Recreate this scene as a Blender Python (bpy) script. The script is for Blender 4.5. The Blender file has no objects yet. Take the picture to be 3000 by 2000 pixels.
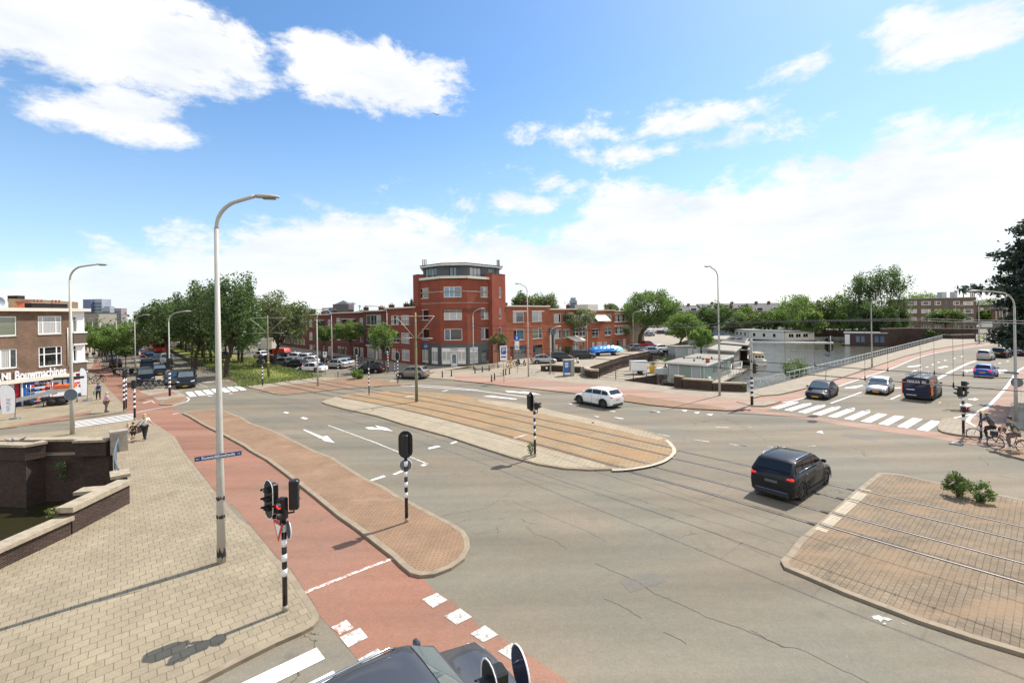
import bpy,bmesh,math,random
import numpy as np
from mathutils import Vector,Matrix
from mathutils.geometry import tessellate_polygon
R = math.radians
sc = bpy.context.scene
# ------------------------------------------------------------------ camera
CAM_H,FOC,H0,ROLL = 8.0,1333.0,923.0,0.0155
cd = bpy.data.cameras.new('camera'); cam = bpy.data.objects.new('camera',cd)
sc.collection.objects.link(cam); sc.camera = cam
cam.location = (0,0,CAM_H); cam.rotation_euler = (R(90),ROLL,0)
cd.sensor_width = 36; cd.lens = FOC/3000*36; cd.shift_y = -(1000-H0)/3000
cd.clip_start = 0.1; cd.clip_end = 6000
sc.render.resolution_x = 1024; sc.render.resolution_y = 682
sc.view_settings.view_transform = 'Standard'; sc.view_settings.look = 'None'
sc.view_settings.exposure = 0.70; sc.view_settings.gamma = 1
sc.render.engine = 'CYCLES'
# ------------------------------------------------------------------ sun and sky
SUN_EL,SUN_AZ = R(53),math.atan2(.77,.64)
sdir = Vector((math.sin(SUN_AZ)*math.cos(SUN_EL),math.cos(SUN_AZ)*math.cos(SUN_EL),math.sin(SUN_EL)))
sl = bpy.data.lights.new('sun','SUN'); sl.energy = 3.75; sl.angle = R(.5); sl.color = (1,.935,.84)
so = bpy.data.objects.new('sun',sl); sc.collection.objects.link(so)
so.rotation_euler = sdir.to_track_quat('Z','Y').to_euler()
W = bpy.data.worlds.new('World'); sc.world = W; W.use_nodes = True

class NT:
    """small node-tree writer"""
    def __init__(s,nt): s.t = nt; s.n = nt.nodes; s.l = nt.links
    def node(s,typ,**kw):
        n = s.n.new(typ)
        for k,v in kw.items():
            if hasattr(n,k) and k not in n.inputs: setattr(n,k,v)
            else: s.set(n.inputs[k],v)
        return n
    def set(s,sock,v):
        if isinstance(v,bpy.types.NodeSocket): s.l.new(v,sock)
        else:
            if sock.type == 'RGBA' and len(v) == 3: v = (*v,1)
            sock.default_value = v
    def m(s,op,a,b=None,c=None):
        n = s.n.new('ShaderNodeMath'); n.operation = op
        for i,v in enumerate((a,b,c)):
            if v is not None: s.set(n.inputs[i],v)
        return n.outputs[0]
    def mix(s,f,a,b,blend='MIX'):
        n = s.n.new('ShaderNodeMix'); n.data_type = 'RGBA'; n.blend_type = blend
        s.set(n.inputs[0],f); s.set(n.inputs[6],a); s.set(n.inputs[7],b)
        return n.outputs[2]
    def ramp(s,v,stops,interp='LINEAR'):
        n = s.n.new('ShaderNodeValToRGB'); n.color_ramp.interpolation = interp
        e = n.color_ramp.elements
        for i,(p,c) in enumerate(stops):
            if i < 2: x = e[i]; x.position = p
            else: x = e.new(p)
            if not hasattr(c,'__len__'): c = (c,c,c)
            x.color = (*c[:3],1)
        s.set(n.inputs[0],v); return n.outputs[0]
    def smooth(s,v,a,b):
        n = s.n.new('ShaderNodeMapRange'); n.interpolation_type = 'SMOOTHSTEP'
        s.set(n.inputs[0],v); s.set(n.inputs[1],a); s.set(n.inputs[2],b); return n.outputs[0]
    def noise(s,vec,scale,detail=4,rough=.55,dist=0):
        n = s.n.new('ShaderNodeTexNoise')
        if vec is not None: s.l.new(vec,n.inputs['Vector'])
        n.inputs['Scale'].default_value = scale; n.inputs['Detail'].default_value = detail
        n.inputs['Roughness'].default_value = rough; n.inputs['Distortion'].default_value = dist
        return n.outputs[0]
    def mapping(s,vec,rot=(0,0,0),scale=(1,1,1),loc=(0,0,0)):
        n = s.n.new('ShaderNodeMapping'); s.l.new(vec,n.inputs[0])
        n.inputs['Rotation'].default_value = rot; n.inputs['Scale'].default_value = scale
        n.inputs['Location'].default_value = loc; return n.outputs[0]

t = NT(W.node_tree); W.node_tree.nodes.clear()
tc = t.node('ShaderNodeTexCoord').outputs['Generated']
sep = t.node('ShaderNodeSeparateXYZ',Vector=tc)
X,Y,Z = sep.outputs
az = t.m('ARCTAN2',X,Y); el = t.m('ARCSINE',Z)
comb = t.node('ShaderNodeCombineXYZ',X=az,Y=t.m('MULTIPLY',el,1.9),Z=0.0).outputs[0]
n1 = t.noise(comb,6.5,9,.66,.25); n2 = t.noise(t.mapping(comb,loc=(3,7,1)),12,7,.65)
nn = t.m('ADD',t.m('MULTIPLY',t.m('SUBTRACT',n1,.5),1.5),t.m('MULTIPLY',t.m('SUBTRACT',n2,.5),.7))
def sky_dir(x,y):               # direction of a point of the sky, from a 2352-wide view of the photo
    x = x*1.27551-1500; y = H0-y*1.27551; return math.atan2(x,FOC),math.atan2(y,math.hypot(x,FOC))
field = None
for (cx,cy,rx,ry,k) in ((150,20,480,170,1.0),(450,100,220,110,.75),(250,258,230,50,.55),(310,235,120,55,.6),(860,175,230,95,.72),(760,140,120,70,.6),(2190,115,230,66,.62),(2080,95,90,55,.5),
                           (1340,305,150,34,.28),(1560,290,150,40,.26),(1270,430,70,40,.2),(1830,170,90,26,.2),(1210,465,150,30,.25),(1560,350,300,30,.2)):
    a0,e0 = sky_dir(cx,cy); a1,_ = sky_dir(cx+rx,cy); _,e1 = sky_dir(cx,cy-ry)
    dx = t.m('DIVIDE',t.m('SUBTRACT',az,a0),abs(a1-a0)); dy = t.m('DIVIDE',t.m('SUBTRACT',el,e0),abs(e1-e0))
    d = t.m('SQRT',t.m('ADD',t.m('MULTIPLY',dx,dx),t.m('MULTIPLY',dy,dy)))
    v = t.m('MULTIPLY',t.m('SUBTRACT',1.0,d),k)
    field = v if field is None else t.m('MAXIMUM',field,v)
stops = []
for x,y in ((-700,560),(0,535),(200,520),(480,462),(800,415),(950,430),(1100,480),(1250,485),(1400,380),(1600,360),(1800,350),(2000,275),(2352,190),(2900,150)):
    a,e = sky_dir(x,y+40); stops.append(((a+math.pi)/(2*math.pi),e))
edge = t.ramp(t.m('DIVIDE',t.m('ADD',az,math.pi),2*math.pi),stops)
bank = t.m('MULTIPLY',t.m('SUBTRACT',edge,el),5.0)
field = t.m('MAXIMUM',field,t.m('MINIMUM',bank,.75))
field = t.m('MAXIMUM',field,t.m('SUBTRACT',t.m('MULTIPLY',t.smooth(t.m('MULTIPLY',Y,-1.0),-.12,.3),.62),.30))   # unseen broken cloud added behind and overhead to whiten the fill in shadows
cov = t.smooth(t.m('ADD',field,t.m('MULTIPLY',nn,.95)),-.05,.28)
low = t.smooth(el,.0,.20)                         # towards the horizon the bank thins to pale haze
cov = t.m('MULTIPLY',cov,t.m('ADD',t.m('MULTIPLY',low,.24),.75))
shade = t.ramp(t.noise(t.mapping(comb,loc=(5,1,2),scale=(1,1.6,1)),4.5,7,.6),[(.28,(.76,.82,.90)),(.60,(1,1,1))])
sky = t.node('ShaderNodeTexSky',sky_type='NISHITA',sun_disc=False,sun_elevation=SUN_EL,sun_rotation=SUN_AZ,altitude=0,air_density=1.0,dust_density=.6,ozone_density=2.0)
hs = t.node('ShaderNodeHueSaturation',Saturation=1.14,Value=1.0,Color=t.mix(1.0,sky.outputs[0],(.97,1.03,1.06),'MULTIPLY'))
CLOUD = 5.7
skyc = t.mix(t.m('MULTIPLY',t.m('SUBTRACT',1.0,t.smooth(el,.0,.5)),.30),hs.outputs[0],(CLOUD*.72,CLOUD*.87,CLOUD*1.03))
cl = t.mix(1.0,(CLOUD,CLOUD,CLOUD),shade,'MULTIPLY')
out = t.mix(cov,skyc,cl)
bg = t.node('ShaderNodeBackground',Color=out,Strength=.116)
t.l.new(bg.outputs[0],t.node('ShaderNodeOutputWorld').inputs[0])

# ------------------------------------------------------------------ where things of the photo stand in the place
VIEW = dict(A=(0,850,.25510),B=(500,750,.25510),C=(900,850,.1913),D=(1150,720,.2551),E=(1450,820,.1913),F=(1850,820,.2551),G=(2300,700,.3507),T=(1180,760,.2168),
 Z1=(0,1000,.29762),Z2=(600,1050,.34014),Z3=(1400,950,.34014),Z4=(2150,900,.3614),Z5=(0,1200,.5102),Z6=(700,1150,.542),Z7=(1500,1100,.5102),Z8=(2200,1150,.542),
 VS=(0,1060,.13605),VP=(750,1380,.2806),VQ=(960,1820,.2806),VR=(2700,1080,.1913),VT=(2380,1080,.17007),O=(0,0,1.27551),S=(0,0,1))
def px(v,x,y): a = VIEW[v]; return a[0]+x*a[2],a[1]+y*a[2]
def ray(v,x,y):
    x,y = px(v,x,y); c,s = math.cos(ROLL),math.sin(ROLL)
    dx,dy = x-1500,y-H0
    return (dx*c-dy*s)/FOC,(dx*s+dy*c)/FOC          # X/Y and -Z/Y
def P(v,x,y,z=0):
    a,b = ray(v,x,y); d = (CAM_H-z)/b; return (a*d,d)
def PT(v,x,y,d):                                   # the point at depth d
    a,b = ray(v,x,y); return (a*d,d,CAM_H-b*d)
def on_wall(A,B,v,x,y):                           # metres along the wall from A, height
    a,b = ray(v,x,y); ex,ey = B[0]-A[0],B[1]-A[1]; L = math.hypot(ex,ey)
    # (a*d, d) = A + s*(ex,ey)
    det = a*(-ey)+ex; d = (A[0]*(-ey)+ex*A[1])/det; s = (a*d-A[0])/ex if abs(ex) > abs(ey) else (d-A[1])/ey
    return s*L,CAM_H-b*d
E1 = (math.cos(R(-50)),math.sin(R(-50))); E2 = (math.cos(R(40)),math.sin(R(40)))

# ------------------------------------------------------------------ object helpers
ROOT = sc.collection
def tag(o,label=None,cat=None,group=None,kind=None):
    if label: o['label'] = label
    if cat: o['category'] = cat
    if group: o['group'] = group
    if kind: o['kind'] = kind
    return o
def thing(name,label,cat,loc=(0,0,0),rz=0,group=None):
    o = bpy.data.objects.new(name,None); ROOT.objects.link(o); o.empty_display_size = .2
    if len(loc) == 2: loc = (*loc,0)
    o.location = loc; o.rotation_euler = (0,0,rz)
    return tag(o,label,cat,group)
def mat_of(o):
    return Matrix.LocRotScale(o.location,o.rotation_euler,o.scale)
def world_mat(o):
    m = mat_of(o)
    while o.parent: o = o.parent; m = mat_of(o) @ m
    return m
def copy_tree(o,parent=None):
    c = o.copy(); ROOT.objects.link(c); c.parent = parent
    for ch in [x for x in o.children]: copy_tree(ch,c)
    return c
def place(o,loc,rz=0,label=None,group=None,scale=None):
    if len(loc) == 2: loc = (*loc,0)
    o.location = loc; o.rotation_euler = (0,0,rz)
    if scale: o.scale = (scale,)*3 if not hasattr(scale,'__len__') else scale
    if label: o['label'] = label
    if group: o['group'] = group
    return o
class MB:
    def __init__(s): s.v = []; s.f = []; s.mi = []; s.uv = {}; s.M = None; s.sm = []
    def add(s,vs,fs,mi=0,smooth=False,uvs=None):
        b = len(s.v)
        for p in vs: s.v.append(tuple(s.M @ Vector(p)) if s.M else tuple(p))
        for i,f in enumerate(fs):
            if uvs: s.uv[len(s.f)] = uvs[i]
            s.f.append([b+k for k in f]); s.mi.append(mi); s.sm.append(smooth)
        return s
    def box(s,c,d,mi=0,rz=0,bev=0):
        x,y,z = d[0]/2,d[1]/2,d[2]/2; cr,sr = math.cos(rz),math.sin(rz)
        if bev <= 0:
            pts = [(a,b,e) for e in (-z,z) for a,b in ((-x,-y),(x,-y),(x,y),(-x,y))]
            fs = [(3,2,1,0),(4,5,6,7),(0,1,5,4),(1,2,6,5),(2,3,7,6),(3,0,4,7)]
        else:
            b = min(bev,x*.9,y*.9,z*.9); ring = []
            for e,k in ((-z,b),(-z+b,0),(z-b,0),(z,b)):
                X_,Y_ = x-k,y-k; q = b*.999 if k == 0 else b*.4
                ring.append([(-X_+q,-Y_,e),(X_-q,-Y_,e),(X_,-Y_+q,e),(X_,Y_-q,e),(X_-q,Y_,e),(-X_+q,Y_,e),(-X_,Y_-q,e),(-X_,-Y_+q,e)])
            pts = [p for r in ring for p in r]
            fs = [tuple(range(7,-1,-1)),tuple(range(24,32))]
            for i in range(3):
                for k in range(8): fs.append((i*8+k,i*8+(k+1) % 8,i*8+8+(k+1) % 8,i*8+8+k))
        return s.add([(c[0]+p[0]*cr-p[1]*sr,c[1]+p[0]*sr+p[1]*cr,c[2]+p[2]) for p in pts],fs,mi)
    def tube(s,pts,r,n=8,mi=0,cap=True,smooth=True):
        pts = [Vector(p) for p in pts]; m = len(pts)
        if not hasattr(r,'__len__'): r = [r]*m
        rings = []; up = None
        for i,p in enumerate(pts):
            d = (pts[min(i+1,m-1)]-pts[max(i-1,0)]).normalized()
            if up is None: up = Vector((1,0,0)) if abs(d.z) > .9 else Vector((0,0,1))
            a = d.cross(up)
            if a.length < 1e-4: a = d.cross(Vector((0,1,0)))
            a.normalize(); b = d.cross(a).normalized(); up = a.cross(d)
            rings.append([p+(a*math.cos(2*math.pi*k/n)+b*math.sin(2*math.pi*k/n))*r[i] for k in range(n)])
        fs = [(i*n+k,i*n+(k+1) % n,(i+1)*n+(k+1) % n,(i+1)*n+k) for i in range(m-1) for k in range(n)]
        s.add([q for g in rings for q in g],fs,mi,smooth)
        if cap:
            b = len(s.v)-m*n
            for f in (list(range(b,b+n)),list(range(b+(m-1)*n,b+m*n))[::-1]): s.f.append(f); s.mi.append(mi); s.sm.append(False)
        return s
    def lathe(s,prof,c=(0,0,0),axis='z',n=20,mi=0,smooth=True,close=False):
        vs = []; k = len(prof)
        for j in range(n):
            a = 2*math.pi*j/n
            for r,h in prof:
                x,y = r*math.cos(a),r*math.sin(a)
                p = (x,y,h) if axis == 'z' else ((x,h,y) if axis == 'y' else (h,x,y))
                vs.append((c[0]+p[0],c[1]+p[1],c[2]+p[2]))
        fs = []
        for j in range(n):
            j2 = (j+1) % n
            for i in range(k-1 if not close else k):
                i2 = (i+1) % k; fs.append((j*k+i,j2*k+i,j2*k+i2,j*k+i2))
        return s.add(vs,fs,mi,smooth)
    def prism(s,poly,z0,z1,mi=0,mside=None,bottom=False,holes=()):
        """horizontal polygon (x,y) with walls"""
        mside = mi if mside is None else mside
        loops = [poly]+list(holes)
        tri = tessellate_polygon([[Vector((p[0],p[1],0)) for p in l] for l in loops])
        flat = [p for l in loops for p in l]
        fs = []
        for a,b,c in tri:
            A,B,C_ = flat[a],flat[b],flat[c]
            if (B[0]-A[0])*(C_[1]-A[1])-(B[1]-A[1])*(C_[0]-A[0]) < 0: b,c = c,b
            fs.append((a,b,c))
        s.add([(p[0],p[1],z1) for p in flat],fs,mi)
        if bottom: s.add([(p[0],p[1],z0) for p in flat],[f[::-1] for f in fs],mi)
        if z0 != z1:
            for l in loops:
                n = len(l)
                for i in range(n):
                    a,b = l[i],l[(i+1) % n]; L = math.hypot(b[0]-a[0],b[1]-a[1])
                    s.add([(*a[:2],z0),(*b[:2],z0),(*b[:2],z1),(*a[:2],z1)],[(0,1,2,3)],mside,uvs=[[(0,z0),(L,z0),(L,z1),(0,z1)]])
        return s
    def extr(s,poly,axis,a,b,mi=0):
        """polygon in the plane normal to axis, extruded a..b"""
        def m3(p,h): return (p[0],h,p[1]) if axis == 'y' else ((h,p[0],p[1]) if axis == 'x' else (p[0],p[1],h))
        n = len(poly); vs = [m3(p,a) for p in poly]+[m3(p,b) for p in poly]
        tri = tessellate_polygon([[Vector((p[0],p[1],0)) for p in poly]])
        fs = [tuple(f) for f in tri]+[tuple(i+n for i in f[::-1]) for f in tri]
        fs += [(i,(i+1) % n,n+(i+1) % n,n+i) for i in range(n)]
        return s.add(vs,fs,mi)
    def build(s,name,mats,parent=None,world=False,fix=True):
        me = bpy.data.meshes.new(name); vs = s.v
        if parent is not None and world:
            inv = world_mat(parent).inverted(); vs = [tuple(inv @ Vector(p)) for p in vs]
        me.from_pydata(vs,[],s.f)
        if not isinstance(mats,(list,tuple)): mats = [mats]
        for m in mats: me.materials.append(M[m] if isinstance(m,str) else m)
        me.polygons.foreach_set('material_index',s.mi); me.polygons.foreach_set('use_smooth',s.sm)
        if s.uv:
            ul = me.uv_layers.new(name='UVMap').data
            for i,u in s.uv.items():
                st = me.polygons[i].loop_start
                for k,q in enumerate(u): ul[st+k].uv = q
        if fix and not s.uv:
            bm = bmesh.new(); bm.from_mesh(me); bmesh.ops.recalc_face_normals(bm,faces=bm.faces); bm.to_mesh(me); bm.free()
        me.update()
        o = bpy.data.objects.new(name,me); ROOT.objects.link(o)
        if parent is not None: o.parent = parent
        return o
def obj(name,mats,parent,fn,*a,world=False,**k):
    b = MB(); getattr(b,fn)(*a,**k); return b.build(name,mats,parent,world)
def offset_poly(poly,d):
    """shift every edge inwards by d (counter-clockwise polygon)"""
    n = len(poly); area = sum(poly[i][0]*poly[(i+1) % n][1]-poly[(i+1) % n][0]*poly[i][1] for i in range(n))
    sgn = 1 if area > 0 else -1; out = []
    for i in range(n):
        a,b,c = poly[i-1],poly[i],poly[(i+1) % n]
        e = Vector((b[0]-a[0],b[1]-a[1])); f = Vector((c[0]-b[0],c[1]-b[1]))
        if e.length < 1e-6 or f.length < 1e-6: out.append(b); continue
        e.normalize(); f.normalize()
        ne = Vector((-e.y,e.x))*sgn; nf = Vector((-f.y,f.x))*sgn; m = ne+nf
        k = d/max(.35,(1+ne.dot(nf))) ; out.append((b[0]+m.x*k,b[1]+m.y*k))
    return out
def smooth_line(pts,n=6):
    """Catmull-Rom through the points"""
    q = [Vector(p) for p in pts]; out = []
    for i in range(len(q)-1):
        p0,p1,p2,p3 = q[max(i-1,0)],q[i],q[i+1],q[min(i+2,len(q)-1)]
        for k in range(n):
            u = k/n; out.append(.5*((2*p1)+(p2-p0)*u+(2*p0-5*p1+4*p2-p3)*u*u+(3*p1-p0-3*p2+p3)*u**3))
    out.append(q[-1]); return [tuple(p) for p in out]
def pts_of(v,l,z=0): return [P(v,x,y,z) for x,y in l]
def text_mesh(s,size,depth=0.0,bold=0.0):
    cu = bpy.data.curves.new('txt','FONT'); cu.body = s; cu.size = size; cu.extrude = depth; cu.offset = bold
    cu.align_x = 'CENTER'; cu.align_y = 'CENTER'; cu.resolution_u = 3
    o = bpy.data.objects.new('txt',cu); ROOT.objects.link(o)
    dg = bpy.context.evaluated_depsgraph_get(); me = bpy.data.meshes.new_from_object(o.evaluated_get(dg))
    bpy.data.objects.remove(o); return me
def add_text(name,s,size,mat,parent,loc,rot,depth=.004,bold=0.0,sx=1.0,width=None):
    me = text_mesh(s,size,depth,bold); me.materials.clear(); me.materials.append(M[mat]); me.name = name
    if width:
        xs = [v.co.x for v in me.vertices]; sx = width/max(1e-3,max(xs)-min(xs))
    o = bpy.data.objects.new(name,me); ROOT.objects.link(o); o.parent = parent
    o.location = loc; o.rotation_euler = rot; o.scale = (sx,1,1); return o
def lerp(a,b,t): return a+(b-a)*t
# ------------------------------------------------------------------ materials
M = {}
def new_mat(name):
    m = bpy.data.materials.new(name); m.use_nodes = True; m.node_tree.nodes.clear(); t = NT(m.node_tree); M[name] = m
    return m,t
def finish(t,bs,bump=None,bstr=.3,bdist=.02):
    if bump is not None:
        b = t.node('ShaderNodeBump',Strength=bstr,Distance=bdist,Height=bump); t.l.new(b.outputs[0],bs.inputs['Normal'])
    t.l.new(bs.outputs[0],t.node('ShaderNodeOutputMaterial').inputs[0])
def plain(name,col,rough=.6,metal=0.0,var=.12,scale=6,coat=0.0,emit=None,es=0.0,spec=.5,dirt=None,bump=0.0):
    m,t = new_mat(name); oc = t.node('ShaderNodeTexCoord').outputs['Object']
    n = t.noise(oc,scale,5,.6)
    c0 = tuple(max(0,x*(1-var)) for x in col); c1 = tuple(min(1,x*(1+var)) for x in col)
    c = t.ramp(n,[(.3,c0),(.7,c1)])
    if dirt:
        d = t.smooth(t.noise(t.mapping(oc,scale=(1,1,.35)),scale*2.2,6,.7),.56,.68); c = t.mix(t.m('MULTIPLY',d,.75),c,dirt)
    bs = t.node('ShaderNodeBsdfPrincipled',**{'Base Color': c,'Roughness': rough,'Metallic': metal,'Coat Weight': coat,'Specular IOR Level': spec})
    bs.inputs['Coat Roughness'].default_value = .04
    if emit: t.set(bs.inputs['Emission Color'],emit); bs.inputs['Emission Strength'].default_value = es
    finish(t,bs,n if bump else None,bump,.01); return m
def wpos(t): return t.node('ShaderNodeNewGeometry').outputs['Position']
def paving(name,c1,c2,mortar,bw,bh,rot,off=.5,msize=.012,stain=None,stainc=(0,0,0),rough=.85,big=.25,uv=False,moss=0):
    m,t = new_mat(name); p = wpos(t) if not uv else t.node('ShaderNodeUVMap').outputs[0]
    q = t.mapping(p,rot=(0,0,rot)) if rot else p
    w = t.noise(p,1.3,2,.5)
    ad = t.node('ShaderNodeVectorMath',operation='ADD'); t.l.new(q,ad.inputs[0])
    sub = t.node('ShaderNodeCombineXYZ',X=t.m('MULTIPLY',t.m('SUBTRACT',w,.5),.05),Y=t.m('MULTIPLY',t.m('SUBTRACT',t.noise(p,1.1,2,.5),.5),.05),Z=0.0)
    t.l.new(sub.outputs[0],ad.inputs[1])
    b = t.node('ShaderNodeTexBrick',offset=off,Vector=(ad.outputs[0] if not uv else q),Color1=c1,Color2=c2,Mortar=mortar)
    b.inputs['Scale'].default_value = 1; b.inputs['Brick Width'].default_value = bw; b.inputs['Row Height'].default_value = bh
    b.inputs['Mortar Size'].default_value = msize*(bh if bh > .15 else .12); b.inputs['Mortar Smooth'].default_value = .3
    c = b.outputs[0]
    n = t.noise(p,.55,6,.65); c = t.mix(1.0,c,t.ramp(n,[(.3,1-big),(.68,1+big*.55)]),'MULTIPLY')
    f = t.noise(p,22,4,.7); c = t.mix(1.0,c,t.ramp(f,[(.3,.84),(.7,1.14)]),'MULTIPLY')
    if stain is not None:
        s = t.smooth(t.noise(t.mapping(p,rot=(0,0,R(50)),scale=(.28,1,1)),.9,6,.62),stain,stain+.2); c = t.mix(t.m('MULTIPLY',s,.8),c,stainc,'MIX')
    if moss:
        s = t.smooth(t.noise(p,1.7,5,.7),.58,.7); c = t.mix(t.m('MULTIPLY',s,moss),c,(.05,.055,.025))
    bs = t.node('ShaderNodeBsdfPrincipled',**{'Base Color': c,'Roughness': rough,'Specular IOR Level': .25})
    finish(t,bs,t.m('ADD',t.m('MULTIPLY',b.outputs['Fac'],-1.0),t.m('MULTIPLY',f,.35)),.5,.012); return m
def asphalt(name,base,warm,rough=.82,cracks=True,streak=True):
    m,t = new_mat(name); p = wpos(t)
    n = t.noise(p,.16,5,.55); c = t.mix(t.smooth(n,.36,.66),base,warm)
    st = t.noise(t.mapping(p,rot=(0,0,R(50)),scale=(.10,1.0,1)),.55,4,.5)
    st2 = t.noise(t.mapping(p,rot=(0,0,R(-40)),scale=(.10,1.0,1)),.5,4,.5)
    c = t.mix(1.0,c,t.ramp(st,[(.36,.87),(.64,1.10)]),'MULTIPLY')
    if streak: c = t.mix(1.0,c,t.ramp(st2,[(.38,.90),(.60,1.08)]),'MULTIPLY')
    g = t.noise(p,34,3,.75); c = t.mix(1.0,c,t.ramp(g,[(.25,.82),(.75,1.18)]),'MULTIPLY')
    g2 = t.noise(p,3.1,6,.7); c = t.mix(1.0,c,t.ramp(g2,[(.3,.93),(.7,1.07)]),'MULTIPLY')
    g3 = t.noise(p,11,8,.85); c = t.mix(1.0,c,t.ramp(g3,[(.36,.86),(.64,1.12)]),'MULTIPLY')
    oil = t.smooth(t.noise(p,.8,5,.6),.60,.72); c = t.mix(t.m('MULTIPLY',oil,.28),c,(.09,.08,.065))
    bump = g
    if cracks:
        wob = t.node('ShaderNodeVectorMath',operation='ADD'); t.l.new(p,wob.inputs[0])
        nz = t.node('ShaderNodeTexNoise'); t.l.new(p,nz.inputs['Vector']); nz.inputs['Scale'].default_value = .9; nz.inputs['Detail'].default_value = 7; nz.inputs['Roughness'].default_value = .62
        sc_ = t.node('ShaderNodeVectorMath',operation='SCALE'); t.l.new(nz.outputs[1],sc_.inputs[0]); sc_.inputs['Scale'].default_value = 1.7
        t.l.new(sc_.outputs[0],wob.inputs[1])
        v = t.node('ShaderNodeTexVoronoi',feature='DISTANCE_TO_EDGE'); t.l.new(wob.outputs[0],v.inputs['Vector']); v.inputs['Scale'].default_value = .16
        line = t.m('SUBTRACT',1.0,t.smooth(v.outputs['Distance'],.0008,.0036))
        mask = t.smooth(t.noise(p,.22,3,.6),.52,.60)
        cr = t.m('MULTIPLY',line,mask); c = t.mix(t.m('MULTIPLY',cr,.8),c,(.035,.03,.025))
        # small pale specks of chipped paint and grit
        v2 = t.node('ShaderNodeTexVoronoi'); t.l.new(p,v2.inputs['Vector']); v2.inputs['Scale'].default_value = 1.5
        sp = t.m('SUBTRACT',1.0,t.smooth(v2.outputs['Distance'],.016,.03)); sp = t.m('MULTIPLY',sp,t.smooth(t.noise(p,.7,3,.6),.53,.6))
        c = t.mix(t.m('MULTIPLY',sp,.7),c,(.5,.47,.42))
    bs = t.node('ShaderNodeBsdfPrincipled',**{'Base Color': c,'Roughness': rough,'Specular IOR Level': .3})
    finish(t,bs,bump,.25,.01); return m
asphalt('asphalt',(.178,.163,.124),(.212,.173,.122))
asphalt('asphalt_dark',(.17,.158,.13),(.18,.16,.13),cracks=False)
asphalt('asphalt_red',(.275,.134,.088),(.255,.142,.098),cracks=False)
asphalt('asphalt_pink',(.34,.205,.148),(.32,.22,.165),cracks=False)
T40 = R(-41)
paving('tiles',(.33,.275,.187),(.285,.237,.163),(.17,.14,.095),.3,.3,T40,.5,.034,big=.18,moss=.2)
paving('tiles_far',(.36,.305,.23),(.31,.262,.20),(.2,.17,.13),.3,.3,T40,.5,.03,big=.15)
paving('verge_brick',(.325,.205,.125),(.28,.18,.112),(.17,.11,.07),.21,.105,R(-43),.5,.10,big=.22,stain=.6,stainc=(.40,.27,.17))
paving('tram_paving',(.34,.25,.145),(.29,.215,.125),(.13,.09,.055),.3,.3,R(49),.5,.045,big=.2,stain=.42,stainc=(.34,.205,.10))
paving('island_edge_paving',(.40,.335,.235),(.35,.30,.215),(.17,.13,.09),.3,.3,R(49),.5,.04,big=.15)
paving('right_paving',(.25,.192,.127),(.205,.158,.107),(.11,.08,.05),.22,.15,R(-40),.5,.07,big=.28,stain=.45,stainc=(.28,.19,.115),moss=.2)
paving('quay_paving',(.37,.32,.25),(.33,.285,.22),(.2,.17,.13),.4,.2,T40,.5,.04,big=.2)
def brickwall(name,a,b,mortar,big=.25,ms=.09):
    return paving(name,a,b,mortar,.22,.066,0,.5,ms,uv=True,big=big)
brickwall('brick_red',(.36,.088,.052),(.295,.072,.044),(.20,.075,.05),.2)
brickwall('brick_orange',(.46,.135,.06),(.38,.108,.052),(.25,.11,.07),.22)
brickwall('brick_dark_red',(.25,.07,.047),(.205,.06,.042),(.13,.06,.045),.2)
brickwall('brick_brown',(.28,.168,.108),(.20,.122,.082),(.15,.115,.085),.3)
brickwall('brick_canal',(.145,.092,.066),(.085,.056,.046),(.045,.035,.03),.35,.14)
brickwall('brick_far',(.22,.15,.10),(.19,.13,.09),(.2,.15,.11),.15)
brickwall('brick_tan',(.33,.22,.12),(.29,.19,.11),(.25,.18,.12),.15)
plain('concrete',(.34,.30,.24),.85,var=.2,scale=3,dirt=(.15,.13,.10),bump=.3)
plain('crack_dark',(.07,.06,.048),.9)
plain('sett_pale',(.50,.43,.32),.8,var=.15,scale=8)
plain('kerb_stone',(.27,.215,.148),.85,var=.18,scale=2.5,bump=.2)
plain('coping',(.36,.30,.215),.85,var=.22,scale=4,dirt=(.14,.115,.08),bump=.3)
plain('white_paint',(.88,.87,.84),.5,var=.05)
plain('cream_paint',(.72,.67,.56),.55,var=.06)
plain('grey_plinth',(.085,.095,.095),.5,var=.1)
plain('slate_grey',(.10,.115,.12),.55,var=.1)
plain('roof_felt',(.09,.085,.08),.9,var=.3,scale=1)
plain('roof_light',(.27,.245,.205),.85,var=.15,scale=1.2,dirt=(.16,.14,.11))
plain('roof_tile_grey',(.10,.095,.10),.8,var=.3,scale=1)
plain('roof_tile_red',(.50,.13,.05),.7,var=.2,scale=4)
plain('pole_grey',(.40,.385,.34),.55,var=.12,scale=1.5,dirt=(.16,.14,.12))
plain('pole_galv',(.36,.37,.37),.45,.5,var=.1,scale=2)
plain('pole_white',(.44,.42,.37),.5,var=.08,scale=1.2,dirt=(.2,.17,.13))
plain('pole_olive',(.17,.165,.085),.55,var=.15,scale=2)
plain('sticker_black',(.02,.02,.02),.7)
plain('black',(.012,.012,.013),.45,var=.2)
plain('black_gloss',(.012,.013,.016),.2,var=.1)
plain('white_gloss',(.82,.82,.82),.3,var=.02)
plain('sign_blue',(.02,.09,.42),.35,var=.05)
plain('sign_navy',(.022,.045,.16),.35,var=.05)
plain('sign_red',(.55,.02,.02),.35,var=.05)
plain('sign_back',(.16,.19,.22),.4,.4,var=.1)
plain('yellow',(.75,.42,.02),.5)
plain('orange',(.75,.14,.02),.45)
plain('plate_yellow',(.75,.38,.02),.4,var=.05)
plain('amber_band',(.80,.40,.02),.5)
plain('tyre',(.02,.02,.02),.85,var=.2)
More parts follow.
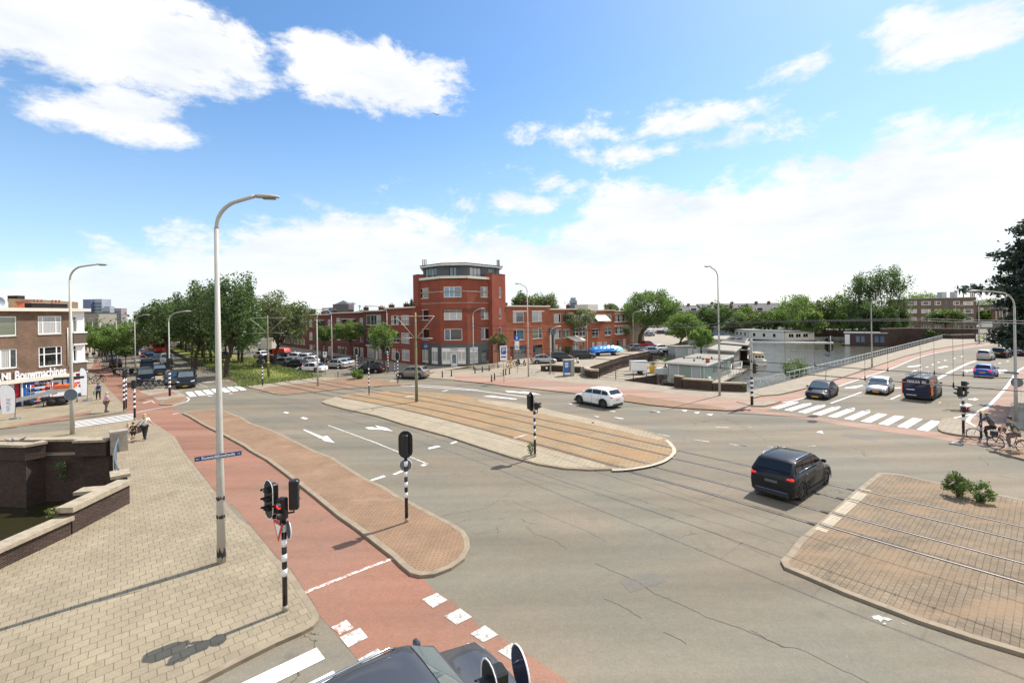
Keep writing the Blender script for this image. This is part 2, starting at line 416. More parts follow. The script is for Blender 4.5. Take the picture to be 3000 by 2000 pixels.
plain('rim',(.42,.43,.44),.25,.8,var=.05)
plain('rim_dark',(.10,.10,.11),.3,.7,var=.05)
plain('plastic_black',(.025,.025,.027),.6,var=.1)
plain('chrome',(.65,.66,.68),.15,1.0,var=.03)
plain('steel',(.45,.46,.47),.35,.8,var=.08)
plain('rail_steel',(.42,.38,.33),.35,.8,var=.15,scale=3)
plain('rail_groove',(.03,.022,.018),.9)
plain('headlight',(.62,.66,.70),.08,.2,var=.1,coat=1.0)
plain('tail_red',(.55,.01,.01),.15,coat=1.0)
plain('tail_lit',(.8,.02,.02),.2,emit=(1,.03,.02),es=.5)
plain('lamp_red',(.8,.02,.02),.3,emit=(1,.04,.02),es=1.3)
plain('lamp_green',(.02,.5,.45),.3,emit=(.05,.9,.8),es=2.2)
plain('lens_dark',(.03,.03,.03),.2)
plain('lens_grey',(.20,.19,.17),.25)
plain('tram_red',(.62,.02,.015),.3,var=.04,coat=.5)
plain('bark',(.075,.058,.04),.9,var=.35,scale=7,bump=.6)
plain('bark_pale',(.16,.13,.095),.9,var=.3,scale=7,bump=.5)
plain('soil',(.10,.075,.05),.95,var=.3)
plain('terracotta',(.38,.13,.06),.8)
plain('wood',(.30,.21,.13),.7,var=.25,scale=5)
plain('timber_grey',(.30,.27,.22),.8,var=.25,scale=4)
plain('seagreen',(.34,.43,.36),.55,var=.06)
plain('pale_grey',(.52,.54,.53),.55,var=.06)
plain('pale_blue_grey',(.46,.53,.58),.5,var=.06)
plain('hull_brown',(.07,.035,.032),.6,var=.2)
plain('hull_black',(.03,.03,.03),.6)
plain('boat_white',(.80,.76,.67),.35,var=.05)
plain('tan_canvas',(.50,.40,.24),.7,var=.1)
plain('tarp_blue',(.02,.22,.62),.35,var=.25,scale=3)
plain('tarp_teal',(.30,.58,.55),.35,var=.2,scale=3)
plain('tarp_dark',(.015,.09,.34),.35,var=.2,scale=3)
plain('rail_teal',(.11,.15,.16),.75,var=.1)
plain('pigeon',(.15,.15,.17),.8)
plain('skin',(.55,.32,.22),.5,var=.05)
plain('skin_dark',(.14,.075,.045),.5,var=.05)
plain('hair_blond',(.50,.33,.15),.6,var=.25,scale=30)
plain('hair_brown',(.10,.055,.03),.6,var=.2,scale=30)
plain('hair_grey',(.45,.43,.40),.6,var=.2,scale=30)
plain('hair_black',(.02,.017,.015),.5,var=.2,scale=30)
plain('cloth_white',(.75,.74,.72),.8,var=.06)
plain('cloth_black',(.018,.018,.02),.85,var=.2)
plain('cloth_pink',(.56,.33,.46),.85,var=.08)
plain('cloth_khaki',(.15,.12,.095),.85,var=.12)
plain('cloth_jeans',(.05,.08,.16),.85,var=.2)
plain('cloth_lightblue',(.38,.52,.62),.85,var=.15)
plain('cloth_navy',(.02,.035,.12),.85,var=.2)
plain('cloth_green',(.06,.085,.075),.85,var=.12)
plain('cloth_tan',(.50,.36,.25),.85,var=.1)
plain('cloth_plaid',(.05,.065,.10),.85,var=.75,scale=14)
plain('cloth_red',(.45,.10,.12),.85,var=.1)
plain('cloth_palepink',(.70,.55,.52),.85,var=.1)
plain('bag_green',(.22,.34,.25),.7,var=.1)
plain('lime_print',(.45,.60,.05),.7)
plain('glass_tower',(.08,.12,.20),.15,.3,var=.3,scale=.05)
plain('tower_blue',(.12,.16,.30),.5,var=.1,scale=.05)
plain('tower_grey',(.30,.34,.40),.5,var=.15,scale=.05)
plain('tower_brown',(.28,.24,.24),.6,var=.1,scale=.05)
plain('tower_dark',(.10,.09,.10),.6,var=.1,scale=.05)
plain('awning',(.72,.68,.58),.8,var=.05)
plain('poster_red',(.50,.035,.05),.35,var=.35,scale=7)
plain('poster_blue',(.015,.14,.50),.35,var=.15,scale=3)
plain('poster_white',(.66,.68,.70),.4,var=.12,scale=5)
plain('flag_grey',(.50,.50,.51),.7,var=.08)
plain('flag_print',(.22,.25,.30),.7)
plain('green_cabinet',(.33,.34,.28),.6,var=.06)
plain('birdlime',(.55,.5,.42),.9,var=.2,scale=30)
plain('door_wood',(.13,.03,.02),.5,var=.15)
plain('iron_green',(.015,.03,.025),.5)
def paint(name,col,metal=.0,rough=.45):
    return plain(name,col,rough,metal,var=.02,coat=.7 if max(col) > .1 else .5,spec=.35 if max(col) > .1 else .12)
paint('car_black',(.010,.011,.014)); paint('car_white',(.80,.80,.80)); paint('car_silver',(.42,.43,.44),.55)
paint('car_grey',(.13,.135,.14),.4); paint('car_taupe',(.22,.195,.165),.35); paint('car_blue',(.012,.055,.32),.2)
paint('car_red',(.42,.015,.02)); paint('car_darkgrey',(.045,.05,.055),.35); paint('car_navy',(.012,.018,.05)); paint('car_bluegrey',(.20,.25,.31),.4)
paint('bus_white',(.72,.72,.70)); paint('post_red',(.62,.05,.02)); paint('motion_grey',(.065,.07,.08),.3)
def glass(name,col,rough=.04,stripes=False,coat=1.0,spec=.8):
    m,t = new_mat(name)
    c = col
    if stripes:
        uv = t.node('ShaderNodeUVMap').outputs[0]; w = t.node('ShaderNodeTexWave',Vector=uv,Scale=2.6,Distortion=1.6); w.inputs['Detail'].default_value = 3
        c = t.mix(w.outputs['Fac'],tuple(x*.55 for x in col),col)
    bs = t.node('ShaderNodeBsdfPrincipled',**{'Base Color': c,'Roughness': rough if not stripes else .5,'Specular IOR Level': spec,'Coat Weight': coat}); bs.inputs['Coat Roughness'].default_value = .03
    finish(t,bs); return m
glass('glass_dark',(.012,.014,.016)); glass('glass_mid',(.07,.08,.085)); glass('glass_blue',(.10,.17,.24))
glass('curtain',(.58,.57,.54),stripes=True); glass('curtain_warm',(.30,.27,.21),stripes=True); glass('blind',(.36,.37,.34)); glass('glass_car',(.012,.016,.02),coat=.25,spec=.3); glass('windscreen',(.09,.13,.145),coat=1.0,spec=.8)
glass('curtain_green',(.17,.19,.13)); glass('curtain_blue',(.20,.38,.55),stripes=True)
# road paint, worn
def worn(name,lo,hi,under,col=(.76,.75,.72)):
    m,t = new_mat(name); p = wpos(t)
    w = t.smooth(t.noise(p,5.5,8,.78),lo,hi); g = t.noise(p,40,3,.7)
    c = t.mix(w,col,under); c = t.mix(1.0,c,t.ramp(g,[(.3,.9),(.7,1.05)]),'MULTIPLY')
    finish(t,t.node('ShaderNodeBsdfPrincipled',**{'Base Color': c,'Roughness': .7})); return m
worn('road_paint',.57,.70,(.30,.28,.24)); worn('road_paint_old',.46,.62,(.25,.23,.19),(.60,.58,.53)); worn('paint_on_red',.47,.56,(.38,.17,.12),(.70,.65,.58)); worn('road_paint_new',.72,.85,(.5,.48,.45),(.85,.85,.84))
# foliage: every leaf face its own tint, light passes through
def leaf(name,a,b,c_,trans=.42):
    m,t = new_mat(name); r = t.node('ShaderNodeNewGeometry').outputs['Random Per Island']
    oi = t.node('ShaderNodeObjectInfo').outputs['Random']
    c = t.ramp(r,[(0,a),(.5,b),(1,c_)])
    hs = t.node('ShaderNodeHueSaturation',Color=c,Saturation=.82,Hue=t.m('ADD',.492,t.m('MULTIPLY',oi,.018)),Value=t.m('ADD',.85,t.m('MULTIPLY',oi,.3)))
    d = t.node('ShaderNodeBsdfPrincipled',**{'Base Color': hs.outputs[0],'Roughness': .5,'Specular IOR Level': .35})
    tr = t.node('ShaderNodeBsdfTranslucent',Color=t.mix(1.0,hs.outputs[0],(1.3,1.5,.6),'MULTIPLY'))
    mx = t.node('ShaderNodeMixShader',Fac=trans); t.l.new(d.outputs[0],mx.inputs[1]); t.l.new(tr.outputs[0],mx.inputs[2])
    t.l.new(mx.outputs[0],t.node('ShaderNodeOutputMaterial').inputs[0]); return m
leaf('leaf_mid',(0.066,0.108,0.031),(0.113,0.175,0.043),(0.189,0.259,0.070))
leaf('leaf_dark',(0.048,0.090,0.035),(0.087,0.142,0.045),(0.144,0.213,0.069))
leaf('leaf_bright',(0.089,0.145,0.025),(0.140,0.217,0.037),(0.202,0.290,0.063))
leaf('leaf_olive',(0.079,0.097,0.040),(0.132,0.156,0.066),(0.224,0.246,0.132))
leaf('leaf_pale',(.10,.13,.06),(.20,.23,.14),(.36,.38,.27))
leaf('leaf_pine',(0.014,0.031,0.020),(0.025,0.050,0.028),(0.042,0.077,0.042),.1)
leaf('grass_blade',(0.120,0.156,0.036),(0.192,0.228,0.060),(0.300,0.288,0.108))
m,t = new_mat('lawn'); p = wpos(t)
c = t.ramp(t.noise(p,.35,6,.65),[(.3,(.15,.18,.04)),(.52,(.24,.25,.07)),(.7,(.34,.29,.12))])
c = t.mix(1.0,c,t.ramp(t.noise(p,9,5,.7),[(.3,.7),(.7,1.3)]),'MULTIPLY')
finish(t,t.node('ShaderNodeBsdfPrincipled',**{'Base Color': c,'Roughness': .95,'Specular IOR Level': .1}),t.noise(p,18,4,.7),.8,.05)
m,t = new_mat('water'); p = wpos(t)
w = t.noise(t.mapping(p,rot=(0,0,R(20)),scale=(1,2.2,1)),1.5,5,.6,.4); w2 = t.noise(p,.09,3,.5)
bs = t.node('ShaderNodeBsdfPrincipled',**{'Base Color': (.028,.026,.012),'Roughness': .05,'Specular IOR Level': .6,'IOR': 1.33})
finish(t,bs,t.m('MULTIPLY',w,t.smooth(w2,.28,.5)),.5,.09)
m,t = new_mat('river_water'); p = wpos(t)
w = t.noise(t.mapping(p,rot=(0,0,R(20)),scale=(1,2.2,1)),1.5,5,.6,.4); w2 = t.noise(p,.09,3,.5)
bs = t.node('ShaderNodeBsdfPrincipled',**{'Base Color': (.075,.068,.04),'Roughness': .12,'Specular IOR Level': .6,'IOR': 1.33})
finish(t,bs,t.m('MULTIPLY',w,t.smooth(w2,.28,.5)),.9,.12)
# ------------------------------------------------------------------ ground, water, paving, markings
WATER = -2.8
def st(o): o['kind'] = 'structure'; return o
canal_w = [(-90,26.6),(-30.4,26.85),(-28.5,26.55),(-28.3,27.45),(-24.6,27.6),(-24.25,27.95),(-17.05,20.0),(-16.95,14),(-17.2,2),(-18,-25),(-90,-25)]
canal_e = [(10.7,57.0),(17.1,48.6),(23.3,45.3),(113.6,120.0),(121,117.5),(124,124),(116.5,134.8),(109.8,133.6),(108,141),(150,175),(112,200),(100,214),(84,222),(76,205),(66,172),(47,122),(31.5,95),(18.3,77),(9.5,61.5)]
X0 = 3000
b = MB(); b.prism([(-X0,-300),(X0,-300),(X0,X0),(-X0,X0)],0,0,0,holes=[canal_w,canal_e])
st(b.build('ground','asphalt',fix=False))
st(obj('canal_water','water',None,'prism',[(-95,-30),(-14,-30),(-14,35),(-95,35)],WATER,WATER))
st(obj('river_water','river_water',None,'prism',[(5,42),(130,100),(175,180),(110,235),(40,200),(0,70)],WATER,WATER))
# quay faces under the ground edge
b = MB()
for poly in (canal_w,canal_e):
    for i in range(len(poly)):
        a,c = poly[i],poly[(i+1) % len(poly)]; L = math.hypot(c[0]-a[0],c[1]-a[1])
        b.add([(*a,-3.2),(*c,-3.2),(*c,-.01),(*a,-.01)],[(0,1,2,3)],0,uvs=[[(0,0),(L,0),(L,3.2),(0,3.2)]])
st(b.build('quay_face','brick_canal'))
def pavement(name,poly,mat,h=.12,kw=.15,kerb='kerb_stone'):
    b = MB(); n = len(poly); area = sum(poly[i][0]*poly[(i+1) % n][1]-poly[(i+1) % n][0]*poly[i][1] for i in range(n))
    if area < 0: poly = poly[::-1]
    inn = offset_poly(poly,kw)
    b.prism(inn,h-.004,h-.004,0)
    n = len(poly)
    for i in range(n):
        j = (i+1) % n
        b.add([(*poly[i],h),(*poly[j],h),(*inn[j],h),(*inn[i],h)],[(0,1,2,3)],1)
        b.add([(*poly[i],-.02),(*poly[j],-.02),(*poly[j],h),(*poly[i],h)],[(0,1,2,3)],1)
    return st(b.build(name,[mat,kerb],fix=False))
def sheet(name,poly,mat,z,stop=True):
    b = MB(); b.prism(poly,z,z,0); o = b.build(name,mat,fix=False); return st(o) if stop else o
def strip(b,pts,w,z,mi=0):
    pts = [Vector(p[:2]) for p in pts]; L = []; Rr = []
    for i,p in enumerate(pts):
        d = (pts[min(i+1,len(pts)-1)]-pts[max(i-1,0)]).normalized(); n = Vector((-d.y,d.x))*w/2
        zz = z(p) if callable(z) else z
        L.append((*(p+n),zz)); Rr.append((*(p-n),zz))
    k = len(pts); b.add(L+Rr,[(k+i,k+i+1,i+1,i) for i in range(k-1)],mi)
Z = lambda v,*l,z=0: [P(v,x,y,z) for x,y in l]
# --- foreground footpath
foot_r = Z('Z1',(1340,765),(1560,830),(1720,935),(1760,1000),(1810,1090),(1900,1200),(2110,1470),z=.1)+Z('Z5',(1290,530),(1370,620),z=.1)+Z('Z6',(60,720),(130,800),(200,890),(280,960),(345,1060),(400,1140),(432,1190),(430,1225),(400,1258),(340,1290),(200,1350),(0,1450),z=.1)
foot_l = [(-12,4.2),(-20,-3),(-20,-10),(-17,-10),(-16.95,14),(-17.0,19.9),(-24.2,27.95),(-24.6,27.65),(-28.3,27.5),(-28.5,26.6),(-30.4,26.9),(-90,26.65)]
foot_t = Z('Z1',(-900,1030),(0,925),(690,868),(745,845),(1325,768),z=.1)
pavement('footpath',foot_r+foot_l+foot_t,'tiles',.10,.18)
# --- red cycle path along the footpath and past the shop
red_r = Z('Z6',(940,990),(1000,1005),(1050,1060),(1180,1150),(1300,1260),(1450,1340))+Z('VQ',(2352,510),(2700,780))
verge_edge = Z('Z1',(1795,715),(1860,745),(2000,830),(2110,885))+Z('Z5',(1290,155),(1400,215))+Z('Z6',(60,320),(150,370),(230,430),(320,500),(420,580),(540,680),(640,750),(740,830),(830,900),(880,950),(930,990))
red_l = Z('VQ',(900,1000),(560,641),(315,395),(120,165),(0,30))+Z('Z6',(445,1215),(400,1130),(345,1050),(280,950),(200,880),(0,640))+Z('Z1',(2110,1460),(1900,1190),(1800,1070),(1750,985),(1545,820),(1340,755),(1250,690))
red_up = Z('Z1',(1200,600),(1030,420),(905,300),(838,290),(838,105),(835,60),(870,62),(880,105),(950,170),(1010,230),(1110,300),(1230,375),(1360,450),(1480,530),(1560,590),(1700,640))
sheet('cycle_path',red_r+red_l+red_up+verge_edge,'asphalt_red',.004)
# --- brick verge between cycle path and road
verge = verge_edge+Z('Z6',(980,1002),(1060,995),(1150,960),(1220,910),(1250,850),(1245,800),(1220,760),(1160,720),(1080,680),(950,610),(851,560))+Z('Z2',(1550,1120),(1400,1050),(1250,960),(1100,860),(960,810),(860,760),(700,680),(580,625),(400,565),(330,520),(180,460),(80,443),(0,447))+Z('Z1',(1900,690))
pavement('brick_verge',verge,'verge_brick',.10,.2)
# --- tram island, west island, east island
isl = Z('Z2',(1010,385),(1050,400),(1200,440),(1480,500),(1700,570),(2100,680),(2352,765))+Z('Z7',(0,475),(150,515),(300,540),(450,548),(560,545),(650,543),(730,533),(800,520),(880,495),(930,460),(945,430),(920,390),(880,360),(800,330),(700,305),(500,265),(300,220))+Z('Z3',(700,762),(500,710),(250,670),(0,643))+Z('Z2',(2150,312),(2000,297),(1750,290),(1600,286),(1430,292),(1300,302),(1160,325),(1060,352),(1015,372))
pavement('tram_island',isl,'tram_paving',.09,.15)
isl2 = Z('Z2',(340,237),(390,255),(470,272),(600,308),(690,318),(860,298),(1200,265),(1500,245),(1780,228),(1640,205),(1350,165),(1200,160),(1020,158),(925,160),(700,185),(450,212))
pavement('paved_island',isl2,'verge_brick',.08,.15)
pale = Z('Z2',(352,238),(470,262),(540,245),(1000,195),(1150,170),(1200,164),(930,162),(700,187),(450,214),z=.084)
sheet('tiled_path',pale,'tiles_far',.084)
g8 = Z('Z8',(160,917),(200,880),(260,800),(360,720),(550,550),(690,440),(800,448),(1000,492),(1200,530),(1476,590))
g8 = g8+[(26,10.2),(30,4),(19,-2)]+Z('Z8',(1476,1428),(1200,1345),(900,1245),(500,1092),(300,1005),(180,955))
pavement('paved_island',g8,'right_paving',.09,.2)
b = MB()                                            # line of pale setts across the tracks
s0,s1 = P('Z8',375,745,.09),P('Z8',625,522,.09); L = math.hypot(s1[0]-s0[0],s1[1]-s0[1]); dv = ((s1[0]-s0[0])/L,(s1[1]-s0[1])/L)
rnd = random.Random(3)
for k in range(int(L/.15)):
    u = k*.15
    if any(abs(u-q) < .12 for q in (.35,1.85,3.75,5.3)): continue
    b.box((s0[0]+dv[0]*(u+.07),s0[1]+dv[1]*(u+.07),.088),(.11,.36,.012),rz=math.atan2(dv[1],dv[0]))
st(b.build('sett_line','sett_pale'))
b = MB()
es = smooth_line(Z('Z7',(560,545),(650,543),(730,533),(800,520),(880,495),(930,460),(945,430),(920,390),(890,365),z=.09),4)
strip(b,offset_poly(es+[(4,30)],.12)[1:-2],.2,.096); st(b.build('sett_line','sett_pale',fix=False))
# tiled apron round the tracks on the tram island
ap = Z('Z2',(1010,378),(1200,437),(1480,497),(1700,567),(2100,677),(2352,762))+Z('Z7',(0,470),(150,510),(300,535),(560,540),(540,520),(350,470),(0,375))+Z('Z2',(2352,605),(2000,520),(1560,415),(1200,350),(1130,335))
ap = [p for p in ap]
sheet('tiled_apron',offset_poly(ap,.05),'island_edge_paving',.0905)
ap2 = Z('Z3',(0,650),(250,676),(500,716),(700,766),(1000,826),(1200,876),(1450,936),(1600,985),(1560,1010),(1250,930),(600,790),(0,672))
sheet('tiled_apron',ap2,'island_edge_paving',.0905)
# --- tram rails
def inside(p,poly):
    c = False; n = len(poly)
    for i in range(n):
        a,q = poly[i],poly[i-1]
        if (a[1] > p[1]) != (q[1] > p[1]) and p[0] < (q[0]-a[0])*(p[1]-a[1])/(q[1]-a[1])+a[0]: c = not c
    return c
rail_d = [(22.5,3.9),(14.58,13.07),(12.56,15.37),(8.74,19.9),(5.4,23.45),(2.55,26.6),(-.12,29.5),(-2.6,32.1),(-6.8,36.4),(-11.5,40.7),(-17.8,45.9),(-24.2,51.2),(-31.4,57.6),(-60,85),(-110,136)]
rail_d = smooth_line(rail_d,14)
def off_line(pts,d):
    out = []
    for i,p in enumerate(pts):
        e = Vector(pts[min(i+1,len(pts)-1)])-Vector(pts[max(i-1,0)]); e.normalize(); out.append((p[0]+e.y*d,p[1]-e.x*d))
    return out
def rz(p): return .097 if inside(p,isl) or inside(p,g8) or inside(p,isl2) else (.012 if (p[1] < 56) else .03)
RAILS = []
for k,d in enumerate((0,1.5,3.5,5.0)):
    pts = off_line(rail_d,d); RAILS.append(pts)
    b = MB(); strip(b,pts,.055,rz,0)
    gp = off_line(pts,.055 if k % 2 == 0 else -.055); strip(b,gp,.045,lambda p: rz(p)-.001,1)
    gp = off_line(pts,-.06 if k % 2 == 0 else .06); strip(b,gp,.05,lambda p: rz(p)-.001,1)
    st(b.build('tram_rail',['rail_steel','rail_groove'],fix=False))
# --- far side of the crossing: footpath, pink cycle path along the quay and over the bridge
fs_low = Z('Z3',(60,512),(250,535),(500,560),(830,597),(1260,665),(1500,698),(1700,718),(1900,732),(2080,738),(2150,728),(2130,715))
kerb_br = Z('Z4',(380,772),(330,790),(250,808),(140,805),(20,775))
hole_side = [(23.3,45.3),(17.1,48.6),(10.7,57.0),(9.5,61.5),(4.2,63.3),(3.6,65.5),(-1.5,69.5)]
fsp = fs_low+Z('Z4',(20,775))+Z('Z4',(230,720),(370,712))+[(23.6,45.0)]+hole_side+Z('Z2',(2352,95),(2000,110),(1900,165),(1975,176),(2352,200))
pavement('footpath',fsp,'tiles_far',.08,.12)
pinkA = Z('Z3',(-200,420),(0,440),(250,455),(430,462),(700,490),(1040,520),(1250,548),(1500,570),(1700,600),(2100,635),(2352,640),z=.085)+Z('Z3',(2352,735),(2140,738),(1900,726),(1700,712),(1500,692),(1260,659),(830,591),(500,554),(250,530),(60,505),(-200,480),z=.085)
sheet('cycle_path',pinkA,'asphalt_pink',.085)
sheet('brick_strip',Z('Z3',(1260,658),(1500,691),(1700,711),(1900,725),(2080,731),(2140,722),(2080,708),(1700,660),(1300,605),(1150,640),z=.089),'verge_brick',.089)
# bridge road side: footpath with railing, pink cycle path, line
br_foot = Z('Z4',(105,690),(1695,258),(1900,262),(2020,262),(2110,250),(2190,262),(1900,300),(1600,345),(1380,400),(1120,490),(900,565),(740,615),(560,668),(370,712),(230,722))
pavement('footpath',br_foot,'tiles_far',.10,.12)
pk = Z('Z4',(20,775),(250,722),(370,716),(560,672),(740,619),(900,569),(1120,494),(1380,404),(1600,349),(1900,304),(2190,266),(2352,250),(2352,268),(2050,308),(1700,360),(1500,405),(1280,495),(1060,570),(840,645),(560,738),(400,772),(380,815),(250,840))
sheet('cycle_path',pk,'asphalt_pink',.005)
sheet('cycle_crossing',Z('Z4',(0,775),(250,840),(600,880),(1000,935),(1640,1010),(1900,1050),(2050,1075),(2352,1110),(2352,1175),(2000,1120),(1640,1062),(1000,975),(600,905),(0,838)),'asphalt_pink',.004)
# right side cycle path and footpaths
pr = Z('Z4',(1950,960),(1905,935),(1900,905),(1960,855),(2060,800),(2130,730),(2220,630),(2310,510),(2352,490),(2700,330),(2700,640),(2352,660),(2330,720),(2250,800),(2200,930),(2230,1010),(2352,1060),(2352,1130),(2100,1060))
sheet('cycle_path',pr,'asphalt_pink',.005)
pavement('footpath',Z('Z4',(2225,1000),(2205,930),(2255,790),(2352,640),(2900,400),(3100,900),(2352,990)),'tiles_far',.08,.12)
pavement('signal_island',Z('Z4',(1655,1000),(1650,960),(1690,915),(1750,905),(1830,915),(1950,975),(2020,1035),(2010,1062),(1890,1055),(1760,1035),(1690,1020)),'tiles_far',.12,.12)
pavement('footpath',Z('Z4',(2110,1170),(2200,1165),(2352,1150))+[(40,26),(50,22),(40,14)]+Z('Z4',(2700,1330),(2352,1245),(2200,1205),(2115,1180)),'verge_brick',.12,.15)
pavement('signal_island',Z('Z4',(20,775),(140,805),(250,808),(330,790),(385,768),(300,765),(160,772)),'tiles_far',.12,.12)
# --- left: shop forecourt, side street paving, avenue paving
shop_p = Z('Z1',(-900,850),(0,740),(840,600),(1060,560),(1200,600),(1245,680),(1215,700),(1000,722),(745,757),(690,765),(300,815),(165,838),(-900,960))
shop_q = Z('Z1',(-900,720),(0,640),(850,440),(838,292),(905,303),(1030,423),(1200,603),(1245,690),(1000,722),(745,757),(690,765),(300,812),(165,838),(-900,960),z=.08)
pavement('footpath',shop_q,'tiles',.08,.12)
sheet('cycle_path',Z('Z1',(-900,935),(0,848),(300,790),(690,720),(905,675),(900,707),(690,755),(300,812),(165,835),(-900,955),z=.084),'asphalt_red',.085)
pavement('brick_island',Z('Z1',(1570,622),(1600,628),(1700,630),(1800,598),(1840,566),(1830,548),(1700,556),(1600,590)),'verge_brick',.08,.12)
sheet('tiled_path',Z('Z1',(1360,490),(1640,450),(1720,480),(1810,520),(1830,540),(1560,580),(1480,535)),'tiles_far',.008)
sheet('cycle_path',Z('Z1',(1450,535),(1690,490),(1720,500),(1760,515),(1500,550)),'asphalt_red',.012)
# avenue footpath in front of the shop's terrace, under the trees
ave = R(131); ad = (math.cos(ave),math.sin(ave)); an = (ad[1],-ad[0])        # along the avenue, and to its right
def av(o,s,w): return (o[0]+ad[0]*s+an[0]*w,o[1]+ad[1]*s+an[1]*w)
o0 = P('Z1',1480,530)
pavement('parking_strip',[av(o0,3,0),av(o0,260,0),av(o0,260,3.4),av(o0,3,3.4)],'tiles_far',.03,.1)
pavement('footpath',[av(o0,6,-9.5),av(o0,260,-9.5),av(o0,260,-6.0),av(o0,6,-6.0)],'tiles_far',.06,.1)
# grass strip with tracks down the middle of the avenue
ga = P('B',840,1490); gb = P('B',1640,1390); gc = P('B',990,1470)
grass = [ga,gc,P('B',1300,1430),gb,av(gb,300,0),av(ga,300,-1)]
pavement('lawn',grass,'lawn',.10,.15)
# far side of the avenue: road footpath in front of the red terraces
fl = [P('Z2',2050,75),P('Z2',1900,105),P('Z2',1620,130),P('Z2',1400,105),P('Z2',1150,70),P('B',1880,1230),P('B',1100,1120)]
f0 = (-21,72)
pavement('footpath',[P('Z2',2352,60),P('Z2',2100,100),P('Z2',1900,128),P('Z2',1640,132),P('Z2',1480,120),av(P('Z2',1480,120),200,3),av((-15.5,75),200,0),(-14,73.5),(-6,70.8)],'tiles_far',.06,.1)
sheet('brick_ramp',Z('Z2',(1910,172),(2352,205),(2352,130),(2050,130),(1900,150)),'asphalt_pink',.01)
# street along the quay, paved
quay_st = [(4,66),(9.4,61.6),(18.2,77.2),(31.4,95.2),(46.8,122.2),(66,172),(100,260),(20,260),(-3,79),(-2,71)]
sheet('quay_street',quay_st,'quay_paving',.006)
# lower quay with the box trailer
LQ = -1.3
lq = [(10.3,57.6),(9.6,61.6),(18.4,77.2),(29,91),(30.5,82)]+[P('Z3',1640,380,LQ),P('Z3',1540,432,LQ),P('Z3',1260,478,LQ)]+[(13.5,54.2)]
b = MB(); b.prism(lq,-3.1,LQ,0,1); st(b.build('lower_quay',['quay_paving','brick_canal']))

# --- painted markings
def mark(name,v,quads,mat='road_paint',z=.012):
    b = MB()
    for q in quads: b.prism([P(v,x,y,z) for x,y in q],z,z)
    return st(b.build(name,mat,fix=False))
def line(name,v,pts,w,mat='road_paint',z=.012,sm=False):
    b = MB(); q = [P(v,x,y,z) for x,y in pts]
    strip(b,smooth_line(q,6) if sm else q,w,z); return st(b.build(name,mat,fix=False))
# zebra crossings
a0,a1 = P('Z4',328,820),P('Z4',1527,997); L = math.hypot(a1[0]-a0[0],a1[1]-a0[1]); u = ((a1[0]-a0[0])/L,(a1[1]-a0[1])/L); v_ = (math.cos(R(37)),math.sin(R(37)))
b = MB()
for k in range(10):
    c = (a0[0]+u[0]*L*k/9,a0[1]+u[1]*L*k/9); h = .28
    b.prism([(c[0]-u[0]*h,c[1]-u[1]*h),(c[0]+u[0]*h,c[1]+u[1]*h),(c[0]+u[0]*h+v_[0]*4,c[1]+u[1]*h+v_[1]*4),(c[0]-u[0]*h+v_[0]*4,c[1]-u[1]*h+v_[1]*4)],.013,.013)
st(b.build('zebra_crossing','road_paint_new',fix=False))
a0,a1 = P('Z1',1880,519),P('Z2',305,255); L = math.hypot(a1[0]-a0[0],a1[1]-a0[1]); u = ((a1[0]-a0[0])/L,(a1[1]-a0[1])/L); v_ = (math.cos(R(131)),math.sin(R(131)))
b = MB()
for k in range(7):
    c = (a0[0]+u[0]*L*k/6,a0[1]+u[1]*L*k/6); h = .3
    b.prism([(c[0]+u[0]*s*h+v_[0]*t_*2,c[1]+u[1]*s*h+v_[1]*t_*2) for s,t_ in ((-1,-1),(1,-1),(1,1),(-1,1))],.013,.013)
st(b.build('zebra_crossing','road_paint_new',fix=False))
b = MB()
for k in range(5):
    f = k/4; y0 = lerp(791,843,f); y1 = lerp(712,766,f)
    strip(b,[P('Z1',738,y0),P('Z1',1318,y1)],.25,.013)
st(b.build('zebra_crossing','road_paint_new',fix=False))
mark('zebra_crossing','Z6',[[(-300,1715),(420,1375),(465,1435),(-200,1760)],[(330,1590),(510,1500),(530,1522),(400,1600)]],'road_paint_new',.013)
mark('crossing_blocks','Z6',[[(990,1115),(1070,1080),(1128,1118),(1048,1160)],[(1110,1205),(1195,1163),(1260,1210),(1175,1252)],[(1252,1300),(1330,1255),(1402,1305),(1320,1347)],[(545,1320),(655,1268),(698,1320),(590,1375)],[(642,1440),(750,1380),(800,1425),(690,1490)],[(1400,1395),(1476,1350),(1530,1400),(1470,1440)]],'road_paint_old',.013)
mark('crossing_blocks','Z6',[[(498,1265),(580,1225),(622,1268),(545,1305)]],'paint_on_red',.013)
line('stop_line','Z6',[(352,1080),(640,965),(830,895)],.14,'paint_on_red',.013)
# lane lines and arrows
line('lane_line','Z2',[(1060,573),(1480,727),(1920,907)],.12,'road_paint_old')
mark('lane_dash','Z2',[[(675,465),(690,458),(728,463),(712,472)],[(822,510),(850,503),(892,516),(862,523)],[(1922,768),(2000,748),(2035,757),(1930,780)],[(2110,728),(2160,710),(2180,716),(2130,735)],[(1422,1044),(1540,1004),(1560,1015),(1445,1050)],[(1615,995),(1690,963),(1712,970),(1640,1000)],[(1855,918),(1885,906),(1915,916),(1885,926)]])
mark('lane_arrow','Z2',[[(845,612),(858,609),(1015,672),(1052,663),(1118,725),(1020,705),(1012,690),(990,684)]],'road_paint')
mark('lane_arrow','Z2',[[(1380,592),(1440,588),(1500,600),(1465,573),(1535,590),(1560,594),(1618,624),(1520,612),(1410,606)]],'road_paint')
mark('lane_arrow','Z3',[[(230,570),(290,572),(360,580),(400,576),(480,590),(550,606),(480,602),(340,588),(260,583)]],'road_paint')
mark('lane_arrow','Z3',[[(40,617),(120,612),(180,622),(340,641),(325,647),(170,630),(90,622)]],'road_paint')
